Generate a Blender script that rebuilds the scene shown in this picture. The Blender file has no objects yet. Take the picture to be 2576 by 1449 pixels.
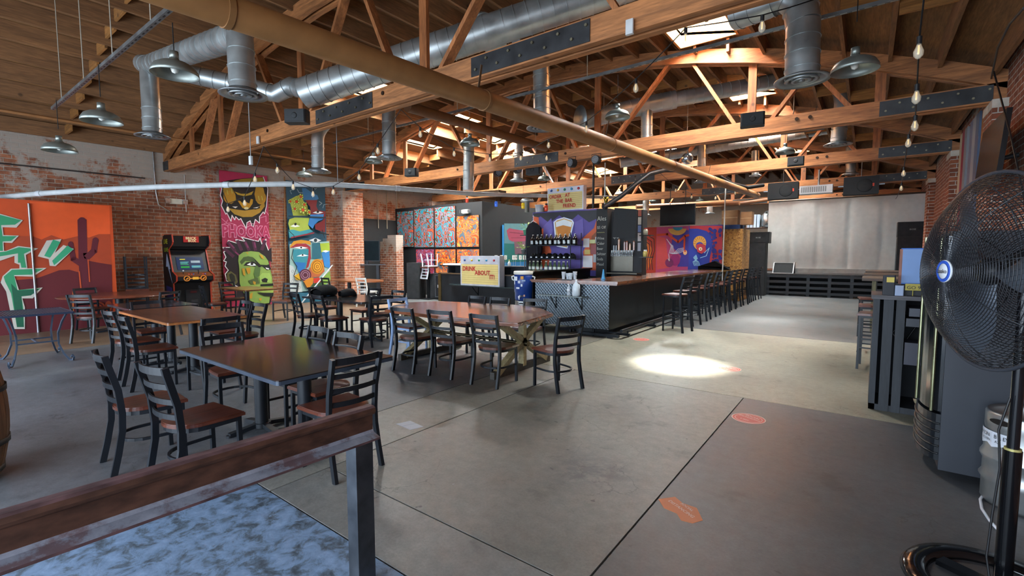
import bpy, math, random
from mathutils import Vector as V, Matrix
from mathutils.geometry import tessellate_polygon
random.seed(7)
S = bpy.context.scene
COL = S.collection
PI = math.pi
# ------------------------------------------------------------------ camera frame
CAMH = 1.6
CX, CY = 1288.0, 724.5
def _frame(v1, v2):
    a = (v1[0]-CX, -(v1[1]-CY)); b = (v2[0]-CX, -(v2[1]-CY))
    f = math.sqrt(-(a[0]*b[0]+a[1]*b[1]))
    Yv = V((a[0], a[1], -f)).normalized()
    Xv = -V((b[0], b[1], -f)).normalized()
    Xv = (Xv-Yv*Xv.dot(Yv)).normalized()
    return f, Matrix((Xv, Yv, Xv.cross(Yv)))
FL, RM = _frame((2183, 637), (-280, 640))
CP = V((0, 0, CAMH))
def ray(px, py): return RM @ V((px-CX, -(py-CY), -FL))
def onz(px, py, z=0):
    d = ray(px, py); return CP+d*((z-CAMH)/d.z)
def onx(px, py, x):
    d = ray(px, py); return CP+d*(x/d.x)
def ony(px, py, y):
    d = ray(px, py); return CP+d*(y/d.y)
def at(px, py, dep): return CP+ray(px, py)*(dep/FL)
cam = bpy.data.cameras.new('camera'); co = bpy.data.objects.new('camera', cam); COL.objects.link(co)
co.matrix_world = Matrix.Translation(CP) @ RM.to_4x4()
cam.sensor_width = 36; cam.lens = FL*36/2576; cam.clip_start = .05; cam.clip_end = 200
S.camera = co
# ------------------------------------------------------------------ colours, materials
def lin(h):
    if not isinstance(h, str): return tuple(h)
    h = h.lstrip('#'); o = []
    for i in (0, 2, 4):
        c = int(h[i:i+2], 16)/255
        o.append(c/12.92 if c <= .04045 else ((c+.055)/1.055)**2.4)
    return tuple(o)
MATS = {}
def newmat(name):
    m = bpy.data.materials.new(name); m.use_nodes = True
    return m, m.node_tree.nodes, m.node_tree.links, m.node_tree.nodes['Principled BSDF']
def mul_noise(N, L, src, scale, lo, hi, coord='Object', sc=(1, 1, 1), detail=4, dist=0):
    tc = N.new('ShaderNodeTexCoord'); mp = N.new('ShaderNodeMapping'); mp.inputs['Scale'].default_value = sc
    L.new(tc.outputs[coord], mp.inputs['Vector'])
    nz = N.new('ShaderNodeTexNoise'); nz.inputs['Scale'].default_value = scale; nz.inputs['Detail'].default_value = detail
    nz.inputs['Distortion'].default_value = dist
    L.new(mp.outputs[0], nz.inputs['Vector'])
    mr = N.new('ShaderNodeMapRange'); mr.inputs[1].default_value = .3; mr.inputs[2].default_value = .7
    mr.inputs[3].default_value = lo; mr.inputs[4].default_value = hi
    L.new(nz.outputs['Fac'], mr.inputs[0])
    mx = N.new('ShaderNodeVectorMath'); mx.operation = 'SCALE'
    L.new(src, mx.inputs[0]); L.new(mr.outputs[0], mx.inputs['Scale'])
    return mx.outputs[0], nz.outputs['Fac'], mp.outputs[0]
def attr(N):
    a = N.new('ShaderNodeAttribute'); a.attribute_name = 'Col'; return a.outputs['Color']
def paint(rough=.5, metal=0., emit=0., var=.12, spec=.5, coat=0.):
    k = ('p', rough, metal, emit, var, spec, coat)
    if k in MATS: return MATS[k]
    m, N, L, B = newmat('paint_r%02d_m%02d%s' % (rough*100, metal*100, '_lit' if emit else ''))
    c = attr(N)
    if var: c, f, _ = mul_noise(N, L, c, 6, 1-var, 1+var)
    L.new(c, B.inputs['Base Color']); B.inputs['Roughness'].default_value = rough; B.inputs['Metallic'].default_value = metal
    B.inputs['Specular IOR Level'].default_value = spec
    if coat: B.inputs['Coat Weight'].default_value = coat; B.inputs['Coat Roughness'].default_value = .08
    if emit: L.new(c, B.inputs['Emission Color']); B.inputs['Emission Strength'].default_value = emit
    MATS[k] = m; return m
def wood(sc=(1, 12, 12), rough=.6, lo=.55, hi=1.35, scale=1.6, coat=0.):
    k = ('w', sc, rough, lo, hi, scale, coat)
    if k in MATS: return MATS[k]
    m, N, L, B = newmat('wood_grain')
    c, f, _ = mul_noise(N, L, attr(N), scale, lo, hi, sc=sc, detail=6, dist=.6)
    c, f2, _ = mul_noise(N, L, c, .9, .85, 1.15)
    c, f3, _ = mul_noise(N, L, c, scale*4.5, .72, 1.22, sc=sc, detail=8)
    kn = N.new('ShaderNodeTexVoronoi'); kn.inputs['Scale'].default_value = 2.2; ktc = N.new('ShaderNodeTexCoord'); L.new(ktc.outputs['Object'], kn.inputs['Vector'])
    kr = N.new('ShaderNodeMapRange'); kr.inputs[1].default_value = .05; kr.inputs[2].default_value = .1; kr.inputs[3].default_value = .45; kr.inputs[4].default_value = 1; L.new(kn.outputs['Distance'], kr.inputs[0])
    ks = N.new('ShaderNodeVectorMath'); ks.operation = 'SCALE'; L.new(c, ks.inputs[0]); L.new(kr.outputs[0], ks.inputs['Scale']); c = ks.outputs[0]
    L.new(c, B.inputs['Base Color']); B.inputs['Roughness'].default_value = rough
    if coat: B.inputs['Coat Weight'].default_value = coat; B.inputs['Coat Roughness'].default_value = .12
    bp = N.new('ShaderNodeBump'); bp.inputs['Strength'].default_value = .25; bp.inputs['Distance'].default_value = .01
    L.new(f, bp.inputs['Height']); L.new(bp.outputs[0], B.inputs['Normal'])
    MATS[k] = m; return m
def metal(rough=.32, lo=.6, hi=1.15, scale=5, amt=.95):
    k = ('m', rough, lo, hi, scale, amt)
    if k in MATS: return MATS[k]
    m, N, L, B = newmat('worn_metal')
    c, f, _ = mul_noise(N, L, attr(N), scale, lo, hi, detail=6)
    L.new(c, B.inputs['Base Color']); B.inputs['Metallic'].default_value = amt
    mr = N.new('ShaderNodeMapRange'); mr.inputs[3].default_value = rough-.1; mr.inputs[4].default_value = rough+.2
    L.new(f, mr.inputs[0]); L.new(mr.outputs[0], B.inputs['Roughness'])
    MATS[k] = m; return m
def glass(col=(1, 1, 1), rough=.02, alpha=.25):
    k = ('g', col, rough, alpha)
    if k in MATS: return MATS[k]
    m, N, L, B = newmat('clear_glass')
    B.inputs['Base Color'].default_value = (*col, 1); B.inputs['Roughness'].default_value = rough
    B.inputs['Alpha'].default_value = alpha; B.inputs['Specular IOR Level'].default_value = .8
    MATS[k] = m; return m
def ramp(N, stops, mode='CONSTANT'):
    r = N.new('ShaderNodeValToRGB'); e = r.color_ramp; e.interpolation = mode
    while len(e.elements) < len(stops): e.elements.new(.5)
    for el, (p, c) in zip(e.elements, stops):
        el.position = p; el.color = (*lin(c), 1)
    return r
def swirl(name, cols, scale, lines='#221020', dist=2.2):
    m, N, L, B = newmat(name)
    tc = N.new('ShaderNodeTexCoord')
    nz = N.new('ShaderNodeTexNoise'); nz.inputs['Scale'].default_value = scale; nz.inputs['Detail'].default_value = 1.2
    nz.inputs['Distortion'].default_value = dist
    L.new(tc.outputs['Object'], nz.inputs['Vector'])
    st = [(0, cols[0])]; n = len(cols); lo, hi = .36, .66
    for i in range(1, n):
        p = lo+(hi-lo)*i/n
        st += [(p, lines if lines else cols[i]), (p+.006, cols[i])]
    r = ramp(N, st); L.new(nz.outputs['Fac'], r.inputs[0]); L.new(r.outputs[0], B.inputs['Base Color'])
    B.inputs['Roughness'].default_value = .5
    return m
def brick(name, c1, c2, mortar, coord='yz', white=0., wz=3.3, rowh=.09, bw=.265):
    m, N, L, B = newmat(name)
    tc = N.new('ShaderNodeTexCoord'); sp = N.new('ShaderNodeSeparateXYZ'); cb = N.new('ShaderNodeCombineXYZ')
    L.new(tc.outputs['Object'], sp.inputs[0])
    sxy = N.new('ShaderNodeMath'); sxy.operation = 'ADD'; L.new(sp.outputs[0], sxy.inputs[0]); L.new(sp.outputs[1], sxy.inputs[1]); L.new(sxy.outputs[0], cb.inputs[0]); L.new(sp.outputs[2], cb.inputs[1])
    # wobble
    nz = N.new('ShaderNodeTexNoise'); nz.inputs['Scale'].default_value = 2.2; nz.inputs['Detail'].default_value = 3
    L.new(tc.outputs['Object'], nz.inputs['Vector'])
    va = N.new('ShaderNodeVectorMath'); va.operation = 'MULTIPLY_ADD'
    va.inputs[1].default_value = (.02, .02, 0); L.new(nz.outputs['Color'], va.inputs[0]); L.new(cb.outputs[0], va.inputs[2])
    bt = N.new('ShaderNodeTexBrick'); bt.inputs['Scale'].default_value = 1
    bt.inputs['Brick Width'].default_value = bw; bt.inputs['Row Height'].default_value = rowh
    bt.inputs['Mortar Size'].default_value = .008; bt.inputs['Mortar Smooth'].default_value = .3; bt.inputs['Bias'].default_value = -.1
    bt.inputs['Color1'].default_value = (*lin(c1), 1); bt.inputs['Color2'].default_value = (*lin(c2), 1)
    bt.inputs['Mortar'].default_value = (*lin(mortar), 1)
    L.new(va.outputs[0], bt.inputs['Vector'])
    c, f, _ = mul_noise(N, L, bt.outputs['Color'], 9, .7, 1.25, detail=5)
    # pale old whitewash, more of it high up
    n2 = N.new('ShaderNodeTexNoise'); n2.inputs['Scale'].default_value = 1.1; n2.inputs['Detail'].default_value = 9; n2.inputs['Roughness'].default_value = .7
    L.new(tc.outputs['Object'], n2.inputs['Vector'])
    mz = N.new('ShaderNodeMapRange'); mz.inputs[1].default_value = wz-.7; mz.inputs[2].default_value = wz+.7
    mz.inputs[3].default_value = -.13; mz.inputs[4].default_value = .12
    L.new(sp.outputs[2], mz.inputs[0])
    ad = N.new('ShaderNodeMath'); ad.operation = 'ADD'; L.new(n2.outputs['Fac'], ad.inputs[0]); L.new(mz.outputs[0], ad.inputs[1])
    mr = N.new('ShaderNodeMapRange'); mr.inputs[1].default_value = .56-white*.12; mr.inputs[2].default_value = .62-white*.12
    mr.inputs[3].default_value = 0; mr.inputs[4].default_value = .8
    L.new(ad.outputs[0], mr.inputs[0])
    mx = N.new('ShaderNodeMix'); mx.data_type = 'RGBA'
    L.new(mr.outputs[0], mx.inputs['Factor']); L.new(c, mx.inputs['A']); mx.inputs['B'].default_value = (*lin('#a59c90'), 1)
    L.new(mx.outputs['Result'], B.inputs['Base Color']); B.inputs['Roughness'].default_value = .9
    bp = N.new('ShaderNodeBump'); bp.inputs['Strength'].default_value = .6; bp.inputs['Distance'].default_value = .012; bp.invert = True
    L.new(bt.outputs['Fac'], bp.inputs['Height']); L.new(bp.outputs[0], B.inputs['Normal'])
    return m
# ------------------------------------------------------------------ mesh building
class MB:
    def __init__(s, c='#888888'):
        s.v = []; s.f = []; s.fc = []; s.fm = []; s.fs = []; s.c = lin(c); s.m = 0; s.T = Matrix(); s.sm = False
    def col(s, c): s.c = lin(c); return s
    def add(s, vs, fs, smooth=False):
        b = len(s.v); s.v += [s.T @ V(p) for p in vs]
        for f in fs:
            s.f.append([b+i for i in f]); s.fc.append(s.c); s.fm.append(s.m); s.fs.append(smooth)
        return s
    def box(s, x0, x1, y0, y1, z0, z1):
        vs = [(x, y, z) for z in (z0, z1) for y in (y0, y1) for x in (x0, x1)]
        return s.add(vs, [(0, 2, 3, 1), (4, 5, 7, 6), (0, 1, 5, 4), (2, 6, 7, 3), (0, 4, 6, 2), (1, 3, 7, 5)])
    def rbox(s, x0, x1, y0, y1, z0, z1, r=.02, n=3):   # rounded plan corners
        pts = []
        for cx, cy, a0 in ((x1-r, y1-r, 0), (x0+r, y1-r, PI/2), (x0+r, y0+r, PI), (x1-r, y0+r, 1.5*PI)):
            for i in range(n+1):
                a = a0+PI/2*i/n; pts.append((cx+r*math.cos(a), cy+r*math.sin(a)))
        return s.prism(pts, z0, z1)
    def prism(s, pts, z0, z1, inset=0):
        n = len(pts); vs = [(x, y, z0) for x, y in pts]+[(x, y, z1) for x, y in pts]
        fs = [(i, (i+1) % n, n+(i+1) % n, n+i) for i in range(n)]
        tr = tessellate_polygon([[V((x, y, 0)) for x, y in pts]])
        fs += [tuple(n+i for i in t) for t in tr]+[tuple(reversed(t)) for t in tr]
        return s.add(vs, fs)
    def ext(s, pts, d):     # extrude a planar 3D polygon along d
        n = len(pts); d = V(d); pts = [V(p) for p in pts]
        vs = pts+[p+d for p in pts]; fs = [(i, (i+1) % n, n+(i+1) % n, n+i) for i in range(n)]
        nrm = (pts[1]-pts[0]).cross(pts[2]-pts[1])
        tr = tessellate_polygon([pts])
        return s.add(vs, fs+[tuple(n+i for i in t) for t in tr]+[tuple(reversed(t)) for t in tr])
    def bar(s, p0, p1, w, h, up=(0, 0, 1)):
        p0 = V(p0); p1 = V(p1); d = (p1-p0).normalized(); up = V(up)
        if abs(d.dot(up)) > .98: up = V((0, 1, 0))
        r = d.cross(up).normalized(); u = r.cross(d)
        vs = [p+r*a*w/2+u*b*h/2 for p in (p0, p1) for a, b in ((-1, -1), (1, -1), (1, 1), (-1, 1))]
        return s.add(vs, [(0, 1, 2, 3), (7, 6, 5, 4), (0, 4, 5, 1), (1, 5, 6, 2), (2, 6, 7, 3), (3, 7, 4, 0)])
    def path(s, pts, w, h, up=(0, 0, 1)):     # rectangular section swept along a path
        pts = [V(p) for p in pts]; n = len(pts); vs = []; up = V(up)
        for i in range(n):
            d = (pts[min(i+1, n-1)]-pts[max(i-1, 0)]).normalized()
            r = d.cross(up).normalized(); u = r.cross(d)
            vs += [pts[i]+r*a*w/2+u*b*h/2 for a, b in ((-1, -1), (1, -1), (1, 1), (-1, 1))]
        fs = [(0, 1, 2, 3), tuple(4*(n-1)+i for i in (3, 2, 1, 0))]
        for i in range(n-1):
            for k in range(4):
                a = 4*i+k; b = 4*i+(k+1) % 4; fs.append((a, a+4, b+4, b))
        return s.add(vs, fs)
    def tube(s, pts, r, n=8, closed=False, rr=None):
        pts = [V(p) for p in pts]; m = len(pts); vs = []; fs = []
        u = None
        for i in range(m):
            if closed: d = (pts[(i+1) % m]-pts[i-1]).normalized()
            else: d = (pts[min(i+1, m-1)]-pts[max(i-1, 0)]).normalized()
            if u is None:
                a = V((0, 0, 1)) if abs(d.z) < .9 else V((1, 0, 0)); u = d.cross(a).normalized()
            else: u = (u-d*u.dot(d)).normalized()
            w = d.cross(u); ri = rr[i] if rr else r
            vs += [pts[i]+(u*math.cos(2*PI*k/n)+w*math.sin(2*PI*k/n))*ri for k in range(n)]
        for i in range(m if closed else m-1):
            for k in range(n):
                a = i*n+k; b = i*n+(k+1) % n; c = ((i+1) % m)*n
                fs.append((a, b, c+(k+1) % n, c+k))
        s.add(vs, fs, True)
        if not closed: s.add(vs[:n], [tuple(reversed(range(n)))]); s.add(vs[-n:], [tuple(range(n))])
        return s
    def cyl(s, p0, p1, r, r1=None, n=16): return s.tube([p0, p1], r, n, rr=[r, r if r1 is None else r1])
    def lathe(s, prof, c=(0, 0, 0), n=24, axis=None, smooth=True):
        vs = []; fs = []; c = V(c); m = len(prof)
        if axis is None: X, Y_, Z = V((1, 0, 0)), V((0, 1, 0)), V((0, 0, 1))
        else:
            Z = V(axis).normalized(); X = Z.cross(V((0, 0, 1)) if abs(Z.z) < .9 else V((1, 0, 0))).normalized(); Y_ = Z.cross(X)
        for r, z in prof:
            for k in range(n):
                a = 2*PI*k/n; vs.append(c+X*(r*math.cos(a))+Y_*(r*math.sin(a))+Z*z)
        for i in range(m-1):
            for k in range(n):
                fs.append((i*n+k, i*n+(k+1) % n, (i+1)*n+(k+1) % n, (i+1)*n+k))
        if prof[0][0] > .002: fs.append(tuple(reversed(range(n))))
        if prof[-1][0] > .002: fs.append(tuple((m-1)*n+k for k in range(n)))
        return s.add(vs, fs, smooth)
    def shell(s, prof, c=(0, 0, 0), n=24, axis=None):   # open lathe, no caps
        k = len(s.f); s.lathe(prof, c, n, axis)
        q = [i for i in range(k, len(s.f)) if len(s.f[i]) > 4 or (n <= 4)]
        for i in reversed(q): del s.f[i], s.fc[i], s.fm[i], s.fs[i]
        return s
    def ball(s, c, r, n=12, sz=1):
        return s.lathe([(max(1e-4, r*math.sin(PI*i/(n//2+2))), -r*sz*math.cos(PI*i/(n//2+2))) for i in range(n//2+3)], c, n)
    def text(s, body, o, u, v, h, c=None, align='LEFT', depth=.003, wfac=1., bold=0.):
        if c is not None: s.c = lin(c)
        cu = bpy.data.curves.new('t', 'FONT'); cu.body = body; cu.size = 1; cu.align_x = align; cu.resolution_u = 2; cu.offset = bold
        ob = bpy.data.objects.new('t', cu); COL.objects.link(ob)
        dg = bpy.context.evaluated_depsgraph_get(); me = bpy.data.meshes.new_from_object(ob.evaluated_get(dg))
        o = V(o); u = V(u).normalized(); v = V(v).normalized(); n = u.cross(v)
        vs = [o+u*(p.co.x*h*wfac)+v*(p.co.y*h)+n*depth for p in me.vertices]
        s.add(vs, [tuple(p.vertices) for p in me.polygons])
        bpy.data.objects.remove(ob); bpy.data.meshes.remove(me); bpy.data.curves.remove(cu)
        return s
    def build(s, name, mats=None, parent=None, loc=None, rz=0, mesh_only=False):
        me = bpy.data.meshes.new(name); me.from_pydata([tuple(p) for p in s.v], [], s.f)
        mats = mats if isinstance(mats, (list, tuple)) else [mats or paint()]
        for m in mats: me.materials.append(m)
        if s.f:
            ca = me.color_attributes.new('Col', 'FLOAT_COLOR', 'CORNER')
            dat = []
            for p, c in zip(me.polygons, s.fc): dat += [c[0], c[1], c[2], 1.0]*p.loop_total
            ca.data.foreach_set('color', dat)
            me.polygons.foreach_set('material_index', s.fm); me.polygons.foreach_set('use_smooth', s.fs)
        me.update()
        o = bpy.data.objects.new(name, me); COL.objects.link(o)
        if parent: o.parent = parent
        if loc is not None: o.location = loc
        o.rotation_euler = (0, 0, rz)
        return o
def tag(o, label=None, cat=None, group=None, kind=None):
    if label: o['label'] = label
    if cat: o['category'] = cat
    if group: o['group'] = group
    if kind: o['kind'] = kind
    return o
def thing(name, label, cat, loc=(0, 0, 0), rz=0, group=None):
    o = bpy.data.objects.new(name, None); COL.objects.link(o); o.location = loc; o.rotation_euler = (0, 0, rz)
    return tag(o, label, cat, group)
def dup(root, loc, rz=0, label=None, group=None, parent=None):
    r = root.copy(); COL.objects.link(r); r.parent = parent
    if parent is None:
        r.location = loc; r.rotation_euler = (r.rotation_euler[0], r.rotation_euler[1], rz)
        if label: r['label'] = label
        if group: r['group'] = group
    for ch in list(root.children): dup(ch, None, parent=r)
    return r
def struct(o): o['kind'] = 'structure'; return o
class Paint:      # flat painted shapes on a panel; to3 maps photo-traced points on to the panel plane
    def __init__(s, to3, n, ox=0, oy=0, sc=1., step=.0012):
        s.mb = MB(); s.to3 = to3; s.n = V(n); s.k = 1; s.ox, s.oy, s.sc = ox, oy, sc; s.step = step
    def crop(s, ox, oy, sc): s.ox, s.oy, s.sc = ox, oy, sc; return s
    def P(s, p): return s.to3(s.ox+p[0]/s.sc, s.oy+p[1]/s.sc)
    def poly(s, pts, c):
        q = [s.P(p)+s.n*s.step*s.k for p in pts]; s.k += 1
        s.mb.col(c); tr = tessellate_polygon([q])
        s.mb.add(q, [tuple(t) for t in tr]); return s
    def line(s, pts, w, c, closed=False):
        s.mb.col(c)
        if closed: pts = list(pts)+[pts[0]]
        for a, b in zip(pts, pts[1:]):
            dx, dy = b[0]-a[0], b[1]-a[1]; l = math.hypot(dx, dy) or 1; dx /= l; dy /= l; h = w/2
            q = [(a[0]-dx*h*.6-dy*h, a[1]-dy*h*.6+dx*h), (b[0]+dx*h*.6-dy*h, b[1]+dy*h*.6+dx*h), (b[0]+dx*h*.6+dy*h, b[1]+dy*h*.6-dx*h), (a[0]-dx*h*.6+dy*h, a[1]-dy*h*.6-dx*h)]
            s.mb.add([s.P(p)+s.n*s.step*s.k for p in q], [(0, 1, 2, 3)])
        s.k += 1; return s
    def ell(s, cx, cy, rx, ry, c, rot=0, n=20, a0=0, a1=2*PI):
        r = math.radians(rot); pts = []
        full = abs(a1-a0-2*PI) < 1e-6
        for i in range(n if full else n+1):
            a = a0+(a1-a0)*i/n; x, y = rx*math.cos(a), ry*math.sin(a)
            pts.append((cx+x*math.cos(r)-y*math.sin(r), cy+x*math.sin(r)+y*math.cos(r)))
        return s.poly(pts, c)
    def ring(s, cx, cy, rx, ry, w, c, n=20, a0=0, a1=2*PI):
        return s.line([(cx+rx*math.cos(a0+(a1-a0)*i/n), cy+ry*math.sin(a0+(a1-a0)*i/n)) for i in range(n+1)], w, c)
# ================================================================== the setting
XL, XR, YN, YF = -15.0, 1.35, -3.2, 30.0
def roofz(x): return 4.42+1.8*(1-((x+6.85)/8.3)**2)
BR1, BR2, MOR = '#9c6042', '#774631', '#9c9080'
mbrick = brick('old_brick_wall', BR1, BR2, MOR, 'yz', white=.35, wz=3.15)
mbrickx = brick('old_brick_cross_wall', BR1, BR2, MOR, 'xz', white=.5, wz=2.2)
mbrickp = brick('old_brick_pilaster', BR1, BR2, '#b5a898', 'xz', white=.35, wz=3.4)
mbrickr = brick('red_brick_right_wall', '#8f5338', '#703e2c', '#b3aca2', 'yz', wz=3.9)
mbrickrp = brick('red_brick_right_pilaster', '#8f5338', '#703e2c', '#b3aca2', 'xz', wz=3.7)
b = MB('#a2512f'); b.box(XL-.9, XL, YN, 10.0, 0, 4.5); b.box(XL-1.3, XL-.5, 10.0, YF, 0, 4.6)
struct(b.build('wall_left', mbrick))
b = MB('#a2512f'); b.box(XR+.14, XR+.8, YN, YF, 0, 5.2); struct(b.build('wall_right', mbrickr))
b = MB('#8a4a30'); b.box(XL-1.3, XR+.8, YF, YF+.3, 0, 6.6); struct(b.build('wall_back', mbrickx))
# front wall behind the camera with wide open roll-up doorways
b = MB('#7d7468'); b.box(XL-.9, XR+.8, YN-.3, YN, 3.3, 6.8); b.box(XL-.9, -12.5, YN-.3, YN, 0, 3.3); b.box(-7.4, -6.6, YN-.3, YN, 0, 3.3); b.box(.9, XR+.8, YN-.3, YN, 0, 3.3)
struct(b.build('wall_front', paint(.9)))
# brick pilasters that carry the trusses
TY = [4.65, 9.9, 14.1, 18.8, 23.4]
for i, y in enumerate(TY):
    b = MB('#a2512f'); b.box(XL-.6, XL+.42 if i else XL+.02, y-.32, y+.5, 0, 3.78)
    if i in (1, 2): struct(b.build('pilaster_left', mbrickp))
for i, y in enumerate(TY[:4]):
    if i == 0: continue
    b = MB('#a2512f'); b.box(XR-.02, XR+.4, y-.3, y+.35, 0, 3.78); struct(b.build('pilaster_right', mbrickrp))
    b = MB('#b9b2a6'); b.box(XR-.03, XR+.4, y-.31, y+.36, 3.66, 3.78); struct(b.build('trim_%d' % (i+1), paint(.9, var=.2)))
# stepped brick stub wall beside the black room
b = MB('#a2512f')
for x0, x1, z in ((-16.3, -15.25, 2.08), (-15.25, -14.95, 2.2), (-14.95, -14.45, 2.32)): b.box(x0, x1, 11.75, 12.1, 0, z)
struct(b.build('wall_stub', brick('whitewashed_brick', BR1, BR2, '#b5aca0', 'xz', white=.7, wz=1.6)))
# ---------------------------------------------------------------- floor
mf, N, L, B = newmat('worn_concrete')
c, f, _ = mul_noise(N, L, attr(N), .7, .7, 1.22, detail=9, dist=.5)
c, f2, _ = mul_noise(N, L, c, 14, .86, 1.12, detail=6)
tc = N.new('ShaderNodeTexCoord')
vz = N.new('ShaderNodeTexNoise'); vz.inputs['Scale'].default_value = 2.2; vz.inputs['Detail'].default_value = 8; vz.inputs['Roughness'].default_value = .62
L.new(tc.outputs['Object'], vz.inputs['Vector'])
r = ramp(N, [(0, '#2c2d30'), (.33, '#6f7072'), (.40, '#e6e6e6'), (.6, '#ffffff')], 'LINEAR'); L.new(vz.outputs['Fac'], r.inputs[0])
mx = N.new('ShaderNodeMix'); mx.data_type = 'RGBA'; mx.blend_type = 'MULTIPLY'; mx.inputs['Factor'].default_value = .5
L.new(c, mx.inputs['A']); L.new(r.outputs[0], mx.inputs['B'])
def mulmask(N, L, src, fac, colr):
    m_ = N.new('ShaderNodeMix'); m_.data_type = 'RGBA'; L.new(fac, m_.inputs['Factor']); L.new(src, m_.inputs['A']); m_.inputs['B'].default_value = (*lin(colr), 1); return m_.outputs['Result']
def mrange(N, L, src, a, b_, lo, hi):
    q = N.new('ShaderNodeMapRange'); q.inputs[1].default_value = a; q.inputs[2].default_value = b_; q.inputs[3].default_value = lo; q.inputs[4].default_value = hi; L.new(src, q.inputs[0]); return q.outputs[0]
def prod(N, L, a, b_):
    q = N.new('ShaderNodeMath'); q.operation = 'MULTIPLY'; L.new(a, q.inputs[0]); L.new(b_, q.inputs[1]); return q.outputs[0]
def noise(N, L, co_, sc_, det=6, ro=.6):
    q = N.new('ShaderNodeTexNoise'); q.inputs['Scale'].default_value = sc_; q.inputs['Detail'].default_value = det; q.inputs['Roughness'].default_value = ro; L.new(co_, q.inputs['Vector']); return q
cur = mx.outputs['Result']; OB = tc.outputs['Object']
wn = noise(N, L, OB, 2.5); wv = N.new('ShaderNodeVectorMath'); wv.operation = 'MULTIPLY_ADD'; wv.inputs[1].default_value = (.35, .35, .35); L.new(wn.outputs['Color'], wv.inputs[0]); L.new(OB, wv.inputs[2])
vc = N.new('ShaderNodeTexVoronoi'); vc.feature = 'DISTANCE_TO_EDGE'; vc.inputs['Scale'].default_value = 2.6; L.new(wv.outputs[0], vc.inputs['Vector'])
msk = mrange(N, L, noise(N, L, OB, .8, 3).outputs['Fac'], .52, .6, 0, .55)
cur = mulmask(N, L, cur, prod(N, L, mrange(N, L, vc.outputs['Distance'], .004, .012, 1, 0), msk), '#2c2a28')
vs_ = N.new('ShaderNodeTexVoronoi'); vs_.inputs['Scale'].default_value = 5.5; L.new(wv.outputs[0], vs_.inputs['Vector'])
cur = mulmask(N, L, cur, prod(N, L, mrange(N, L, vs_.outputs['Distance'], .05, .09, .75, 0), mrange(N, L, noise(N, L, OB, 3.3, 2).outputs['Fac'], .5, .56, 0, 1)), '#2b2a2b')
cur = mulmask(N, L, cur, mrange(N, L, noise(N, L, OB, 6, 10, .75).outputs['Fac'], .66, .72, 0, .45), '#8f98a8')
fine = noise(N, L, OB, 60, 5, .7); fv = N.new('ShaderNodeVectorMath'); fv.operation = 'SCALE'; L.new(cur, fv.inputs[0]); L.new(mrange(N, L, fine.outputs['Fac'], .3, .7, .82, 1.18), fv.inputs['Scale']); cur = fv.outputs[0]
st_ = N.new('ShaderNodeVectorMath'); st_.operation = 'DISTANCE'; L.new(wv.outputs[0], st_.inputs[0]); st_.inputs[1].default_value = (-1.55+.17, 3.05+.17, .17)
cur = mulmask(N, L, cur, prod(N, L, mrange(N, L, st_.outputs['Value'], .12, .42, .7, 0), mrange(N, L, noise(N, L, OB, 9, 8, .7).outputs['Fac'], .4, .55, .2, 1)), '#303338')
L.new(cur, B.inputs['Base Color'])
rr = N.new('ShaderNodeMapRange'); rr.inputs[3].default_value = .3; rr.inputs[4].default_value = .62; L.new(f, rr.inputs[0]); L.new(rr.outputs[0], B.inputs['Roughness'])
bp = N.new('ShaderNodeBump'); bp.inputs['Strength'].default_value = .12; bp.inputs['Distance'].default_value = .01; L.new(f2, bp.inputs['Height']); L.new(bp.outputs[0], B.inputs['Normal'])
mblue, N, L, B = newmat('worn_pale_blue_floor_paint')
tc = N.new('ShaderNodeTexCoord')
n1 = N.new('ShaderNodeTexNoise'); n1.inputs['Scale'].default_value = 9; n1.inputs['Detail'].default_value = 12; n1.inputs['Roughness'].default_value = .68; n1.inputs['Distortion'].default_value = .4
L.new(tc.outputs['Object'], n1.inputs['Vector'])
r = ramp(N, [(0, '#2d3238'), (.36, '#3c444d'), (.44, '#52606f'), (.50, '#667b94'), (.62, '#7288a4'), (.8, '#8fa0b6')], 'LINEAR'); L.new(n1.outputs['Fac'], r.inputs[0])
c, f, _ = mul_noise(N, L, r.outputs[0], 22, .82, 1.1, detail=6)
L.new(c, B.inputs['Base Color']); B.inputs['Roughness'].default_value = .6
bp = N.new('ShaderNodeBump'); bp.inputs['Strength'].default_value = .3; bp.inputs['Distance'].default_value = .01; L.new(n1.outputs['Fac'], bp.inputs['Height']); L.new(bp.outputs[0], B.inputs['Normal'])
b = MB('#3a3836'); b.box(-17, 3, -30, 34, -.3, -.012)
g = .006
def slab(x0, x1, y0, y1, c, m=0):
    b.c = lin(c); b.m = m; b.box(x0+g, x1-g, y0+g, y1-g, -.2, 0)
slab(-1.03, 1.8, -30, 1.9, '#494b4e'); slab(-1.03, 1.8, 1.9, 5.63, '#47484b')
slab(-3.16, -1.03, 1.9, 5.63, '#6c6a63'); slab(-3.16, -1.03, 1.46, 1.9, '#6f6e6a')
slab(-1.72, -1.03, -30, 1.46, '#727478'); slab(-3.9, -1.72, -1, 1.46, '#9aa9bd', 1)
slab(-3.9, -3.16, 1.46, 5.63, '#7a7872'); slab(-10.7, -3.9, -1, 5.63, '#5f6165')
slab(-10.7, -1.72, -30, -1, '#8b8b8b')
slab(-10.7, -3.9, 5.63, 10.3, '#7a776d'); slab(-3.9, 1.8, 5.63, 10.3, '#7c796b')
slab(-16.4, 1.8, 10.3, 34, '#4e4e4e'); slab(-16.4, -10.7, -30, 10.3, '#7b6450')
b.m = 0
struct(b.build('floor', [mf, mblue]))
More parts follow.
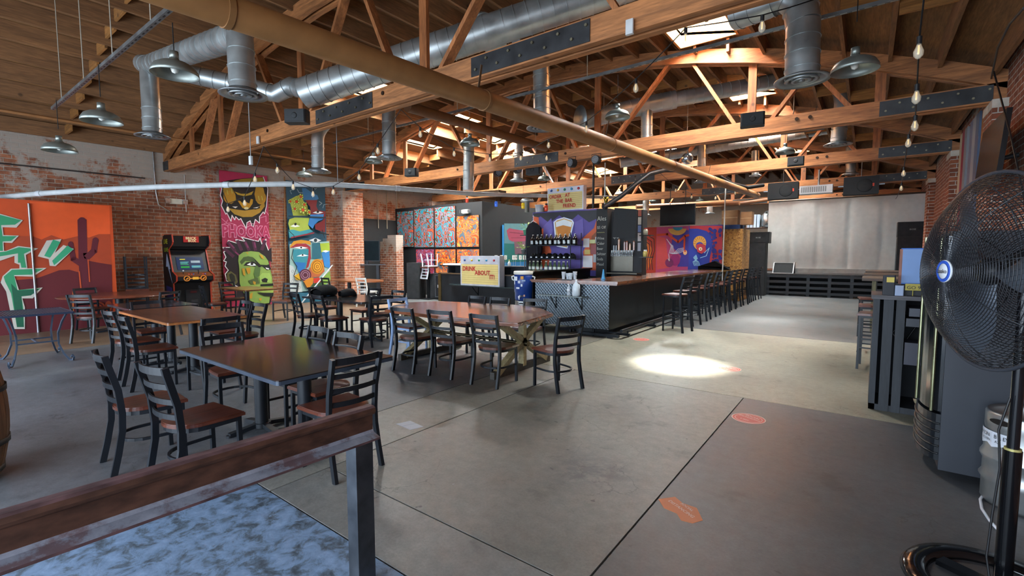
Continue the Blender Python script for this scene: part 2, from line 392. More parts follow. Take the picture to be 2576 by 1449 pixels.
# ---------------------------------------------------------------- ceiling: deck, joists, skylight wells
SKY = [(-10.9, -9.7, 7.2, 8.2), (-11.0, -9.9, 9.3+.9, 11.5), (-12.6, -11.9, 10.4, 12.0), (-11.3, -10.2, 13.0, 13.9), (-11.8, -10.8, 15.0, 16.8), (-3.1, -2.1, 8.3, 9.6),
       (-3.0, -2.0, 12.2, 13.6), (-3.0, -2.0, 16.0, 17.6), (-9.4, -8.3, 17.6, 19.2), (-7.6, -6.6, 20.4, 22.4), (-3.0, -2.0, 20.5, 22.0), (-11.4, -10.2, 20.6, 22.4)]
xs = sorted({XL-1.3, XR+.8} | {round(-14.8+.6*i, 3) for i in range(28)} | {v for s_ in SKY for v in s_[:2]})
ys = sorted({YN-.3, YF+.3} | {v for s_ in SKY for v in s_[2:]})
DECK = '#7a5430'
ceil = MB(DECK)
for i in range(len(xs)-1):
    for j in range(len(ys)-1):
        x0, x1, y0, y1 = xs[i], xs[i+1], ys[j], ys[j+1]; cx, cy = (x0+x1)/2, (y0+y1)/2
        if any(s_[0] < cx < s_[1] and s_[2] < cy < s_[3] for s_ in SKY): continue
        za, zb = roofz(max(x0, -15.3)), roofz(x1)
        ceil.ext([(x0, y0, za), (x1, y0, zb), (x1, y0, zb+.05), (x0, y0, za+.05)], (0, y1-y0, 0))
mdeck = wood((12, 1, 12), .85, .75, 1.2, 1.2)
ceiling = struct(ceil.build('ceiling', mdeck))
JC = '#7d5634'
for i in range(28):
    x = -14.85+.6*i
    if x > XR+.3: break
    z = roofz(x); b = MB(JC)
    cuts = sorted([(s_[2]-.05, s_[3]+.05) for s_ in SKY if s_[0]-.03 < x < s_[1]+.03]); y = YN
    for c0, c1 in cuts+[(YF, YF)]:
        if c0 > y: b.box(x-.025, x+.025, y, c0, z-.31, z-.002)
        y = c1
    b.build('roof_joist', wood((12, 1, 12), .8, .75, 1.2, 1.2), ceiling)
for k, yb in enumerate((2.6, 7.6, 12.2, 16.6)):     # tapered blocking boards between the joists
    b = MB('#94632f')
    for i in range(26):
        x = -14.85+.6*i; z0 = min(roofz(x), roofz(x+.6))-.005
        if any(s_[0] < x+.3 < s_[1] and s_[2]-.3 < yb < s_[3]+.3 for s_ in SKY): continue
        b.ext([(x+.03, yb, z0), (x+.57, yb, z0), (x+.57, yb, z0-.2), (x+.03, yb, z0-.2)], (0, .04, 0))
    b.build('roof_blocking', wood((1, 12, 12), .8, .8, 1.2, 1.2), ceiling)
# skylight curbs and bright panes
mwell = wood((1, 1, 6), .8, .85, 1.15, 1.5)
mpane, N, L, B = newmat('skylight_pane'); B.inputs['Base Color'].default_value = (.9, .92, 1, 1)
B.inputs['Emission Color'].default_value = (.86, .97, 1, 1); B.inputs['Emission Strength'].default_value = 62
for i, (x0, x1, y0, y1) in enumerate(SKY):
    zt = max(roofz(x0), roofz(x1))+(.12 if x0 < -6 else .5); zb = min(roofz(x0), roofz(x1))-.02; t = .04
    b = MB('#b9793c')
    b.box(x0-t, x0, y0-t, y1+t, zb, zt); b.box(x1, x1+t, y0-t, y1+t, zb, zt); b.box(x0, x1, y0-t, y0, zb, zt); b.box(x0, x1, y1, y1+t, zb, zt)
    o = struct(b.build('window_%d' % (i+1), mwell))
    p = MB('#eef2ff'); p.box(x0, x1, y0, y1, zt-.02, zt); p.build('pane', mpane, o)
# ---------------------------------------------------------------- trusses
TW = '#a0683c'
mtx, mtz = wood((1, 10, 10), .6, .62, 1.3, 1.4), wood((7, 7, 1), .6, .62, 1.3, 1.4)
msteel = metal(.45, .55, 1.1, 3, .7)
tlabels = ['weathered orange timber roof truss nearest the camera, with the long bolted steel splice plate',
           'timber roof truss behind the nearest one, carrying a wall speaker right of its middle',
           'timber roof truss third from the front, right behind the tan pipe and disco ball',
           'timber roof truss fourth from the front, behind the hanging stage speakers',
           'farthest timber roof truss, just above the top of the white screen']
def chordz(x): return 4.15+1.72*(1-((x+6.85)/8.2)**2)
vert = [-13.35, -11.65, -8.25, -5.03, -1.85, .05]
diag = [(-12.75, -11.85), (-11.4, -10.15), (-8.8, -9.85), (-7.98, -6.75), (-5.5, -6.45), (-4.8, -3.35), (-2.05, -3.0), (-1.6, -.85), (-.25, -1.05)]
def truss(y, k):
    t = thing('roof_truss', tlabels[k], 'truss', (0, y, 0))
    xl = XL-.3 if k == 0 else XL+.2; xr = XR+.4
    for s in (-1, 1):
        b = MB(TW); b.box(xl, xr, s*.075-.045, s*.075+.045, 3.78, 4.05); b.build('bottom_chord', mtx, t)
        b = MB(TW); n = 18; rows = []
        for i in range(n+1):
            x = xl+(xr-xl)*i/n; z = chordz(x)
            rows.append((x, z))
        pts = [(x, s*.075-.045, z-.13) for x, z in rows]+[(x, s*.075-.045, z+.13) for x, z in reversed(rows)]
        b.ext(pts, (0, .09, 0)); b.build('top_chord', mtx, t)
    for x in vert:
        b = MB('#94592f'); b.box(x-.07, x+.07, -.03, .03, 3.85, chordz(x)); b.build('web_post', mtz, t)
    for xb, xt in diag:
        b = MB('#a0653a'); b.bar((xb, 0, 3.92), (xt, 0, chordz(xt)-.02), .06, .14, (0, 1, 0))
        b.T = Matrix(); b.build('web_brace', mtz, t)
    plates = {0: [(-4.05, -2.4), (-7.6, -6.05), (-15.25, -14.65)], 1: [(-7.3, -6.0), (.05, 1.35), (-14.7, -13.6)], 2: [(-6.6, -5.2), (.1, 1.35)], 3: [(-5.1, -3.9), (.1, 1.3)], 4: [(-5, -3.6)]}[k]
    for x0, x1 in plates:
        b = MB('#4a4b4d'); b.box(x0, x1, -.132, -.12, 3.80, 4.03); pl = b.build('steel_plate', msteel, t)
        b = MB('#8e8872'); m = int((x1-x0)/.16)
        for i in range(m):
            x = x0+.08+i*(x1-x0-.12)/max(1, m-1)
            for z in ((3.97,) if i % 2 else (3.87,)):
                b = MB('#8e8872'); b.cyl((x, -.152, z), (x, -.13, z), .017, n=6); b.build('bolt', metal(.4, .8, 1.1), pl)
    for x in (-9.3, -1.1, -.9, -5.8):
        b = MB('#3b2b20'); b.cyl((x, -.135, 3.96), (x, -.12, 3.96), .03, n=10); b.build('bolt_head', msteel, t)
    return t
for k, y in enumerate(TY): truss(y, k)
# ---------------------------------------------------------------- lights and world
w = bpy.data.worlds.new('sky'); S.world = w; w.use_nodes = True
bg = w.node_tree.nodes['Background']; bg.inputs[0].default_value = (.62, .80, 1, 1); bg.inputs[1].default_value = 2.2
def spot(x, y, e, size, blend, col=(1, .97, .9), z=5.0, rad=.15, tilt=(0, 0)):
    l = bpy.data.lights.new('sun_through_skylight', 'SPOT'); l.energy = e; l.spot_size = math.radians(size); l.spot_blend = blend; l.color = col; l.shadow_soft_size = rad
    o = bpy.data.objects.new('sun_through_skylight', l); COL.objects.link(o); o.location = (x+tilt[0], y+tilt[1], z)
    o.rotation_euler = V((tilt[0], tilt[1], z)).to_track_quat('Z', 'Y').to_euler(); return o
spot(-2.1, 6.8, 5200, 17.5, .9)
spot(-1.9, 12.65, 1100, 19, 1)
spot(-1.88, 18.85, 350, 8, .4); spot(-1.9, 17.3, 250, 7, .4)
def area(name, loc, rot, sx, sy, e, col=(1, 1, 1)):
    l = bpy.data.lights.new(name, 'AREA'); l.shape = 'RECTANGLE'; l.size = sx; l.size_y = sy; l.energy = e; l.color = col
    o = bpy.data.objects.new(name, l); COL.objects.link(o); o.location = loc; o.rotation_euler = rot; return o
# daylight coming in through the open roll-up doorways of the front wall
area('daylight_left_doorway', (-10, YN-.35, 1.7), (PI/2, 0, 0), 5.0, 3.1, 170, (.72, .85, 1))
area('daylight_right_doorway', (-2.9, YN-.35, 1.7), (PI/2, 0, 0), 7.3, 3.1, 230, (.78, .88, 1))
S.view_settings.view_transform = 'Standard'; S.view_settings.look = 'None'; S.view_settings.gamma = 1
S.view_settings.use_curve_mapping = False; S.view_settings.exposure = 1.45
S.cycles.use_denoising = True; S.cycles.max_bounces = 7; S.cycles.diffuse_bounces = 4; S.cycles.glossy_bounces = 3; S.cycles.transparent_max_bounces = 12
S.cycles.sample_clamp_indirect = 6; S.cycles.use_adaptive_sampling = True
# ================================================================== chairs
mblk = paint(.45, 0, var=.15, spec=.4)
mseat = wood((6, 1, 6), .32, .75, 1.3, 1.5, coat=.3)
STEEL, SEAT = '#10141a', '#54281a'
def chair_parts(t, sh, bh, steel=STEEL, seat=SEAT, stool=False):
    k = sh/.45 if not stool else 1
    o = [(-.215, .2), (.215, .2), (.212, .05), (.2, -.06)]
    o += [(.2*math.cos(a), -.06-.16*math.sin(a)) for a in [PI*i/24 for i in range(1, 24)]]+[(-.2, -.06), (-.212, .05)]
    b = MB(seat); b.prism(o, sh-.005, sh+.016); b.prism([(x*.97, y*.97) for x, y in o], sh+.016, sh+.022)
    b.build('seat', mseat, t)
    b = MB(steel)
    fr = [(-.19, .165), (-.188, .0)]+[(-.185*math.cos(a), -.05-.15*math.sin(a)) for a in [PI*i/10 for i in range(0, 11)]]+[(.188, .0), (.19, .165)]
    b.path([(x, y, sh-.022) for x, y in fr], .02, .032); b.bar((-.2, .17, sh-.022), (.2, .17, sh-.022), .02, .032)
    b.build('seat_frame', mblk, t)
    for s in (-1, 1):
        b = MB(steel); b.bar((s*.19, .17, 0), (s*.188, .165, sh-.006), .028, .028, (0, 1, 0)); b.build('leg', mblk, t)
        b = MB(steel)
        pts = [(s*.19, -.27, 0), (s*.188, -.235, sh*.35), (s*.186, -.205, sh*.72), (s*.186, -.2, sh), (s*.187, -.215, sh+(bh-sh)*.4), (s*.19, -.27, bh-.04), (s*.19, -.277, bh)]
        b.path(pts, .027, .042, (0, 1, 0)) if False else b.path(pts, .026, .04, (0, 1, .01))
        b.build('leg', mblk, t)
    n = 4; top = bh-.025
    for i in range(n):
        z = top-i*(bh-sh)*.245; h = .05 if i == 0 else .036
        yy = -.268+.062*min(1, i*(bh-sh)*.245/(.3))
        b = MB(steel); b.path([(.186*u, yy-.035*(1-u*u), z) for u in (-1, -.85, -.7, -.5, -.25, 0, .25, .5, .7, .85, 1)], .012, h); b.build('slat', mblk, t)
    zr = .22 if not stool else .42
    b = MB(steel)
    rg = [(-.18, .16), (-.18, .02)]+[(-.175*math.cos(a), -.04-.15*math.sin(a)) for a in [PI*i/10 for i in range(0, 11)]]+[(.18, .02), (.18, .16)]
    b.path([(x, y, zr) for x, y in rg], .014, .022)
    if stool: b.bar((-.19, .175, .24), (.19, .175, .24), .022, .022); b.bar((-.19, -.24, .3), (-.19, .17, .3), .018, .018); b.bar((.19, -.24, .3), (.19, .17, .3), .018, .018)
    b.build('stretcher', mblk, t)
def R(d): return math.radians(d)
G = 'chairs around the dark front table'
c0 = thing('dining_chair', 'black chair with red-brown seat before the dark front table, left of two side by side', 'chair', (-4.43, 1.16, 0), R(-3), G)
chair_parts(c0, .45, .88)
def ch(x, y, a, label, g, z=0): return dup(c0, (x, y, z), R(a), label, g)
ch(-3.72, 1.26, 6, 'black chair with red-brown seat nearest the rusty rail, right of two side by side', G)
ch(-3.15, 1.98, 88, 'black chair at the dark front table, partly hidden by the rusty rail end', G)
ch(-3.72, 2.2, 181, 'right black chair on the far side of the dark front table, seat behind the column', G)
ch(-4.28, 2.24, 178, 'left black chair on the far side of the dark front table, mostly behind the tabletop', G)
ch(-5.02, 2.02, -92, 'black chair at the left end of the dark front table, facing the tabletop', G)
G = 'chairs around the brown worn tabletop'
ch(-6.92, 1.88, -2, 'right one of the pair of chairs at the front edge of the brown worn table', G)
ch(-7.72, 1.92, 4, 'left one of the pair of chairs at the front edge of the brown worn table', G)
ch(-6.15, 2.24, 92, 'ladder-back chair at the right end of the brown worn table, backing onto the dark one', G)
ch(-7.05, 2.95, 181, 'blue-lit chair on the far side of the brown worn table, the right one', G)
ch(-7.6, 3.0, 178, 'blue-lit chair on the far side of the brown worn table, the left one', G)
ch(-8.55, 2.35, -90, 'chair whose two blue-white post tips stand above the left end of the brown worn table', G)
G = 'chairs around the long live-edge table'
ch(-4.97, 4.37, 4, 'black chair before the long live-edge table, leftmost of three in a row', G)
ch(-4.36, 4.47, 4, 'black chair before the long live-edge table, middle of three in a row', G)
ch(-3.64, 4.49, 5, 'black chair before the long live-edge table, rightmost of three, beside the X legs', G)
ch(-2.95, 4.78, 72, 'black chair alone at the right end of the long live-edge table, facing left', G)
ch(-5.28, 5.72, 176, 'black chair behind the long live-edge table, below the lit letter sign', G)
ch(-4.78, 5.74, 181, 'black chair behind the long live-edge table, left of the blue drink cooler', G)
ch(-4.15, 5.9, 190, 'black chair behind the long live-edge table, in front of the blue drink cooler', G)
bc = dup(c0, (-5.78, 4.95, 0), R(-86), 'pale blue metal chair at the left end of the long live-edge table', G)
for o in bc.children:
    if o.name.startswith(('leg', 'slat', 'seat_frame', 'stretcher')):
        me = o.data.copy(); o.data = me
        c = lin('#7d93b5'); me.color_attributes['Col'].data.foreach_set('color', [c[0], c[1], c[2], 1.]*len(me.loops))  # metal parts of this copy are coloured pale blue
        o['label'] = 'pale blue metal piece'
G = 'chairs around the dark middle table'
ch(-8.35, 4.72, -8, 'black chair at the dark middle table, left front one beside the two black bags', G)
ch(-7.62, 4.74, -6, 'black chair at the dark middle table, right front one beside the two black bags', G)
ch(-6.9, 5.12, 78, 'black chair at the dark middle table right end, next to the pale blue chair', G)
ch(-8.25, 5.85, 180, 'black chair behind the dark middle table, the left one', G)
ch(-7.35, 5.75, 180, 'black chair behind the dark middle table, the right one', G)
ch(-9.3, 5.6, -90, 'black chair at the left end of the dark middle table, under the teal mural', G)
G = 'chairs along the left brick wall'
ch(-11.3, 5.75, 207, 'black chair turned to the camera between the pink and the teal murals', G)
ch(-12.0, 4.5, -10, 'black chair at the small wooden table below the pink mural, the nearer one', G)
ch(-13.0, 5.3, -80, 'black chair at the small wooden table below the pink mural, the one farther left', G)
ch(-13.1, 8.2, 0, 'black chair before the teal mural, at the oval wooden table', G)
ch(-11.35, 2.2, 40, 'black chair left of the round table, before the cactus mural, back to the camera', G)
ch(-13.05, 2.55, -75, 'chair between the round table and the cactus mural, only its top slat showing', G)
ch(-11.0, 3.15, 110, 'black chair to the right of the round table, before the arcade machine', G)
ch(-5.95, .18, 40, 'chair behind the barrel at the left edge, only a leg foot showing', G)
wc = dup(c0, (-12.15, 8.75, 0), R(10), 'white ladder-back chair behind the oval wooden table, under the television', G)
for o in wc.children:
    me = o.data.copy(); o.data = me; c = lin('#d6d6d2'); me.color_attributes['Col'].data.foreach_set('color', [c[0], c[1], c[2], 1.]*len(me.loops))
# bar stools
s0 = thing('bar_stool', 'black ladder-back bar stool with red-brown seat, nearest of the row, turned sideways', 'stool', (-3.12, 9.75, 0), R(78), 'stools along the bar')
chair_parts(s0, .75, 1.13, stool=True)
sy = [10.75, 11.75, 12.7, 13.6, 14.4, 15.2, 16.0, 16.8, 17.6, 18.35]
ordn = ['second', 'third', 'fourth', 'fifth', 'sixth', 'seventh', 'eighth', 'ninth', 'tenth', 'farthest']
for i, y in enumerate(sy):
    dup(s0, (-3.22-.02*(i % 3), y, 0), R(80+((i*37) % 13)), 'black ladder-back bar stool, %s of the row along the bar counted from the camera' % ordn[i], 'stools along the bar')
# stools stacked upside down beside the arcade machine
dup(s0, (-13.6, 3.45, 0), R(-100), 'bar stool standing upright beside the arcade machine under an upturned one', 'stacked stools beside the arcade')
iv = dup(s0, (-13.6, 3.45, 1.54), R(80), 'bar stool turned upside down on another, legs in the air beside the arcade machine', 'stacked stools beside the arcade')
iv.rotation_euler = (PI, 0, R(80))
# silver ladder chair hung upside down near the speakers
sc = dup(c0, (-12.35, 11.75, 1.6), R(0), 'silver metal chair upturned on the small stand beside the tall black speaker', 'upturned silver chair'); sc.rotation_euler = (PI, 0, R(170))
for o in sc.children:
    if not o.name.startswith('seat.'):
        me = o.data.copy(); o.data = me; c = lin('#b9bec6'); me.color_attributes['Col'].data.foreach_set('color', [c[0], c[1], c[2], 1.]*len(me.loops))
del sc['group']; del wc['group']
# ================================================================== tables
mtop = wood((1, 5, 5), .3, .6, 1.3, 1.6, coat=.5)
mtopd = paint(.16, 0, var=.2, spec=.7, coat=.3)
def pedestal(t, x, y, h=.72, r=.055, span=.28, feet=4):
    b = MB('#12161c'); b.cyl((x, y, .05), (x, y, h), r, n=20); b.cyl((x, y, h-.012), (x, y, h), .16, n=20); b.build('column', mblk, t)
    b = MB('#171b20')
    for i in range(feet):
        a = PI/2*i; b.bar((x, y, .05), (x+span*math.cos(a), y+span*math.sin(a), .018), .055, .035)
        b.cyl((x+span*math.cos(a), y+span*math.sin(a), 0), (x+span*math.cos(a), y+span*math.sin(a), .02), .025, n=8)
    b.cyl((x, y, .02), (x, y, .06), r+.02, n=20); b.build('base', mblk, t)
def table(label, x0, x1, y0, y1, col, cols, m, g=None, edge=None, z=.76, th=.035, rz=0):
    cx, cy = (x0+x1)/2, (y0+y1)/2
    t = thing('dining_table', label, 'table', (cx, cy, 0), rz, g)
    b = MB(col); b.rbox(x0-cx, x1-cx, y0-cy, y1-cy, z-.008, z, .02); b.col(edge or col).rbox(x0-cx, x1-cx, y0-cy, y1-cy, z-th, z-.008, .02)
    b.build('tabletop', m, t)
    for x, y in cols: pedestal(t, x-cx, y-cy, z-th)
    return t
table('rectangular table with a glossy near-black top reflecting the murals, nearest the camera', -4.84, -3.08, 1.5, 2.46, '#231b19', [(-4.38, 1.98), (-3.62, 1.98)], mtopd, edge='#39424f')
table('rectangular table with a worn brown wooden top and pale chipped edge', -8.82, -6.78, 2.0, 2.93, '#6a3c28', [(-8.2, 2.46), (-7.35, 2.46)], mtop, edge='#a5683a')
table('small dark square table between the worn brown table and the round one', -10.35, -9.1, 2.2, 3.15, '#24262d', [(-9.7, 2.68)], mtopd, z=.745)
table('dark rectangular table in the middle with two black bags on it', -8.95, -6.98, 4.9, 5.85, '#2a2a2c', [(-8.35, 5.36), (-7.35, 5.36)], mtopd)
table('small wooden plank table below the pink mural', -12.95, -11.5, 4.95, 5.7, '#8a6132', [(-12.25, 5.3)], mtop, edge='#5d3a20')
t = thing('round_table', 'round table with a reddish brown top before the cactus mural', 'table', (-12.45, 2.85, 0))
b = MB('#6b3626'); b.lathe([(.95, .735), (.97, .75), (.95, .76)], n=40); b.build('tabletop', mtop, t); pedestal(t, 0, 0, .73, .07, .38)
t = thing('oval_table', 'oval wooden table under the television beside the teal mural', 'table', (-13.2, 9.1, 0))
b = MB('#8d5230'); b.prism([(1.15*math.cos(a), .62*math.sin(a)) for a in [2*PI*i/36 for i in range(36)]], .72, .76); b.build('tabletop', mtop, t); pedestal(t, .3, 0, .72, .06, .3); pedestal(t, -.4, 0, .72, .06, .3)
# long live-edge table with X trestles
LT = [(-5.83, 4.5), (-6.15, 4.9), (-6.36, 5.38), (-6.15, 5.75), (-5.87, 5.93), (-5.2, 6.05), (-4.64, 6.2), (-4.0, 6.05), (-3.5, 5.6), (-3.42, 5.1), (-3.34, 4.55), (-3.6, 4.47), (-4.05, 4.5), (-4.6, 4.42), (-5.2, 4.47)]
t = thing('live_edge_table', 'long live-edge table with glossy cracked brown resin top and tan steel X legs', 'table', (-4.8, 5.2, 0))
b = MB('#6e402a'); b.prism([(x+4.8, y-5.2) for x, y in LT], .715, .75); b.prism([((x+4.8)*.985, (y-5.2)*.98) for x, y in LT], .75, .76)
b.build('tabletop', wood((1, 6, 6), .22, .45, 1.5, 1.5, coat=.6), t)
for x in (1.05, -.75):
    for nm, p0, p1, c, w_, h_ in (('leg', (x, -.56, .06), (x, .5, .7), '#8e7f5c', .07, .09), ('leg', (x, .56, .06), (x, -.5, .7), '#8e7f5c', .07, .09), ('leg', (x, 0, .06), (x, 0, .71), '#a3936a', .07, .09), ('foot_beam', (x, -.66, .035), (x, .66, .035), '#3a342c', .11, .07), ('top_beam', (x, -.58, .7), (x, .58, .7), '#6d6148', .08, .05)):
        b = MB(c); b.bar(p0, p1, w_, h_, (1, 0, 0) if nm != 'leg' else (1, 0, 0)); b.build(nm, wood((3, 3, 3), .5, .8, 1.2, 2), t)
b = MB('#4a4232'); b.cyl((-.8, 0, .37), (1.12, 0, .37), .022); b.cyl((1.1, 0, .37), (1.15, 0, .37), .04, n=8); b.build('tie_rod', metal(), t)
# mesh table with curled iron legs
t = thing('mesh_table', 'small blue-grey metal mesh table with curled iron legs at the left', 'table', (-9.95, 1.25, 0))
b = MB('#3c4860')
for i in range(31): x = -.46+.92*i/30; b.bar((x, -.36, .735), (x, .36, .735), .012, .006)
for i in range(25): y = -.36+.72*i/24; b.bar((-.46, y, .738), (.46, y, .738), .012, .006)
for a_, b_ in (((-.47, -.37), (.47, -.37)), ((.47, -.37), (.47, .37)), ((.47, .37), (-.47, .37)), ((-.47, .37), (-.47, -.37))): b.bar((*a_, .73), (*b_, .73), .02, .03)
b.build('tabletop', paint(.35, .5), t)
for sx in (-1, 1):
    for sy_ in (-1, 1):
        b = MB('#36404f'); pts = [(sx*.42, sy_*.3, .72), (sx*.34, sy_*.26, .6), (sx*.26, sy_*.22, .42), (sx*.25, sy_*.22, .25), (sx*.32, sy_*.26, .1), (sx*.42, sy_*.3, .02), (sx*.48, sy_*.33, .02), (sx*.5, sy_*.34, .06), (sx*.47, sy_*.33, .09), (sx*.45, sy_*.32, .06)]
        b.path(pts, .022, .022, (0, .3, .1)); b.build('leg', mblk, t)
b = MB('#36404f'); b.bar((-.25, -.22, .3), (-.25, .22, .3), .02, .02); b.bar((.25, -.22, .3), (.25, .22, .3), .02, .02); b.bar((-.25, 0, .3), (.25, 0, .3), .02, .02); b.build('stretcher', mblk, t)
# two folded black bags on the middle table
mcl = paint(.95, var=.2, spec=.2)
for px, lab, rz, s in ((805, 'slumped black fabric bag on the dark middle table, the larger left one', .2, 1.15), (868, 'slumped black fabric bag on the dark middle table, the smaller right one', -.2, .8)):
    p = onz(px, 745, .77); b = MB('#131315'); n = 18
    rows = []
    for i in range(9):
        u = i/8; L_ = .42*u*s; rr_ = (.12+.05*math.sin(u*3))*(1 if u < .8 else (1-u)/.2*.7+.3)
        rows.append((L_, rr_*s*.8))
    vs = []; fs = []
    for i, (L_, r_) in enumerate(rows):
        for k in range(n):
            a = 2*PI*k/n; x = r_*1.35*math.cos(a)*(1+.06*math.sin(3*a+i)); z = max(0, r_*.72+r_*.72*math.sin(a)*(1+.08*math.sin(5*a+i*1.3))); vs.append((x, L_-.1, z))
    for i in range(8):
        for k in range(n): fs.append((i*n+k, i*n+(k+1) % n, (i+1)*n+(k+1) % n, (i+1)*n+k))
    fs.append(tuple(8*n+k for k in range(n))); b.add(vs, fs, True)
    b.col('#050506'); c_ = [(x*.93, y+.05, .006+z*.9) for x, y, z in vs[:n]]; b.add(c_, [tuple(range(n))])
    o = b.build('cloth_bag', mcl, None, (p.x, p.y, .76), rz); tag(o, lab, 'bag', 'black bags on the middle table')
# ================================================================== rusty rail on posts
mdust, N, L, B = newmat('dusty_rusty_steel')
c, f, _ = mul_noise(N, L, attr(N), 14, .7, 1.3, detail=10)
nz = N.new('ShaderNodeTexNoise'); nz.inputs['Scale'].default_value = 7; nz.inputs['Detail'].default_value = 9; nz.inputs['Roughness'].default_value = .7; tcd = N.new('ShaderNodeTexCoord'); L.new(tcd.outputs['Object'], nz.inputs['Vector'])
rd = ramp(N, [(0, '#5e3830'), (.42, '#5e3f3a'), (.5, '#7d818c'), (.7, '#9a9ea8')], 'LINEAR'); L.new(nz.outputs['Fac'], rd.inputs[0]); mx = N.new('ShaderNodeMix'); mx.data_type = 'RGBA'; mx.inputs['Factor'].default_value = .75; L.new(c, mx.inputs['A']); L.new(rd.outputs[0], mx.inputs['B']); L.new(mx.outputs['Result'], B.inputs['Base Color']); B.inputs['Roughness'].default_value = .7
mrust, N, L, B = newmat('rusty_steel')
c, f, _ = mul_noise(N, L, attr(N), 16, .5, 1.5, detail=12, sc=(1.5, .7, 1.5)); L.new(c, B.inputs['Base Color']); B.inputs['Metallic'].default_value = .25; B.inputs['Roughness'].default_value = .62
bp = N.new('ShaderNodeBump'); bp.inputs['Strength'].default_value = .5; bp.inputs['Distance'].default_value = .004; L.new(f, bp.inputs['Height']); L.new(bp.outputs[0], B.inputs['Normal'])
t = thing('rail_barrier', 'rusty railroad rail used as a low barrier on square steel posts in the foreground', 'railing', (-1.88, 1.36, 0), R(-2))
prof = [(-.034, .868), (-.036, .850), (-.03, .838), (-.009, .826), (-.008, .756), (-.02, .745), (-.068, .732), (-.068, .722), (.068, .722), (.068, .732), (.02, .745), (.008, .756), (.009, .826), (.03, .838), (.036, .850), (.034, .868), (.02, .875), (-.02, .875)]
b = MB('#6d3f35')
n = len(prof); Ln = 3.4
ys_ = [0]+[-.1*i for i in range(1, 35)]
vs = [(x, y, z) for y in ys_ for x, z in prof]; fs = []
tr = tessellate_polygon([[V((x, z, 0)) for x, z in prof]])
for i in range(len(ys_)-1):
    for k in range(n):
        b.c = lin({5: '#777f93', 6: '#8d93a4', 9: '#777f93', 10: '#8d93a4'}.get(k, '#503529' if k in (3, 4, 11, 12, 1, 2, 13, 14) else '#5c4446'))
        b.m = 1 if k in (5, 6, 9, 10) else 0
        b.add([vs[i*n+k], vs[i*n+(k+1) % n], vs[(i+1)*n+(k+1) % n], vs[(i+1)*n+k]], [(0, 1, 2, 3)])
b.m = 0; b.c = lin('#4a2a22'); b.add(vs[:n], [tuple(q) for q in tr]); b.add(vs[-n:], [tuple(q) for q in tr])
b.build('rail', [mrust, mdust], t)
for y in (-.07, -3.2):
    b = MB('#5b5f66'); b.box(-.042, .042, y-.045, y+.045, 0, .722); b.col('#3c2b26').box(-.044, -.043, y-.04, y+.04, 0, .7)
    b.build('post', metal(.38, .45, 1.1, 7, .85), t)
# ================================================================== barrel at the left edge
t = thing('barrel', 'old wooden barrel standing at the left edge of the picture', 'barrel', (-5.06, .14, 0))
b = MB('#6b4a2c'); n = 22
for k in range(n):
    a0 = 2*PI*k/n; a1 = 2*PI*(k+1)/n-.012; rows = [(z, .27+.065*(1-((z-.45)/.45)**2)) for z in [i*.9/8 for i in range(9)]]
    b.c = lin(random.choice(['#6b4a2c', '#5a3c22', '#7a5634', '#4d3622']))
    vs = [(r_*math.cos(a), r_*math.sin(a), z) for z, r_ in rows for a in (a0, a1)]
    b.add(vs, [(2*i, 2*i+1, 2*i+3, 2*i+2) for i in range(8)])
b.c = lin('#4d3622'); b.cyl((0, 0, .02), (0, 0, .86), .265, n=22); b.build('staves', wood((8, 8, 1), .7, .6, 1.3, 2), t)
for z in (.06, .26, .64, .84):
    r_ = .275+.065*(1-((z-.45)/.45)**2); b = MB('#3c3a38'); b.shell([(r_, z-.02), (r_+.004, z-.02), (r_+.004, z+.02), (r_, z+.02)], n=28); b.build('hoop', metal(.5, .6, 1.1, 5, .7), t)
# ================================================================== painted boards
mflat = paint(.6, var=.05)
def board(name, label, cat, x, y0, y1, z0, z1, base, th=.03, edge='#7a5632', group=None):
    """a board standing parallel to the left wall, its face at x looking to +X; returns (thing, painter)"""
    t = thing(name, label, cat, (x, (y0+y1)/2, 0), 0, group); yc = (y0+y1)/2
    b = MB(edge); b.box(-th, 0, y0-yc, y1-yc, z0, z1); b.build('panel', mflat, t)
    o = V((x, yc, 0))
    p = Paint(lambda px, py: onx(px, py, x)-o, (1, 0, 0)); p.mb.col(base)
    p.mb.add([(.001, y0-yc, z0), (.001, y1-yc, z0), (.001, y1-yc, z1), (.001, y0-yc, z1)], [(0, 1, 2, 3)]); p.k = 2
    return t, p
def boardy(name, label, cat, y, pts, base, th=.04, edge='#333333', group=None):
    """a board whose face at y looks to -Y; pts are (x0, x1, z0, z1)"""
    x0, x1, z0, z1 = pts; xc = (x0+x1)/2; o = V((xc, y, 0))
    t = thing(name, label, cat, o, 0, group)
    b = MB(edge); b.box(x0-xc, x1-xc, 0, th, z0, z1); b.build('panel', mflat, t)
    p = Paint(lambda px, py: ony(px, py, y)-o, (0, -1, 0)); p.mb.col(base)
    p.mb.add([(x0-xc, -.001, z0), (x1-xc, -.001, z0), (x1-xc, -.001, z1), (x0-xc, -.001, z1)], [(0, 1, 2, 3)]); p.k = 2
    return t, p
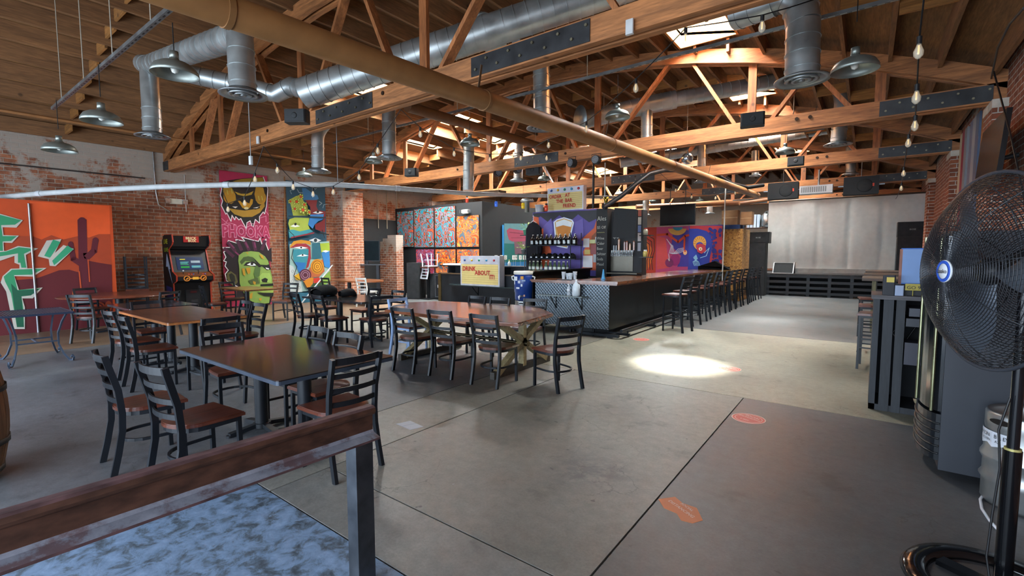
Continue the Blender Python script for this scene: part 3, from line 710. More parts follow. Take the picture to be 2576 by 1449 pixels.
# --- cactus and lettering board
t, p = board('wall_mural', 'large orange and red painted board with a cactus and green lettering by the left wall', 'mural', -13.55, .55, 3.07, .02, 2.69, '#b8420f', edge='#7a2a1c')
p.crop(0, 420, 4.025)
p.poly([(1108, 395), (300, 348), (310, 690), (420, 735), (520, 690), (640, 735), (790, 700), (900, 715), (1000, 680), (1115, 680)], '#d8511a')
p.poly([(300, 348), (-60, 325), (-60, 690), (60, 700), (310, 700)], '#b9420f')
p.poly([(1115, 680), (1000, 680), (900, 715), (790, 700), (640, 735), (520, 690), (420, 735), (310, 700), (0, 700), (-60, 1160), (360, 1130), (450, 1100), (600, 1045), (700, 1040), (790, 1065), (900, 950), (1000, 970), (1130, 990)], '#a03a16')
p.poly([(-60, 1160), (360, 1130), (450, 1100), (600, 1045), (700, 1040), (790, 1065), (900, 950), (1000, 970), (1130, 990), (1148, 1640), (-60, 1720)], '#571018')
cac = '#571220'
p.line([(830, 560), (840, 900), (855, 1270)], 92, cac); p.ell(828, 555, 45, 46, cac)
p.line([(965, 750), (950, 850), (885, 910)], 62, cac); p.ell(966, 748, 32, 36, cac); p.line([(715, 790), (740, 930), (800, 970)], 55, cac); p.ell(714, 785, 28, 32, cac)
p.line([(800, 1060), (818, 1230)], 14, '#b8481c'); p.line([(890, 940), (905, 1160)], 12, '#b8481c')
gr, wh = '#2f8a5c', '#b9b3a6'
p.poly([(-60, 470), (0, 475), (230, 540), (165, 615), (25, 610), (35, 690), (190, 695), (120, 770), (35, 765), (40, 850), (-60, 860)], wh)
p.poly([(-60, 490), (0, 485), (215, 540), (150, 585), (10, 590), (10, 600), (25, 700), (170, 700), (110, 750), (25, 755), (28, 850), (-60, 855)], gr)
p.poly([(-60, 850), (60, 850), (180, 800), (385, 825), (260, 890), (275, 1025), (195, 1030), (195, 990), (145, 970), (145, 900), (0, 950), (-60, 960)], wh)
p.poly([(-60, 870), (60, 855), (190, 812), (345, 830), (240, 880), (265, 1020), (215, 1020), (205, 970), (180, 970), (180, 875), (0, 905), (-60, 925)], gr)
p.poly([(25, 1105), (110, 1030), (470, 1022), (330, 1110), (145, 1105), (190, 1245), (430, 1220), (330, 1330), (225, 1330), (250, 1420), (250, 1640), (140, 1640), (60, 1260), (5, 1170)], wh)
p.poly([(35, 1110), (120, 1040), (440, 1030), (320, 1090), (140, 1095), (175, 1245), (410, 1228), (310, 1300), (215, 1310), (235, 1440), (240, 1620), (170, 1620), (110, 1280), (50, 1160)], gr)
p.poly([(110, 1180), (180, 1250), (400, 1235), (310, 1300), (215, 1310), (240, 1620), (170, 1620)], '#12543a')
p.poly([(470, 745), (620, 730), (520, 940), (380, 905)], wh); p.poly([(535, 735), (610, 760), (505, 920), (445, 900)], '#2f9468')
p.poly([(640, 790), (745, 830), (560, 1005), (500, 1000), (490, 930)], wh); p.poly([(680, 795), (740, 835), (545, 995), (525, 950)], '#2f9468')
p.line([(735, 1260), (740, 1580)], 10, '#c96a20')
p.ell(980, 1420, 85, 60, '#8c3212'); p.ring(980, 1420, 60, 38, 12, '#571018'); p.ell(1095, 1410, 38, 55, '#8c3212')
p.mb.build('painted_face', mflat, t)
b = MB('#9a9aa0'); q = onx(72, 505, -13.5); b.cyl((.03, q.y-1.81, 0), (.03, q.y-1.81, 2.62), .02); b.build('joint_pipe', metal(), t)
# --- pink mural
t, p = board('wall_mural', 'tall pink painted panel with an upside-down gold face above a green-faced head', 'mural', -14.93, 5.84, 7.2, .03, 4.0, '#a92a50')
p.crop(540, 430, 8.523)
bk = '#121013'
sil = [(100, 250), (300, 200), (560, 165), (1040, 130), (1090, 260), (1140, 380), (1130, 520), (1110, 760), (1070, 920), (1040, 880), (960, 980), (960, 1120), (870, 1040), (820, 1230), (760, 1070), (690, 1110), (680, 1240), (600, 1100), (560, 1020), (520, 1050), (450, 980), (430, 1050), (370, 950), (350, 1080), (260, 900), (240, 930), (140, 740), (170, 640), (120, 520), (150, 380)]
p.poly(sil, bk); p.line(sil[3:]+[sil[0]], 17, '#e8e2e4')
p.poly([(180, 370), (350, 330), (440, 500), (460, 620), (360, 710), (250, 680), (190, 600)], '#9a7a22')
p.ell(320, 560, 130, 140, '#b3851f'); p.ell(990, 580, 110, 140, '#b3851f'); p.poly([(880, 340), (1040, 360), (1085, 560), (1000, 700), (880, 640), (850, 500)], '#a47e20')
p.poly([(380, 225), (560, 175), (1030, 140), (1060, 240), (540, 262)], '#8e7420')
p.poly([(420, 440), (560, 490), (700, 490), (830, 430), (790, 510), (640, 545), (490, 510)], '#b0902c')
p.poly([(490, 640), (540, 640), (620, 720), (660, 660), (740, 700), (770, 600), (820, 610), (810, 700), (740, 800), (670, 830), (590, 790)], '#b88818')
p.ell(675, 800, 50, 28, '#d8cfa0')
p.poly([(290, 800), (480, 830), (640, 850), (860, 820), (1060, 680), (1070, 760), (960, 900), (800, 985), (600, 990), (420, 930)], '#a8842a')
p.poly([(340, 740), (480, 730), (560, 790), (430, 820)], bk); p.poly([(370, 765), (490, 765), (440, 800)], '#e9e9e6')
p.poly([(780, 790), (950, 735), (970, 800), (860, 830)], bk); p.poly([(815, 795), (950, 765), (900, 800)], '#e9e9e6')
for x in (260, 350, 930, 1000): p.line([(x, 390+(x % 7)*25), (x+20, 480+(x % 7)*25)], 12, '#b8c060')
# lettering
mbt = p.mb
p.k += 1
def ptext(p, body, a, bpt, h, c, off=0, w=1., bold=0., font=None):
    A = p.P(a); B_ = p.P(bpt); u = (B_-A); p.mb.text(body, A+p.n*(p.step*p.k+off), u, V((0, 0, 1)), h, c, wfac=w, depth=.002, bold=bold); p.k += 1
ptext(p, 'PHOOKA', (150, 1400), (1180, 1420), .46, '#e79cb8', w=.70, bold=.07)
ptext(p, 'PHOOKA', (150, 1400), (1180, 1420), .46, '#b5305a', off=.002, w=.70, bold=.035)
for s_ in ([(190, 1130), (330, 1120), (430, 1150)], [(700, 1140), (860, 1130)], [(960, 1010), (1090, 970), (1090, 1090)], [(140, 1020), (240, 1110), (270, 1050)], [(1090, 870), (1150, 950)], [(1110, 1130), (1150, 1100)]): p.line(s_, 9, '#e79cb8')
p.crop(540, 600, 8.523)
hair = [(160, 190), (370, 190), (260, 110), (280, 40), (460, 100), (440, 20), (640, 60), (560, -30), (830, 40), (930, 60), (960, -10), (1000, 120), (1090, 10), (1090, 120), (1140, 250), (1205, 190), (1215, 500), (1150, 480), (1215, 800), (1230, 960), (1250, 1150), (1180, 1400), (900, 1420), (700, 1310), (440, 1300), (480, 1030), (330, 960), (240, 900), (215, 760), (280, 680), (210, 590), (240, 500), (180, 480), (230, 400), (180, 290), (220, 270)]
p.poly(hair, '#1a0f16'); p.line(hair[:15], 17, '#eee8ea'); p.line(hair[25:]+[hair[0]], 17, '#eee8ea')
for a_, b_ in (((280, 90), (420, 260)), ((480, 60), (560, 240)), ((640, 80), (720, 240)), ((820, 70), (860, 240)), ((1060, 60), (1000, 230)), ((200, 220), (380, 380))): p.line([a_, b_], 70, '#4a1a38'); 
for a_, b_ in (((300, 90), (400, 200)), ((650, 90), (700, 190)), ((840, 90), (860, 190)), ((430, 290), (520, 370))): p.line([a_, b_], 32, '#7a2e58')
fg = '#7f9e4a'
p.poly([(500, 360), (600, 290), (760, 270), (930, 290), (1060, 380), (1130, 480), (1160, 600), (1190, 720), (1215, 820), (1225, 980), (1240, 1120), (1170, 1250), (1150, 1380), (930, 1410), (700, 1310), (580, 1120), (520, 960), (510, 640), (490, 480)], fg)
p.poly([(250, 740), (330, 700), (440, 780), (480, 930), (400, 1020), (300, 950), (240, 850)], '#5e5a30'); p.poly([(290, 770), (350, 740), (410, 800), (430, 920), (350, 950), (310, 860)], '#1e2016')
p.poly([(520, 500), (600, 400), (700, 380), (800, 400), (880, 520), (960, 570), (980, 620), (880, 600), (760, 490), (640, 480), (560, 560)], '#44582c')
p.poly([(600, 580), (660, 510), (800, 490), (960, 570), (960, 620), (870, 610), (740, 590)], bk); p.poly([(670, 560), (740, 520), (830, 535), (880, 580), (770, 585)], '#e6e9ea'); p.ell(780, 545, 30, 25, bk)
p.poly([(1000, 600), (1150, 550), (1190, 660), (1100, 680)], bk); p.poly([(1070, 620), (1150, 640), (1140, 665), (1090, 655)], '#e6e9ea')
p.poly([(800, 400), (960, 560), (1140, 570), (1150, 600), (960, 600), (900, 560)], '#161a12')
p.poly([(930, 820), (1000, 740), (1160, 740), (1200, 850), (1180, 950), (1080, 930), (960, 940)], '#94b457'); p.poly([(980, 880), (1060, 840), (1120, 870), (1100, 940), (1000, 930)], '#151811')
p.poly([(960, 980), (1230, 960), (1240, 1010), (960, 1020)], '#10130e'); p.poly([(870, 1110), (1000, 1090), (1240, 1090), (1235, 1160), (1010, 1160)], '#8fab50'); p.poly([(880, 1160), (1240, 1165), (1230, 1240), (1040, 1230)], '#161a12')
p.poly([(860, 560), (960, 640), (940, 800), (860, 850), (820, 760)], '#4d6a35'); p.poly([(700, 900), (900, 830), (940, 960), (760, 980)], '#465a30')
for pts in ([(560, 640), (620, 640), (640, 800), (590, 780)], [(640, 630), (740, 620), (740, 740), (690, 760)], [(930, 330), (1000, 360), (1040, 440), (980, 420)], [(800, 910), (860, 930), (850, 1000), (800, 960)], [(740, 1180), (790, 1150), (780, 1280), (700, 1290)], [(930, 1270), (990, 1280), (970, 1330), (930, 1320)], [(640, 290), (690, 300), (700, 350)]): p.poly(pts, '#b98f25')
p.poly([(160, 1130), (450, 1130), (440, 1340), (250, 1350)], '#8f1f24')
p.mb.build('painted_face', mflat, t)
# --- teal mural
t, p = board('wall_mural', 'tall teal painted panel with eyes, daisies and abstract faces on the left wall', 'mural', -14.93, 7.78, 9.14, .03, 3.95, '#1c4c60')
p.crop(540, 430, 8.523)
p.line([(1495, 130), (1530, 2860)], 30, '#8a623c')
p.poly([(1870, 370), (1950, 370), (2100, 480), (2200, 520), (2230, 600), (2150, 640), (1900, 620)], '#2c74a8')
ye = '#a9b84a'
p.poly([(1600, 620), (1740, 540), (1860, 510), (1900, 640), (1990, 740), (2010, 900), (2000, 960), (1680, 960), (1640, 780)], ye)
for x, y, r_ in ((1620, 655, 50), (1745, 660, 70), (1830, 555, 60), (1900, 725, 60), (1690, 815, 60), (1860, 840, 80), (1990, 890, 55)):
    for k in range(6): a = k*PI/3+.3; p.ell(x+r_*.75*math.cos(a), y+r_*.75*math.sin(a), r_*.36, r_*.36, '#39401e'); p.ell(x+r_*.75*math.cos(a), y+r_*.75*math.sin(a), r_*.28, r_*.28, '#bfcf5c')
    p.ell(x, y, r_*.42, r_*.42, '#c94c18')
p.poly([(1900, 630), (2160, 630), (2140, 760), (2180, 850), (2340, 870), (2330, 990), (2260, 1080), (2110, 1150), (2120, 1250), (2250, 1300), (2330, 1320), (2330, 990), (2020, 960), (2010, 780)], '#6e1c22')
p.poly([(2010, 940), (2300, 930), (2280, 1040), (2180, 1080), (2100, 1160), (2060, 1240), (1960, 1150), (2000, 1020)], '#2a78b8')
p.poly([(2060, 900), (2160, 860), (2290, 895), (2180, 925)], '#cfd8dc'); p.ell(2170, 880, 28, 26, bk)
p.poly([(1560, 1040), (1680, 1000), (1990, 1010), (1960, 1160), (2010, 1260), (1880, 1330), (1700, 1380), (1580, 1300), (1535, 1130)], '#9cb046')
p.poly([(1580, 1190), (1680, 1140), (1790, 1190), (1680, 1210)], '#d6dfd8'); p.ell(1690, 1145, 26, 28, bk)
for k in range(7): p.line([(1600+28*k, 1150-abs(3-k)*-6), (1585+32*k, 1105+abs(3-k)*10)], 6, bk)
p.poly([(1535, 1270), (1640, 1260), (1780, 1300), (2000, 1250), (2060, 1300), (1840, 1380), (1560, 1440)], '#2f8a96')
p.line([(1600, 1430), (2080, 1330)], 30, '#7c2430'); p.line([(1540, 1280), (1650, 1380), (1660, 1440)], 12, bk)
p.line([(2260, 1270), (2310, 1440)], 16, bk); p.line([(2220, 1330), (2400, 1370)], 26, bk)
for s_ in ([(1600, 500), (1570, 430), (1650, 400)], [(1720, 400), (1760, 470), (1840, 480)], [(2060, 360), (2110, 400), (2160, 350)], [(2190, 660), (2250, 700), (2200, 740)], [(2270, 800), (2290, 730), (2370, 720)]): p.line(s_, 12, '#86a0ac')
p.line([(1540, 975), (2320, 1005)], 30, '#14313c')
p.crop(540, 600, 8.523)
p.poly([(1555, 120), (2400, 60), (2420, 900), (2300, 1100), (1570, 1150)], '#8fb0a8')
p.poly([(1550, 560), (1640, 600), (1700, 760), (1800, 900), (1830, 1140), (1570, 1150)], '#b9c0bc')
for i in range(6): p.ring(1620+(i % 3)*70, 700+i*70, 26, 26, 5, '#5a6468', 8)
p.poly([(1560, 160), (1640, 60), (1800, 30), (2000, 60), (2010, 140), (1860, 100), (1640, 140), (1570, 220)], '#b8801c')
p.poly([(1560, 200), (1700, 110), (1900, 110), (2000, 180), (2010, 420), (1960, 600), (1900, 660), (1960, 300), (1940, 220), (1640, 200)], '#8e2430')
p.poly([(1640, 190), (1800, 170), (1950, 200), (1800, 230)], '#d8dcdc'); p.ell(1800, 195, 20, 20, bk)
p.poly([(1620, 230), (1960, 230), (1950, 400), (1900, 640), (1760, 740), (1640, 480)], '#2b7f8c'); p.poly([(1650, 500), (1900, 520), (1850, 700), (1760, 740)], '#1f66a4')
p.poly([(1700, 380), (1830, 330), (1960, 370), (1840, 385)], '#dde2e0'); p.ell(1830, 352, 20, 20, bk)
p.poly([(1960, 40), (2100, -10), (2230, 40), (2120, 90)], '#cfd6d8'); p.ell(2105, 40, 36, 40, '#1d3038')
p.poly([(2030, 100), (2200, 90), (2230, 420), (2120, 440), (2030, 430)], '#1e5d6c')
p.poly([(2200, 110), (2400, 90), (2410, 260), (2230, 300)], '#93ab30'); p.poly([(2230, 300), (2400, 260), (2420, 640), (2300, 600)], '#2a74b0')
p.poly([(2240, 270), (2320, 250), (2400, 270), (2320, 300)], '#d8dcdc')
p.poly([(1960, 640), (2260, 440), (2300, 700), (2180, 820), (1960, 830)], '#a85a34')
for r_, c_ in ((140, '#b87a14'), (112, '#7a4810'), (98, '#c88a1a'), (72, '#7a4810'), (58, '#d09420'), (32, '#7a4810'), (20, '#c88a1a')): p.ell(2140, 600, r_, r_*1.15, c_)
for r_, c_ in ((130, '#4e1a2e'), (100, '#a07888'), (86, '#4e1a2e'), (62, '#a07888'), (48, '#4e1a2e')): p.ell(1880, 780, r_, r_, c_)
p.poly([(1640, 800), (1740, 740), (1780, 900), (1680, 880)], '#c89a18'); p.line([(1620, 230), (1580, 420), (1700, 600), (1630, 800), (1790, 910)], 14, bk)
p.poly([(1830, 920), (1960, 840), (2060, 830), (2040, 960), (1960, 1050), (1900, 1060)], '#c07a1a'); p.poly([(2050, 850), (2180, 830), (2210, 930), (2060, 960)], '#b83024')
p.poly([(2040, 960), (2210, 930), (2290, 1020), (2000, 1040)], '#2c4a2c'); p.poly([(1970, 1060), (2130, 1010), (2310, 1070), (2150, 1120)], '#2c6a7c'); p.line([(1920, 1060), (2050, 1140), (2300, 1130)], 30, bk); p.line([(1840, 930), (1920, 1070)], 12, bk)
p.poly([(2200, 880), (2400, 690), (2420, 900), (2280, 1000)], '#7a9a3c'); p.poly([(1570, 1160), (2400, 1140), (2380, 1370), (1570, 1390)], '#2a6478')
p.mb.build('painted_face', mflat, t)
# --- black room with swirl paintings
bx = MB('#17181a'); xr = -10.83
bx.box(-15.5, xr, 12.6, 16.2, 0, 3.43); bx.box(-14.55, -14.5, 12.1, 12.6, 0, 0.01)
struct(bx.build('wall_black_room', paint(.7, var=.15)))
b = MB('#17181a'); b.box(-15.62, -15.45, 10.6, 12.6, 0, 2.95); struct(b.build('trim_5', paint(.7)))
def ypx(a, c, y=12.55):
    A = ony(a[0], a[1], y); C_ = ony(c[0], c[1], y); return A.x, C_.x, C_.z, A.z
mw1 = swirl('swirl_teal_red', ['#2a7f90', '#a83a2c', '#4f421c', '#3aa0a8', '#b04838', '#2f8fa0', '#94405c', '#5a4a20', '#c04e30'], 1.7, '#3a1c30')
mw2 = swirl('swirl_orange', ['#4a5a66', '#c84a18', '#e0913c', '#c84a18', '#5c6670', '#d86a20', '#e8a050', '#b8401a'], 1.9, '#1a1416')
mw3 = swirl('swirl_violet', ['#a02c40', '#2c2850', '#b83a48', '#7a80a8', '#8a2a50', '#c0504a'], 4.5, '#201428')
pcs = [((998, 533), (1041, 621), mw1, 'swirling teal and red painting, leftmost of the top row on the black room'), ((1041, 527), (1092, 622), mw1, 'swirling teal and red painting, second of the top row on the black room'),
       ((1093, 522), (1146, 622), mw1, 'swirling teal and red painting, third of the top row on the black room'), ((1148, 544), (1205, 621), mw2, 'orange, grey and blue squiggle painting below the exit light on the black room'),
       ((1149, 627), (1206, 690), mw2, 'orange squiggle painting low on the black room, the right one behind the lit letter sign'), ((1095, 627), (1147, 700), mw2, 'orange squiggle painting low on the black room, the left one'),
       ((1046, 627), (1093, 692), mw3, 'violet and red swirl painting behind the upturned silver chair')]
for i, (a_, c_, m_, lab) in enumerate(pcs):
    x0, x1, z0, z1 = ypx(a_, c_); xc = (x0+x1)/2
    b = MB('#26201c'); b.box(x0-xc, x1-xc, .0, .04, z0, z1); b.m = 1; b.add([(x0-xc+.01, -.002, z0+.01), (x1-xc-.01, -.002, z0+.01), (x1-xc-.01, -.002, z1-.01), (x0-xc+.01, -.002, z1-.01)], [(0, 1, 2, 3)])
    o = b.build('wall_painting', [mflat, m_], None, (xc, 12.55, 0)); tag(o, lab, 'painting', 'paintings on the black room')
# seascape painting with a pink figure on the right face
o_ = V((xr, 13.6, 0)); t = thing('seascape_painting', 'tall teal canvas with a blurred pink shape on the black wall', 'painting', o_)
y0, y1 = onx(1266, 562, xr+.05).y, onx(1345, 563, xr+.05).y; z1 = 2.66; z0 = 1.0
b = MB('#1f78b0'); b.box(.004, .05, y0-13.6, y1-13.6, z0, z1); b.build('canvas', mflat, t)
p = Paint(lambda px, py: onx(px, py, xr+.051)-o_, (1, 0, 0)); p.crop(1230, 540, 8.587)
p.poly([(330, 190), (830, 195), (840, 700), (330, 680)], '#5f9298'); p.poly([(330, 620), (840, 640), (840, 1010), (330, 1030)], '#127068')
p.poly([(380, 340), (440, 290), (520, 310), (840, 360), (840, 580), (500, 580), (430, 540), (400, 440)], '#b04660'); p.line([(450, 380), (830, 420)], 20, '#8c3048'); p.line([(480, 500), (830, 500)], 14, '#8c3048')
p.poly([(540, 580), (840, 570), (840, 860), (560, 860)], '#7c5864'); p.mb.build('painted_face', mflat, t)
# exit light and wall emergency light
def elight(label, p0, ux, n_):
    t = thing('emergency_light', label, 'light', p0); u = V(ux); n_ = V(n_)
    b = MB('#cfcbb8'); b.ext([u*-.14+V((0, 0, -.07)), u*.14+V((0, 0, -.07)), u*.14+V((0, 0, .07)), u*-.14+V((0, 0, .07))], n_*.07); b.build('housing', paint(.5), t)
    for s in (-1, 1):
        b = MB('#d8dade'); c_ = u*(.2*s)+n_*.05; b.ext([c_+u*-.055+V((0, 0, -.06)), c_+u*.055+V((0, 0, -.06)), c_+u*.055+V((0, 0, .06)), c_+u*-.055+V((0, 0, .06))], n_*.07); b.build('lamp_head', metal(.2, .8, 1.1), t)
elight('double-headed emergency light high on the black room above the orange painting', ony(1174, 532, 12.54), (1, 0, 0), (0, -1, 0))
elight('double-headed emergency light on the left brick wall above the arcade machine', onx(441, 507, XL+.03), (0, 1, 0), (1, 0, 0))
# ================================================================== arcade machine
ax, ay0, ay1 = -13.75, 4.27, 5.1
t = thing('arcade_machine', 'black upright arcade machine with orange trim and a lit screen', 'arcade machine', (ax, (ay0+ay1)/2, 0))
hw = (ay1-ay0)/2
side = [(-.75, 0), (-.12, 0), (-.12, .86), (.1, .93), (.12, 1.06), (-.13, 1.16), (-.33, 1.72), (-.08, 1.84), (-.02, 1.9), (-.06, 2.08), (-.6, 2.08), (-.75, 1.95)]
for s in (-1, 1):
    b = MB('#0f0f12'); yy = s*hw
    b.ext([(x, yy-.012, z) for x, z in side], (0, .024, 0))
    b.col('#9c3420')
    for (xa, za), (xb, zb) in zip(side[1:10], side[2:11]): b.bar((xa+.004, yy, za), (xb+.004, yy, zb), .03, .012, (1, 0, .3))
    sd = b.build('side_panel', mblk, t)
    if s < 0:
        a_ = Paint(lambda u, v: V((u, yy-.014, v)), (0, -1, 0)); a_.mb.text('LIVE', (-.62, yy-.016, 1.86), (1, 0, 0), (0, 0, 1), .17, '#b8b020', wfac=.9); a_.mb.text('LIVE', (-.6, yy-.016, 1.66), (1, 0, 0), (0, 0, 1), .15, '#8f9a18')
        a_.poly([(-.45, 1.62), (-.25, 1.22), (-.32, 1.22), (-.15, .85), (-.42, 1.28), (-.55, 1.28)], '#9aa3b8'); a_.poly([(-.6, .8), (-.2, .75), (-.2, .5), (-.6, .45)], '#252560')
        a_.mb.build('side_art', mflat, sd)
b = MB('#0c0c0e'); b.box(-.72, -.14, -hw, hw, 0, .86); b.box(-.72, -.34, -hw, hw, .86, 1.72); b.box(-.72, -.34, -hw, hw, 1.7, 1.82); b.box(-.72, -.1, -hw, hw, 1.8, 2.06); b.build('cabinet_body', mblk, t)
b = MB('#1a1a1c'); b.ext([(-.15, -hw, 1.13), (-.15, hw, 1.13), (-.35, hw, 1.7), (-.35, -hw, 1.7)], (-.02, 0, 0)); b.build('bezel', mblk, t)
def dface(p, q, a): return V((-.145+(-.2)*p, q, 1.13+.57*p))+V((.006*a, 0, .002*a))
b = MB('#13203c'); b.add([dface(.12, -hw*.72, 1), dface(.12, hw*.72, 1), dface(.68, hw*.72, 1), dface(.68, -hw*.72, 1)], [(0, 1, 2, 3)])
for p0, p1, q0, q1, c_ in ((.2, .27, -.22, -.03, '#1d7a2a'), (.2, .3, .02, .23, '#3a7a88'), (.42, .52, .02, .23, '#7a8890'), (.56, .6, -.22, -.1, '#a8a020'), (.35, .37, -.22, -.04, '#3aa060'), (.4, .42, -.22, -.06, '#5aa8a0'), (.45, .47, -.22, -.03, '#5aa8a0'), (.22, .24, .05, .2, '#b0c020')):
    b.c = lin(c_); b.add([dface(p0, q0, 1.5), dface(p0, q1, 1.5), dface(p1, q1, 1.5), dface(p1, q0, 1.5)], [(0, 1, 2, 3)])
b.build('screen', paint(.2, emit=.25, var=0), t)
b = MB('#6a3a1c'); b.ext([(-.12, -hw, 1.14), (.11, -hw, 1.05), (.11, hw, 1.05), (-.12, hw, 1.14)], (0, 0, -.03)); b.col('#0f0f12').box(-.1, .11, -hw, hw, .93, 1.03); cp = b.build('control_panel', mblk, t)
for q, c_ in ((-.24, '#101010'), (.1, '#101010')):
    b = MB(c_); b.cyl((.0, q, 1.09), (.02, q, 1.17), .008); b.col('#c8c8c8' if q < 0 else '#181818').ball((.02, q, 1.18), .02); b.build('joystick', mblk, cp)
for q, c_ in ((-.12, '#b83a1c'), (-.06, '#b83a1c'), (-.02, '#3a5a9a'), (.2, '#b83a1c'), (.25, '#5a4aa0')):
    b = MB(c_); b.cyl((.02, q, 1.075), (.022, q, 1.1), .018, n=10); b.build('button', mblk, cp)
b = MB('#c8781c'); 
for q in (-.2, .17): b.shell([(.05, 0), (.05, .012), (.072, .012), (.072, 0)], (.115, q, .985), 20, (1, 0, 0)); b.bar((.118, q-.02, .96), (.118, q+.03, 1.0), .03, .004, (1, 0, 0))
b.box(.112, .118, -.14, .11, .97, 1.0); b.col('#d8a030').box(.113, .12, -.07, .06, .955, 1.02); b.build('front_art', mflat, cp)
b = MB('#a81c14'); b.box(-.1, -.07, -.17, .17, 1.9, 2.05)
b.text('BRICK', (-.068, -.125, 1.975), (0, 1, 0), (0, 0, 1), .085, '#e8d8a0', bold=.03); b.text('BOX', (-.068, -.075, 1.91), (0, 1, 0), (0, 0, 1), .085, '#e8d8a0', bold=.03); b.build('marquee_sign', mflat, t)
b = MB('#1c1c1f'); b.box(-.14, -.118, -.16, .16, .3, .68); b.col('#4a1418').box(-.118, -.114, -.06, .08, .6, .65); b.col('#2c2c30').box(-.118, -.11, -.05, .1, .36, .42); b.build('coin_door', mblk, t)
# ================================================================== television on a stand by the stub wall
t = thing('television', 'black flat television on a dark stand before the stepped brick wall', 'television', (-14.55, 10.5, 0), R(33))
b = MB('#0b0c10'); b.box(-.48, .48, -.03, .03, 1.33, 2.08); b.build('housing', mblk, t); b = MB('#10181c'); b.box(-.46, .46, -.036, -.03, 1.36, 2.06); b.build('screen', paint(.5, spec=.05), t)
b = MB('#101013'); b.box(-.04, .04, 0, .06, 1.22, 1.4); b.build('neck', mblk, t)
t = thing('television_stand', 'dark metal stand with a shelf under the flat television', 'stand', (-14.55, 10.5, 0), R(33))
for x in (-.45, .35): b = MB('#1c1d22'); b.box(x, x+.1, -.06, .04, 0, 1.19); b.build('post', mblk, t)
b = MB('#3a3c42'); b.box(-.62, .62, -.22, .2, 1.19, 1.22); b.build('shelf', mblk, t)
b = MB('#9aa0a8'); b.box(-.2, .2, -.1, .1, 0, .06); o = b.build('projector', paint(.4), None, (-14.95, 10.22, 1.221)); tag(o, 'small grey device on the left end of the television stand', 'projector')
# stray white stick leaning at the teal mural
t = MB('#d0d0d0'); t.cyl((0, 0, 0), V((.02, 1.12, 1.2)), .02); o = t.build('painted_stick', paint(.4), None, onx(750, 712, -14.7)); o.location.x = -14.6
o.location = V((-14.6, 8.0, .02)); o.rotation_euler = (0, 0, 0); tag(o, 'white pole leaning diagonally in front of the teal mural', 'pole')
# ================================================================== loudspeakers by the black room
def spk(name, label, loc, w, d, h, rz=0, logo=None, group=None, col='#141517'):
    t = thing(name, label, 'speaker', loc, rz, group)
    b = MB(col); b.rbox(-w/2, w/2, -d/2, d/2, 0, h, .02); b.build('cabinet', paint(.75, var=.1), t)
    b = MB('#1f2023'); b.box(-w/2+.025, w/2-.025, -d/2-.012, -d/2, .03, h-.03); g_ = b.build('grille', paint(.85, var=.4), t)
    if logo:
        b = MB(logo[1]); b.text(logo[0], (logo[2]*w/2, -d/2-.013, logo[3]*h), (1, 0, 0), (0, 0, 1), logo[4], logo[1], align='CENTER'); b.build('badge', mflat, g_)
    return t
p = onz(1037, 752); spk('loudspeaker', 'tall black loudspeaker beside the stepped brick wall', (p.x, p.y+.2, 0), .5, .5, 1.28, R(20))
spk('loudspeaker', 'black loudspeaker between the tall one and the road case', (-12.15, 11.8, 0), .55, .5, .9, R(15))
t = thing('road_case', 'black road case with metal edges by the counter', 'case', (-11.75, 11.75, 0), R(8))
b = MB('#14171c'); b.box(-.3, .3, -.25, .25, .08, .85); b.build('body', mblk, t); b = MB('#7d828a')
for z in (.1, .84): b.box(-.31, .31, -.262, -.25, z-.012, z+.012)
for x in (-.3, .3): b.box(x-.012, x+.012, -.262, -.25, .08, .85)
b.build('edge_trim', metal(), t); b = MB('#b8bcc0'); b.box(-.2, -.05, -.262, -.255, .42, .52); b.build('tag_label', mflat, t)
for x in (-.22, .22): b = MB('#0e0e0e'); b.cyl((x-.02, 0, .04), (x+.02, 0, .04), .04); b.build('wheel', mblk, t)
# tall stand under the upturned silver chair
t = thing('small_table', 'small dark stand with a reddish top beside the tall speaker', 'table', (-12.35, 11.45, 0)); b = MB('#5a2e24'); b.box(-.25, .25, -.2, .2, 1.1, 1.14); b.build('tabletop', mtop, t); b = MB('#151518'); b.box(-.04, .04, -.04, .04, 0, 1.1); b.box(-.2, .2, -.2, .2, 0, .03); b.build('column', mblk, t)
sc.location = (-12.3, 11.5, 1.6)
# ================================================================== left counter
CY_ = 11.2
t = thing('counter', 'black steel-fronted service counter with an open upper shelf, left of the bar', 'counter', (-8.6, CY_, 0))
b = MB('#26292e'); b.box(-2.95, 3.0, .0, .6, 0, .93); b.build('front', metal(.45, .7, 1.1, 3, .5), t)
b = MB('#6a5a3c'); b.box(-2.98, -2.85, -.03, .1, 0, .95); b.build('corner_post', metal(.5, .6, 1.1), t)
b = MB('#5a4634'); b.box(-2.98, 3.0, -.03, .62, .93, .965); b.build('ledge', mtop, t)
b = MB('#3d4046'); b.box(-2.95, 3.0, .02, .6, 1.19, 1.22); b.build('countertop', metal(.3), t)
b = MB('#232427'); b.box(-2.9, 3.0, .35, .38, .965, 1.19)
for x in (-2.55, -.2, 2.0, 2.9): b.box(x-.02, x+.02, .03, .36, .965, 1.19)
b.build('upper_shelf', mblk, t)
t = thing('wall_shelf', 'rounded dark glass shelf on brackets along the counter front', 'shelf', (-9.1, CY_, 0))
b = MB('#2c3638'); b.prism([(-1.9, -.01), (-1.8, -.2), (-1.5, -.32), (-1, -.36), (1.2, -.36), (1.7, -.3), (1.95, -.2), (2.0, -.01)], .585, .61); b.build('shelf_board', paint(.12, spec=.8), t)
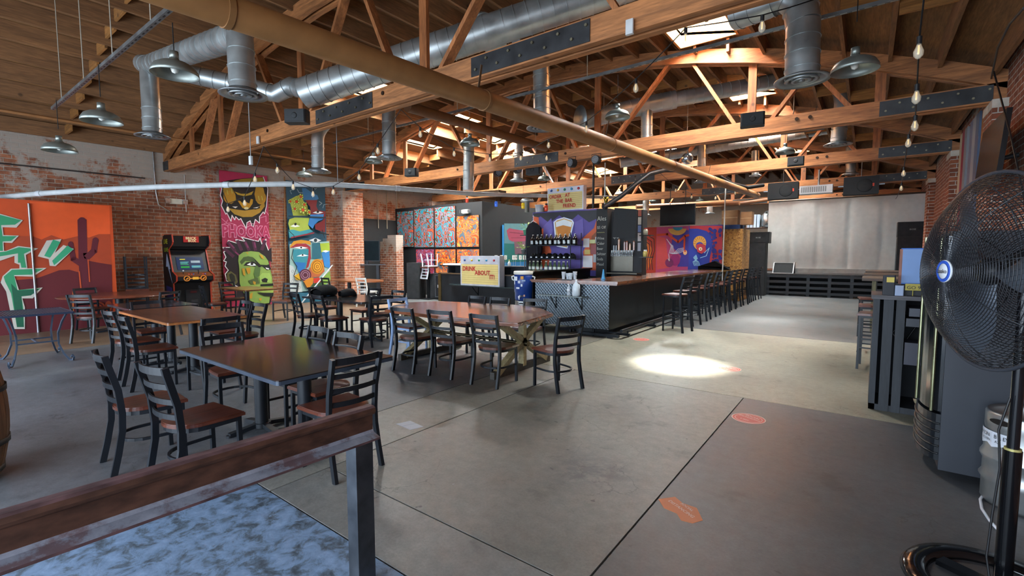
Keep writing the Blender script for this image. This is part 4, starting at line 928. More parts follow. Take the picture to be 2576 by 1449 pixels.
for x in (-.7, 1.35): b = MB('#111214'); b.bar((x, -.02, .3), (x, -.3, .57), .02, .02); b.bar((x, -.015, .25), (x, -.015, .58), .02, .02); b.build('bracket', mblk, t)
t = thing('letter_sign', 'cream letter board reading DRINK ABOUT IT! on the counter shelf', 'sign', (-9.5, CY_-.2, .612))
b = MB('#b9bdc8'); b.box(-.78, .8, -.1, .14, 0, .92); b.build('housing', paint(.35, .3), t)
def letterface(t, w0, w1, z0, z1, zb, y):
    b = MB('#b9a86e'); b.box(w0, w1, y-.006, y, z0, z1); b.col('#8f8050')
    n_ = 9
    for i in range(1, n_): z = z0+(z1-z0)*i/n_; b.box(w0, w1, y-.009, y-.006, z-.004, z+.004)
    f_ = b.build('letter_panel', paint(.4, emit=.05, var=.05), t)
    b = MB('#c6cad6'); b.box(w0, w1, y-.008, y, z1+.01, zb); b.build('header', paint(.3, .4), t)
    for i, c_ in enumerate(('#1c3a7a', '#b88a1c', '#1c6a4a', '#2a80a8', '#a02430')):
        x = w0+(w1-w0)*(.1+.2*i); b = MB(c_); b.lathe([(.035, 0), (.034, .02), (.015, .03)], (x, y-.008, (z1+zb)/2+.02), 10, (0, -1, 0)); b.build('coloured_bulb', paint(.15), t)
    return f_
f_ = letterface(t, -.73, .75, .05, .66, .87, -.1)
b = MB()
for s_, x, z in (('DRINK', -.68, .46), ('ABOUT', -.16, .34), ('IT!', .42, .22)): b.text(s_, (x, -.112, z), (1, 0, 0), (0, 0, 1), .19, '#9c1018', wfac=.95, bold=.03)
b.build('letters', mflat, f_)
# table number signs standing on the counter
for px, n_ in ((1248, '7'), (1262, '8'), (1262.5, '2'), (1292, '1'), (1297, '19'), (1309, '3'), (1319, '5'), (1332, '4')):
    if n_ == '2': px = 1272
    p = ony(px, 650, CY_+.2); o = MB('#d0cdc0'); o.box(-.055, .055, -.004, .004, .2, .33); o.col('#9a9a9a').cyl((0, 0, 0), (0, 0, .2), .004, n=6); o.col('#9a9a9a').cyl((0, 0, 0), (0, 0, .006), .035, n=12); o.text(n_, (0, -.005, .225), (1, 0, 0), (0, 0, 1), .11, '#17181a', align='CENTER', bold=.01)
    q = o.build('table_number', mflat, None, (p.x, CY_+.2, 1.22), R((int(px*7) % 20)-10)); tag(q, 'white table number card %s on a wire stand on the counter' % n_, 'table number', 'table numbers on the counter')
o = MB('#c8c8c0'); o.lathe([(.045, 0), (.05, .08), (.03, .13), (.012, .15)], n=14); o.col('#c8b860').cyl((0, 0, .15), (0, 0, .2), .018, n=10); q = o.build('squeeze_bottle', paint(.4), None, (ony(1281, 660, CY_+.15).x, CY_+.15, 1.22)); tag(q, 'small clear bottle with a yellow cap on the counter between the number cards', 'bottle')
o = MB('#d8d8d8'); 
for i in range(5): o.box(-.5+.2*i, -.33+.2*i, -.12, .12, 0, .05+.01*(i % 2))
q = o.build('paper_stack', paint(.8), None, (-11.0, CY_+.25, 1.22)); tag(q, 'row of white papers on the left end of the counter', 'papers')
# ================================================================== cooler on a keg
KEG = [(.19, 0), (.2, .02), (.2, .14), (.214, .165), (.2, .19), (.2, .27), (.214, .3), (.214, .31), (.2, .34), (.2, .43), (.195, .47), (.2, .5), (.2, .58), (.19, .6), (.185, .58), (.18, .5), (.05, .5), (.05, .53), (.001, .53)]
def keg(label, loc, rz=0, col='#a5a7a6'):
    t = thing('beer_keg', label, 'keg', loc, rz); b = MB(col); b.lathe(KEG, n=32); b.col('#3a2c22').lathe([(.178, .505), (.001, .505)], n=24); k = b.build('shell', metal(.3, .7, 1.1, 6, .8), t)
    for a in (0, PI/2, PI, 1.5*PI):
        b = MB('#15110e'); c_ = V((.203*math.cos(a), .203*math.sin(a), .545)); u = V((-math.sin(a), math.cos(a), 0))
        pts = [c_+u*(.05*math.cos(q))*(1.2)+V((0, 0, .018*math.sin(q))) for q in [2*PI*i/14 for i in range(14)]]; b.ext(pts, (V((math.cos(a), math.sin(a), 0))*.002)); b.build('hand_hole', mblk, k)
    return t
keg('steel keg carrying the blue drink cooler at the end of the bar', (-5.9, 8.25, 0), .3)
t = thing('drink_cooler', 'blue drink cooler with a white lid and stickers standing on a keg', 'cooler', (-5.9, 8.25, .6), R(8))
b = MB('#12357c'); b.lathe([(.185, 0), (.2, .02), (.205, .17), (.214, .175), (.222, .4), (.215, .55), (.2, .56)], n=32); b.build('body', paint(.35, var=.08), t)
b = MB('#c9c6ba'); b.lathe([(.225, .555), (.232, .57), (.232, .61), (.22, .625), (.001, .63)], n=32); b.build('lid', paint(.5), t)
for s in (-1, 1): b = MB('#d2d2cc'); b.tube([(s*.215, -.05, .42), (s*.265, -.05, .44), (s*.28, -.05, .5), (s*.215, -.05, .52)], .015); b.build('handle', paint(.5), t)
b = MB('#dfe2e6'); b.cyl((0, -.2, .1), (0, -.25, .08), .022); b.cyl((0, -.24, .09), (0, -.24, .03), .012); b.build('tap', paint(.4), t)
for a, z, w_, h_, c_ in ((-2.0, .47, .16, .12, '#c9ccd2'), (-1.3, .49, .09, .09, '#c88a2a'), (-1.75, .27, .12, .05, '#cfd3d8'), (-1.35, .33, .05, .07, '#cfd3d8'), (-1.15, .43, .1, .04, '#8fa0b8'), (-1.35, .1, .08, .05, '#16181c'), (-1.1, .11, .05, .06, '#b88a7a'), (-1.6, .4, .08, .08, '#b9bdc6'), (-2.2, .38, .05, .1, '#d0d3d8')):
    u = V((-math.sin(a), math.cos(a), 0)); n_ = V((math.cos(a), math.sin(a), 0)); c0_ = n_*(.208+.02*z/.5+.006)+V((0, 0, z)); w_ *= .72; h_ *= .72; b = MB(c_); b.add([c0_-u*w_/2-V((0, 0, h_/2)), c0_+u*w_/2-V((0, 0, h_/2)), c0_+u*w_/2+V((0, 0, h_/2)), c0_-u*w_/2+V((0, 0, h_/2))], [(0, 1, 2, 3)]); b.build('sticker', mflat, t)

# ================================================================== the bar
BX, BY = -3.9, 8.24
mplate, N, L, B = newmat('diamond_plate')
tc = N.new('ShaderNodeTexCoord'); w1 = N.new('ShaderNodeTexWave'); w2 = N.new('ShaderNodeTexWave')
for w_, dr, rz in ((w1, 'DIAGONAL', 0), (w2, 'DIAGONAL', PI/2)):
    mp = N.new('ShaderNodeMapping'); mp.inputs['Rotation'].default_value = (0, rz, 0); L.new(tc.outputs['Object'], mp.inputs[0]); L.new(mp.outputs[0], w_.inputs['Vector']); w_.bands_direction = 'DIAGONAL'; w_.inputs['Scale'].default_value = 9
mm = N.new('ShaderNodeMath'); mm.operation = 'MULTIPLY'; L.new(w1.outputs['Fac'], mm.inputs[0]); L.new(w2.outputs['Fac'], mm.inputs[1])
bp = N.new('ShaderNodeBump'); bp.inputs['Strength'].default_value = .9; bp.inputs['Distance'].default_value = .01; L.new(mm.outputs[0], bp.inputs['Height']); L.new(bp.outputs[0], B.inputs['Normal'])
B.inputs['Base Color'].default_value = (*lin('#6c767e'), 1); B.inputs['Metallic'].default_value = .75; B.inputs['Roughness'].default_value = .38
mbartop = wood((6, 1, 6), .25, .55, 1.45, 1.3, coat=.6)
t = thing('bar_counter', 'long bar with a black front, diamond plate end and thick glossy wooden top', 'bar', (BX, BY, 0))
b = MB('#1c1e21'); b.box(-1.0, -.02, .03, 10.0, .14, 1.0); b.box(-.9, -.1, .2, 9.9, 0, .14); b.build('body', paint(.35, .1, var=.25), t)
b = MB('#17191c'); b.box(-.03, 0, .0, 10.0, .14, 1.0)
for y in (2.4, 4.8, 7.2): b.box(.0, .006, y-.02, y+.02, .14, 1.0)
b.build('front_panel', paint(.3, .3, var=.3), t)
b = MB('#6c767e'); b.box(-1.7, 0, -.006, .02, .14, 1.0); b.build('end_plate', mplate, t)
b = MB('#6b3d24'); b.box(-1.74, .2, -.1, .55, 1.0, 1.03); b.box(-.75, .2, .55, 10.1, 1.0, 1.03); b.col('#744428').box(-.75, .22, -.12, 10.12, 1.03, 1.075); b.box(-1.76, -.75, -.12, .58, 1.03, 1.06)
b.build('bar_top', mbartop, t)
b = MB('#1c1b1a'); b.box(-1.84, -1.76, .0, .1, 0, 1.2); b.col('#2c2b28').box(-1.86, -1.74, .02, 2.9, 1.2, 1.23); b.box(-1.84, -1.8, .1, 2.9, 0, 1.2); b.build('corner_post', metal(.45, .6, 1.1), t)
b = MB('#3c3f44')
b.cyl((.3, -.1, .16), (.3, 9.6, .16), .03, n=12)
for y in (.2, 1.6, 3.2, 5.0, 7.0, 9.0): b.bar((-.1, y, .05), (.34, y, .05), .05, .05); b.cyl((.3, y, .05), (.3, y, .16), .014, n=8)
b.bar((.06, -.12, .03), (.06, 9.6, .03), .08, .06); b.bar((-.6, -.1, .05), (.25, -.1, .05), .07, .05); b.cyl((-.3, -.05, 0), (-.3, -.05, .14), .02); b.cyl((-.9, .1, 0), (-.9, .1, .14), .03)
b.build('foot_rail', metal(.35, .6, 1.1), t)
t = thing('wall_shelf', 'narrow pale metal shelf on brackets on the diamond plate bar end', 'shelf', (-4.78, BY-.01, 0))
b = MB('#6e7674'); b.box(-.62, .42, -.24, 0, .745, .765); b.build('shelf_board', paint(.3, .3), t)
for x in (-.3, .3): b = MB('#121417'); b.bar((x, -.01, .5), (x, -.22, .74), .016, .016); b.bar((x, -.008, .48), (x, -.008, .745), .016, .016); b.build('bracket', mblk, t)
mglass = glass((.85, .9, .95), .05, .35)
b = MB('#d0d8e0'); b.lathe([(.034, 0), (.036, .02), (.033, .08), (.036, .12), (.034, .16), (.014, .2), (.014, .21)], n=16); o = b.build('water_bottle', [mglass, paint(.4)], None, (-4.72, BY-.12, .766)); tag(o, 'small clear plastic water bottle on the bar end shelf', 'bottle')
b = MB('#c8ccd0'); b.lathe([(.036, .07), (.037, .13)], n=16); b.build('bottle_label', paint(.6), o); b = MB('#e0e0e0'); b.cyl((0, 0, .21), (0, 0, .235), .015, n=10); b.build('cap', paint(.4), o)
b = MB('#c6ced4'); b.lathe([(.072, 0), (.08, .02), (.08, .17), (.06, .23), (.02, .285), (.02, .3)], n=20); o = b.build('plastic_jug', paint(.25, var=.03), None, (-4.55, BY-.12, .766)); tag(o, 'translucent white gallon jug on the bar end shelf', 'jug')
b = MB('#d8dcdf'); b.tube([(.045, 0, .24), (.075, 0, .22), (.078, 0, .15)], .011); b.build('handle', paint(.3), o); b = MB('#e4e4e4'); b.cyl((0, 0, .3), (0, 0, .325), .022, n=12); b.build('cap', paint(.4), o)
g_ = 'stacks of plastic cups on the bar end'
t = MB('#17181b'); t.box(-.2, .2, -.13, .13, 0, .015); o = t.build('serving_tray', mblk, None, (-4.88, BY+.15, 1.06)); tag(o, 'black tray under the clear cup stacks on the bar end', 'tray')
for i, (x, y, h) in enumerate(((-.12, 0, .14), (-.04, .04, .11), (.06, -.02, .12), (.13, .03, .15))):
    b = MB('#c3c9cf')
    b.shell([(.03, 0), (.042, h), (.046, h+.002), (.046, h+.01)], n=16)
    for k in range(4): b.shell([(.042, h-.02*k), (.047, h-.02*k+.004), (.042, h-.02*k+.008)], n=16)
    b.lathe([(.03, 0), (.03, .004)], n=16)
    o = b.build('plastic_cup_stack', paint(.3, var=.02), None, (-4.88+x, BY+.15+y, 1.075)); tag(o, 'stack of clear plastic cups on the tray, %s from the left' % ('first', 'second', 'third', 'fourth')[i], 'cups', g_)
b = MB('#3a86b4'); b.lathe([(.05, 0), (.05, .01), (.034, .03), (.012, .2), (.005, .21)], n=16); o = b.build('blue_cone', paint(.5), None, (-4.25, BY+.45, 1.075)); tag(o, 'small blue cone on the bar top beside the chalkboard', 'cone')
# --- back wall of the bar: beer glass mural, chalk column, tap wall
MY = 10.9
def mx_(px): return ony(px, 640, MY).x
x0, x1 = mx_(1340), mx_(1504)
t, p = boardy('bar_mural', 'purple and orange mural of a full beer glass behind the bar', 'mural', MY, (x0, x1, 1.02, 2.74), '#4b3f86', th=.1, edge='#3a352c')
p.crop(960, 420, 4.025)
p.poly([(1535, 470), (2190, 435), (2190, 520), (2100, 560), (1990, 480), (1900, 560), (1800, 490), (1700, 570), (1610, 500), (1540, 540)], '#23252c')
p.poly([(1535, 500), (1590, 510), (1600, 640), (1660, 700), (1720, 850), (1690, 1000), (1540, 1060)], '#b34a22'); p.poly([(1600, 650), (1660, 600), (1680, 740), (1640, 760)], '#b34a22'); p.poly([(1560, 760), (1640, 760), (1660, 860), (1560, 900)], '#7c2c14')
p.poly([(2190, 500), (2150, 620), (2060, 700), (2020, 740), (2090, 760), (2040, 860), (2060, 960), (2020, 1040), (2190, 1050)], '#b8532c'); p.poly([(2190, 640), (2130, 700), (2100, 860), (2190, 900)], '#7c4426')
p.poly([(1640, 600), (1720, 520), (1740, 640), (1700, 760), (1640, 740)], '#5d5298'); p.poly([(1960, 560), (2040, 520), (2050, 700), (1960, 760)], '#5d5298')
glass_ = [(1750, 560), (1780, 535), (1850, 515), (1930, 540), (1945, 565), (1890, 800), (1880, 820), (1780, 800), (1765, 720)]
p.poly(glass_, '#c9a05a'); p.poly([(1765, 560), (1850, 530), (1935, 560), (1920, 610), (1840, 590), (1770, 615)], '#d9dfdf'); p.poly([(1768, 610), (1840, 590), (1920, 608), (1905, 690), (1850, 700), (1790, 690)], '#c07a2c'); p.poly([(1788, 690), (1850, 700), (1905, 690), (1885, 790), (1795, 790)], '#b07848')
p.line(glass_, 12, '#d5def0', True)
p.mb.build('painted_face', mflat, t)
b = MB('#101113'); b.box(x0, x1, MY-.12, MY+.3, 0, 1.0); b.box(x0, x1, MY+.1, MY+.3, 1.0, 2.74); struct(b.build('wall_bar_back', paint(.6)))
# papers pinned right of the mural
b = MB()
for px0, py0, px1, py1, c_ in ((1467, 600, 1482, 622, '#c4c7cc'), (1483, 603, 1498, 612, '#c2c28c'), (1470, 628, 1484, 640, '#b8a05a'), (1466, 643, 1490, 673, '#c6c9ce'), (1486, 615, 1501, 640, '#8a4a4a'), (1492, 640, 1501, 660, '#9aa0a4'), (1497, 596, 1503, 612, '#aab0b4')):
    a_ = ony(px0, py0, MY-.02); c_3 = ony(px1, py1, MY-.02); b.c = lin(c_); b.box(a_.x, c_3.x, MY-.012, MY-.006, c_3.z, a_.z)
o = b.build('pinned_papers', mflat); tag(o, 'white and yellow papers pinned to the right end of the beer mural', 'papers')
xa, xb, xc_ = mx_(1504), mx_(1531), mx_(1609)
t = thing('chalkboard_column', 'black chalkboard column with handwritten drink list beside the taps', 'chalkboard', ((xa+xb)/2, MY-.1, 0)); w_ = (xb-xa)/2
b = MB('#18191b'); b.box(-w_, w_, 0, .6, 0, 2.72); b.build('panel', paint(.75, var=.2), t)
b = MB('#9a9a92')
for i, (s_, z) in enumerate((('Ales', 2.42), ('$5 Off', 2.22), ('~~~~', 2.1), ('Wine', 1.95), ('Cider', 1.82), ('Beer', 1.69), ('Seltzer', 1.56), ('Soda', 1.43), ('Mead', 1.3))): b.text(s_, (-w_*.85, -.003, z), (1, 0, 0), (0, 0, 1), .1 if i else .16, '#9a9a92' if i != 2 else '#a0a060', wfac=.9)
b.build('chalk_writing', mflat, t)
t = thing('tap_wall', 'black wall of beer taps with wooden handles and a steel drip panel behind the bar', 'tap wall', ((xb+xc_)/2, MY+.15, 0)); w_ = (xc_-xb)/2
b = MB('#1b1c1f'); b.box(-w_, w_, 0, .3, 0, 2.66); b.build('panel', paint(.7, var=.2), t)
b = MB('#6b665c'); b.box(-w_, w_*.45, -.02, 0, 1.16, 1.56); b.build('drip_panel', metal(.4, .7, 1.1), t)
b = MB('#5c574e'); b.box(-w_, w_, -.3, 0, 1.1, 1.13); b.build('drip_tray', metal(.4), t)
b = MB('#b9c0c4'); b.cyl((-w_*.9, -.04, 1.6), (w_*.55, -.04, 1.6), .018); b.build('tap_rail', metal(.2, .9, 1.1), t)
for i in range(16):
    x = -w_*.86+i*w_*1.38/15; b = MB('#c9d0d4'); b.cyl((x, -.04, 1.6), (x, -.11, 1.6), .011, n=8); b.cyl((x, -.11, 1.63), (x, -.12, 1.53), .01, n=8); b.cyl((x, -.1, 1.6), (x, -.1, 1.68), .007, n=6); b.build('tap', metal(.15, .9, 1.1), t)
for i, (x, h, c_) in enumerate(((-.28, .12, '#22262a'), (-.22, .12, '#22262a'), (-.15, .26, '#9a6a3c'), (.0, .2, '#6e3c28'), (.06, .2, '#8a4a2c'), (.14, .14, '#a07850'), (.24, .2, '#7c4c30'))):
    b = MB(c_); b.rbox(x-.024, x+.024, -.125, -.085, 1.68, 1.68+h, .01); b.ball((x, -.105, 1.69+h), .02); b.build('tap_handle', mseat, t)
b = MB('#8f8f88'); b.text('$5', (-w_*.9, -.003, 1.98), (1, 0, 0), (0, 0, 1), .18); b.text('Pint Night', (-w_*.3, -.003, 2.0), (1, 0, 0), (0, 0, 1), .08); b.build('chalk_writing', mflat, t)
for z, h, c_ in ((2.5, .16, '#8c4a3c'), (2.3, .18, '#a8a49c'), (2.12, .16, '#5a6a94'), (1.9, .2, '#a39c9c'), (1.66, .2, '#8c8c94')): b = MB(c_); b.box(w_*.72, w_*.92, -.008, 0, z, z+h); b.build('sticker', mflat, t)
t = thing('wall_shelf', 'two small black shelves with jars at the right side of the tap wall', 'shelf', (xc_, MY+.1, 0))
for z in (1.5, 2.02): b = MB('#101113'); b.box(-.02, .26, -.1, .12, z, z+.02); b.build('shelf_board', mblk, t)
for z, c_ in ((1.52, '#b4a860'), (2.04, '#b8b49c')):
    b = MB(c_); b.lathe([(.05, 0), (.055, .1), (.04, .14)], n=14); b.col('#a83c30' if z > 2 else '#d0d0d0').cyl((0, 0, .14), (0, 0, .17), .04, n=12); o = b.build('glass_jar', paint(.3), None, (xc_+.1, MY+.1, z)); tag(o, 'jar with a %s lid on the %s small shelf by the tap wall' % (('red', 'upper') if z > 2 else ('pale', 'lower')), 'jar')
# dark screens angled above the bar
p = ony(1570, 560, 10.3); t = thing('television', 'dark television tilted toward the room above the beer taps', 'television', (p.x, 10.3, 0), R(10))
b = MB('#15171a'); b.ext([(-.27, 0, 1.98), (.27, -.05, 1.95), (.3, -.08, 2.6), (-.22, -.03, 2.66)], (0, .05, 0)); b.build('housing', paint(.7, var=.05, spec=.3), t)
b = MB('#16171a'); b.cyl((0, .03, 2.3), (.05, .5, 2.35), .03); b.build('mount_arm', mblk, t)
t = MB(); a_ = ony(1661, 517, 15.8); c_3 = ony(1748, 565, 15.8); xc = (a_.x+c_3.x)/2; t = thing('television', 'large black television hanging over the coloured panels at the far end of the bar', 'television', (xc, 15.8, 0))
b = MB('#07080a'); b.box(a_.x-xc, c_3.x-xc, 0, .06, c_3.z, a_.z); b.build('housing', paint(.3), t); b = MB('#040507'); b.box(a_.x-xc+.02, c_3.x-xc-.02, -.004, 0, c_3.z+.03, a_.z-.02); b.build('screen', paint(.15, spec=.4, var=0), t)
b = MB('#222'.replace('#222', '#222222')); b.cyl((-.25, .03, a_.z), (-.25, .03, 3.78), .012); b.cyl((.25, .03, a_.z), (.25, .03, 3.78), .012); b.build('hanger', mblk, t)
# --- wire rack with growlers, shirts and bottles before the beer mural
RY = 10.35
ra = ony(1333, 640, RY).x; rb_ = ony(1452, 640, RY).x; zt = [1.16, 1.47, 1.82]
t = thing('bottle_rack', 'black wire rack with three shelves standing before the beer mural', 'rack', ((ra+rb_)/2, RY, 0)); w_ = (rb_-ra)/2
for x in (-w_, w_*.86):
    for y in (-.16, .2): b = MB('#2b2e33'); b.cyl((x+(.1 if y > 0 else 0), y, 0), (x+(.1 if y > 0 else 0), y, 2.12), .012, n=8); b.build('post', metal(.3), t)
for z in zt: b = MB('#2b2e33'); b.box(-w_, w_+.03, -.17, .2, z-.02, z); b.build('shelf', metal(.35, .7, 1.1), t)
gw = None
for i in range(10):
    x = -w_+.1+i*(2*w_-.15)/9.2
    if gw is None:
        gw = thing('growler', 'dark growler bottle with pale label on the top rack shelf, first from the left', 'bottle', ((ra+rb_)/2+x, RY, zt[2]+.001), 0, 'growlers on the top shelf of the rack')
        b = MB('#0d0c0d'); b.lathe([(.062, 0), (.066, .02), (.066, .14), (.05, .19), (.02, .225), (.018, .26)], n=18); b.tube([(.02, 0, .24), (.05, 0, .235), (.055, 0, .2)], .007, 6); b.build('glass', paint(.12, spec=.8), gw)
        b = MB('#aab4b6'); b.shell([(.0672, .03), (.0672, .12)], n=18); q = b; q.f = [f_ for i_, f_ in enumerate(b.f) if i_ in (12, 13, 14)]; q.fc = q.fc[:3]; q.fm = q.fm[:3]; q.fs = q.fs[:3]; q.build('bottle_label', mflat, gw)
        b = MB('#c8c8c4'); b.cyl((0, 0, .26), (0, 0, .278), .02, n=12); b.build('cap', paint(.4), gw)
    else: dup(gw, ((ra+rb_)/2+x, RY+.02*(i % 2), zt[2]+.001), R((i*47) % 40-20), 'dark growler bottle with pale label on the top rack shelf, %s from the left' % ('second', 'third', 'fourth', 'fifth', 'sixth', 'seventh', 'eighth', 'ninth', 'tenth')[i-1])
for i in range(8):
    x = -w_+.12+i*(2*w_-.2)/7.4; b = MB('#0f1012'); n = 12
    vs = []; fs = []
    for k in range(6):
        r_ = [.085, .09, .08, .06, .035, .001][k]; z = [0, .03, .07, .1, .115, .12][k]
        for j in range(n): a = 2*PI*j/n; vs.append((r_*math.cos(a)*(1+.15*math.sin(3*a+i)), r_*math.sin(a)*1.3, z*(1+.2*math.sin(2*a+i*2))))
    for k in range(5):
        for j in range(n): fs.append((k*n+j, k*n+(j+1) % n, (k+1)*n+(j+1) % n, (k+1)*n+j))
    b.add(vs, fs, True); b.col('#b8bcc4').add([(-.03, -.122, .02), (.03, -.122, .02), (.025, -.12, .05), (-.02, -.12, .055)], [(0, 1, 2, 3)])
    o = b.build('rolled_shirt', mcl, None, ((ra+rb_)/2+x, RY, zt[1]+.001)); tag(o, 'black rolled shirt with white print on the middle rack shelf, %s from the left' % ('first', 'second', 'third', 'fourth', 'fifth', 'sixth', 'seventh', 'eighth')[i], 'shirt', 'rolled shirts on the rack')
lq = None
nb = 18
for i in range(nb):
    x = -w_+.06+i*(2*w_-.32)/(nb-1)
    if i in (6,): continue
    if lq is None:
        lq = thing('liquor_bottle', 'slim clear liquor bottle on the bottom rack shelf, first from the left', 'bottle', ((ra+rb_)/2+x, RY-.08, zt[0]), 0, 'liquor bottles on the bottom shelf of the rack')
        b = MB('#5a6a52'); b.lathe([(.03, 0), (.032, .01), (.032, .13), (.014, .17), (.012, .22)], n=12); b.build('glass', paint(.12, spec=.8), lq)
        b = MB('#c9cfc8'); b.shell([(.0325, .03), (.0325, .1)], n=12); b.build('bottle_label', mflat, lq); b = MB('#d8d4c4'); b.cyl((0, 0, .22), (0, 0, .25), .013, n=10); b.build('cap', mflat, lq)
    else: dup(lq, ((ra+rb_)/2+x, RY-.08+.05*(i % 2), zt[0]), 0, 'slim clear liquor bottle on the bottom rack shelf, number %d counted from its left end' % (i+1))
# shirt on a hanger and potted plants at the left of the rack
t = thing('hanging_shirt', 'black long shirt on a white hanger beside the beer mural', 'shirt', (ony(1340, 600, 10.6).x, 10.6, 0))
b = MB('#18161c'); b.ext([(-.1, 0, 2.42), (.0, 0, 2.46), (.1, 0, 2.42), (.24, 0, 2.3), (.28, 0, 1.75), (.2, 0, 1.2), (-.17, 0, 1.2), (-.25, 0, 1.7), (-.22, 0, 2.28)], (0, .07, 0)); b.build('cloth', mcl, t)
b = MB('#c8c8c8'); b.tube([(-.1, .03, 2.43), (0, .03, 2.5), (.1, .03, 2.43)], .007); b.tube([(0, .03, 2.5), (0, .03, 2.56), (.02, .03, 2.6), (0, .03, 2.63), (-.02, .03, 2.61)], .005); b.build('hanger', paint(.4), t)
def plant(label, px, y, z, potc, r, nleaf, seed):
    random.seed(seed); x = ony(px, 640, y).x
    t = thing('potted_plant', label, 'plant', (x, y, z)); b = MB(potc); b.lathe([(r*.7, 0), (r*.95, r*1.5), (r*1.08, r*1.5), (r*1.08, r*1.85), (r*.9, r*1.85), (r*.9, r*1.7), (.001, r*1.7)], n=18); b.build('pot', paint(.5), t)
    b = MB('#6f9a2c')
    for i in range(nleaf):
        a = random.uniform(0, 2*PI); l = random.uniform(.08, .2); h = random.uniform(.02, .16); c0_ = V((0, 0, r*1.7)); e = V((math.cos(a)*l, math.sin(a)*l, r*1.7+h)); d = (e-c0_).normalized(); s_ = d.cross(V((0, 0, 1))).normalized()
        b.c = lin(random.choice(['#6f9a2c', '#86b03a', '#4f7a26'])); b.tube([c0_, c0_.lerp(e, .5)+V((0, 0, .04)), e], .003, 4)
        b.add([e, e+d*.04+s_*.025, e+d*.1-V((0, 0, .02)), e+d*.04-s_*.025], [(0, 1, 2, 3)])
    b.build('leaves', paint(.5), t); random.seed(7)
    s_ = MB('#2a2c2e'); s_.box(-.13, .13, -.1, .1, -.02, 0); s_.cyl((0, .06, -.02), (0, .06, -z), .01, n=6); o = s_.build('plant_stand', mblk, None, (x, y, z-.001)); tag(o, 'thin black stand under the %s' % ('green pot' if z > 1.8 else 'grey pot'), 'stand')
plant('mint green potted plant with few pale leaves, the upper one left of the hanging shirt', 1323, 10.75, 2.12, '#5a9a7c', .085, 10, 3)
plant('leafy bright green plant in a grey pot, the lower one left of the hanging shirt', 1317, 10.6, 1.6, '#6c7270', .07, 22, 5)
# --- letter board reading ORDER AT THE BAR FRIEND, standing on top of the mural wall
p0 = ony(1378, 535, 10.95); p1 = ony(1468, 535, 10.95); xc = (p0.x+p1.x)/2; w_ = (p1.x-p0.x)/2; z0 = 2.745
t = thing('letter_sign', 'cream letter board reading ORDER AT THE BAR FRIEND above the beer mural', 'sign', (xc, 10.98, z0)); 
b = MB('#b9bdc8'); b.box(-w_, w_, -.05, .12, 0, .62); b.build('housing', paint(.35, .3), t)
f_ = letterface(t, -w_+.03, w_-.03, .03, .47, .59, -.05)
b = MB()
for s_, x, z in (('ORDER', -.88, .34), ('AT', .02, .36), ('THE', -.48, .21), ('BAR', .02, .22), ('FRIEND', -.1, .08)): b.text(s_, (x*w_, -.062, z), (1, 0, 0), (0, 0, 1), .13, '#a81018', wfac=.9, bold=.03)
b.build('letters', mflat, f_)
b = MB('#b59a3c'); b.lathe([(.05, 0), (.05, .03), (.015, .06), (.012, .12), (.05, .2), (.07, .3), (.065, .3), (.001, .2)], n=18)
for s_ in (-1, 1): b.tube([(s_*.055, 0, .27), (s_*.1, 0, .25), (s_*.09, 0, .18), (s_*.04, 0, .17)], .006, 6)
o = b.build('trophy_cup', metal(.2), None, (xa+.16, MY+.1, 2.725)); tag(o, 'gold trophy cup on top of the chalkboard column', 'trophy')
b = MB('#a9aeb4'); b.lathe([(.1, 0), (.1, .02), (.12, .18), (.13, .2)], n=20); o = b.build('white_bucket', paint(.4), None, (x0+.18, MY+.06, 2.745)); tag(o, 'white bucket on the left end of the mural wall top', 'bucket')
t = thing('jar_lamp', 'red glass jar lamp hanging on a cord before the black room', 'lamp', ony(1175, 510, 11.5), 0, 'coloured jar lamps over the counter')
def jar(t, c_): 
    b = MB(c_); b.lathe([(.04, 0), (.05, .02), (.05, .13), (.038, .16)], n=16); b.build('glass', paint(.12, emit=.15), t); b = MB('#3c3c3c'); b.cyl((0, 0, .16), (0, 0, .2), .035, n=12); b.build('cap', metal(), t)
    b = MB('#101010'); z = 3.9-t.location.z; b.cyl((0, 0, .2), (0, 0, z), .004, n=5); b.build('cord', mblk, t)
jar(t, '#a03020')
for px, py, y, c_, nm in ((1248, 520, 11.2, '#3a6ad0', 'blue'), (1316, 525, 10.9, '#b89a20', 'yellow'), (1374, 531, 10.7, '#a83820', 'small red')):
    t = thing('jar_lamp', '%s glass jar lamp hanging on a cord %s' % (nm, 'left of the letter board' if nm == 'small red' else 'before the black wall'), 'lamp', ony(px, py, y), 0, 'coloured jar lamps over the counter'); jar(t, c_)
# --- coloured panels at the far end of the bar
PY = 16.4; pp = 'painted panels at the far end of the bar'
def pan(name, px0, px1, base, lab):
    a_ = ony(px0, 567, PY).x; c_ = ony(px1, 567, PY).x
    t, p = boardy('wall_mural', lab, 'mural', PY, (a_, c_, .9, 2.53), base, group=None); p.crop(1500, 420, 4.025); return t, p
t, p = pan('', 1602, 1652, '#a02a14', 'red and orange contour-line panel, leftmost of three behind the bar')
p.poly([(410, 700), (500, 720), (560, 820), (560, 960), (520, 1040), (410, 1040)], '#c46014'); p.poly([(410, 740), (480, 760), (520, 840), (510, 940), (470, 1020), (410, 1030)], '#c88418')
for k in range(4): p.line([(430, 640+k*30), (500-k*10, 680+k*28), (585-k*24, 730+k*26), (590-k*24, 850), (560-k*22, 950), (570-k*26, 1040)], 9, '#4a0f10')
p.mb.build('painted_face', mflat, t)
t, p = pan('', 1652, 1733, '#a83a6c', 'pink, purple and orange painted panel, middle of three behind the bar')
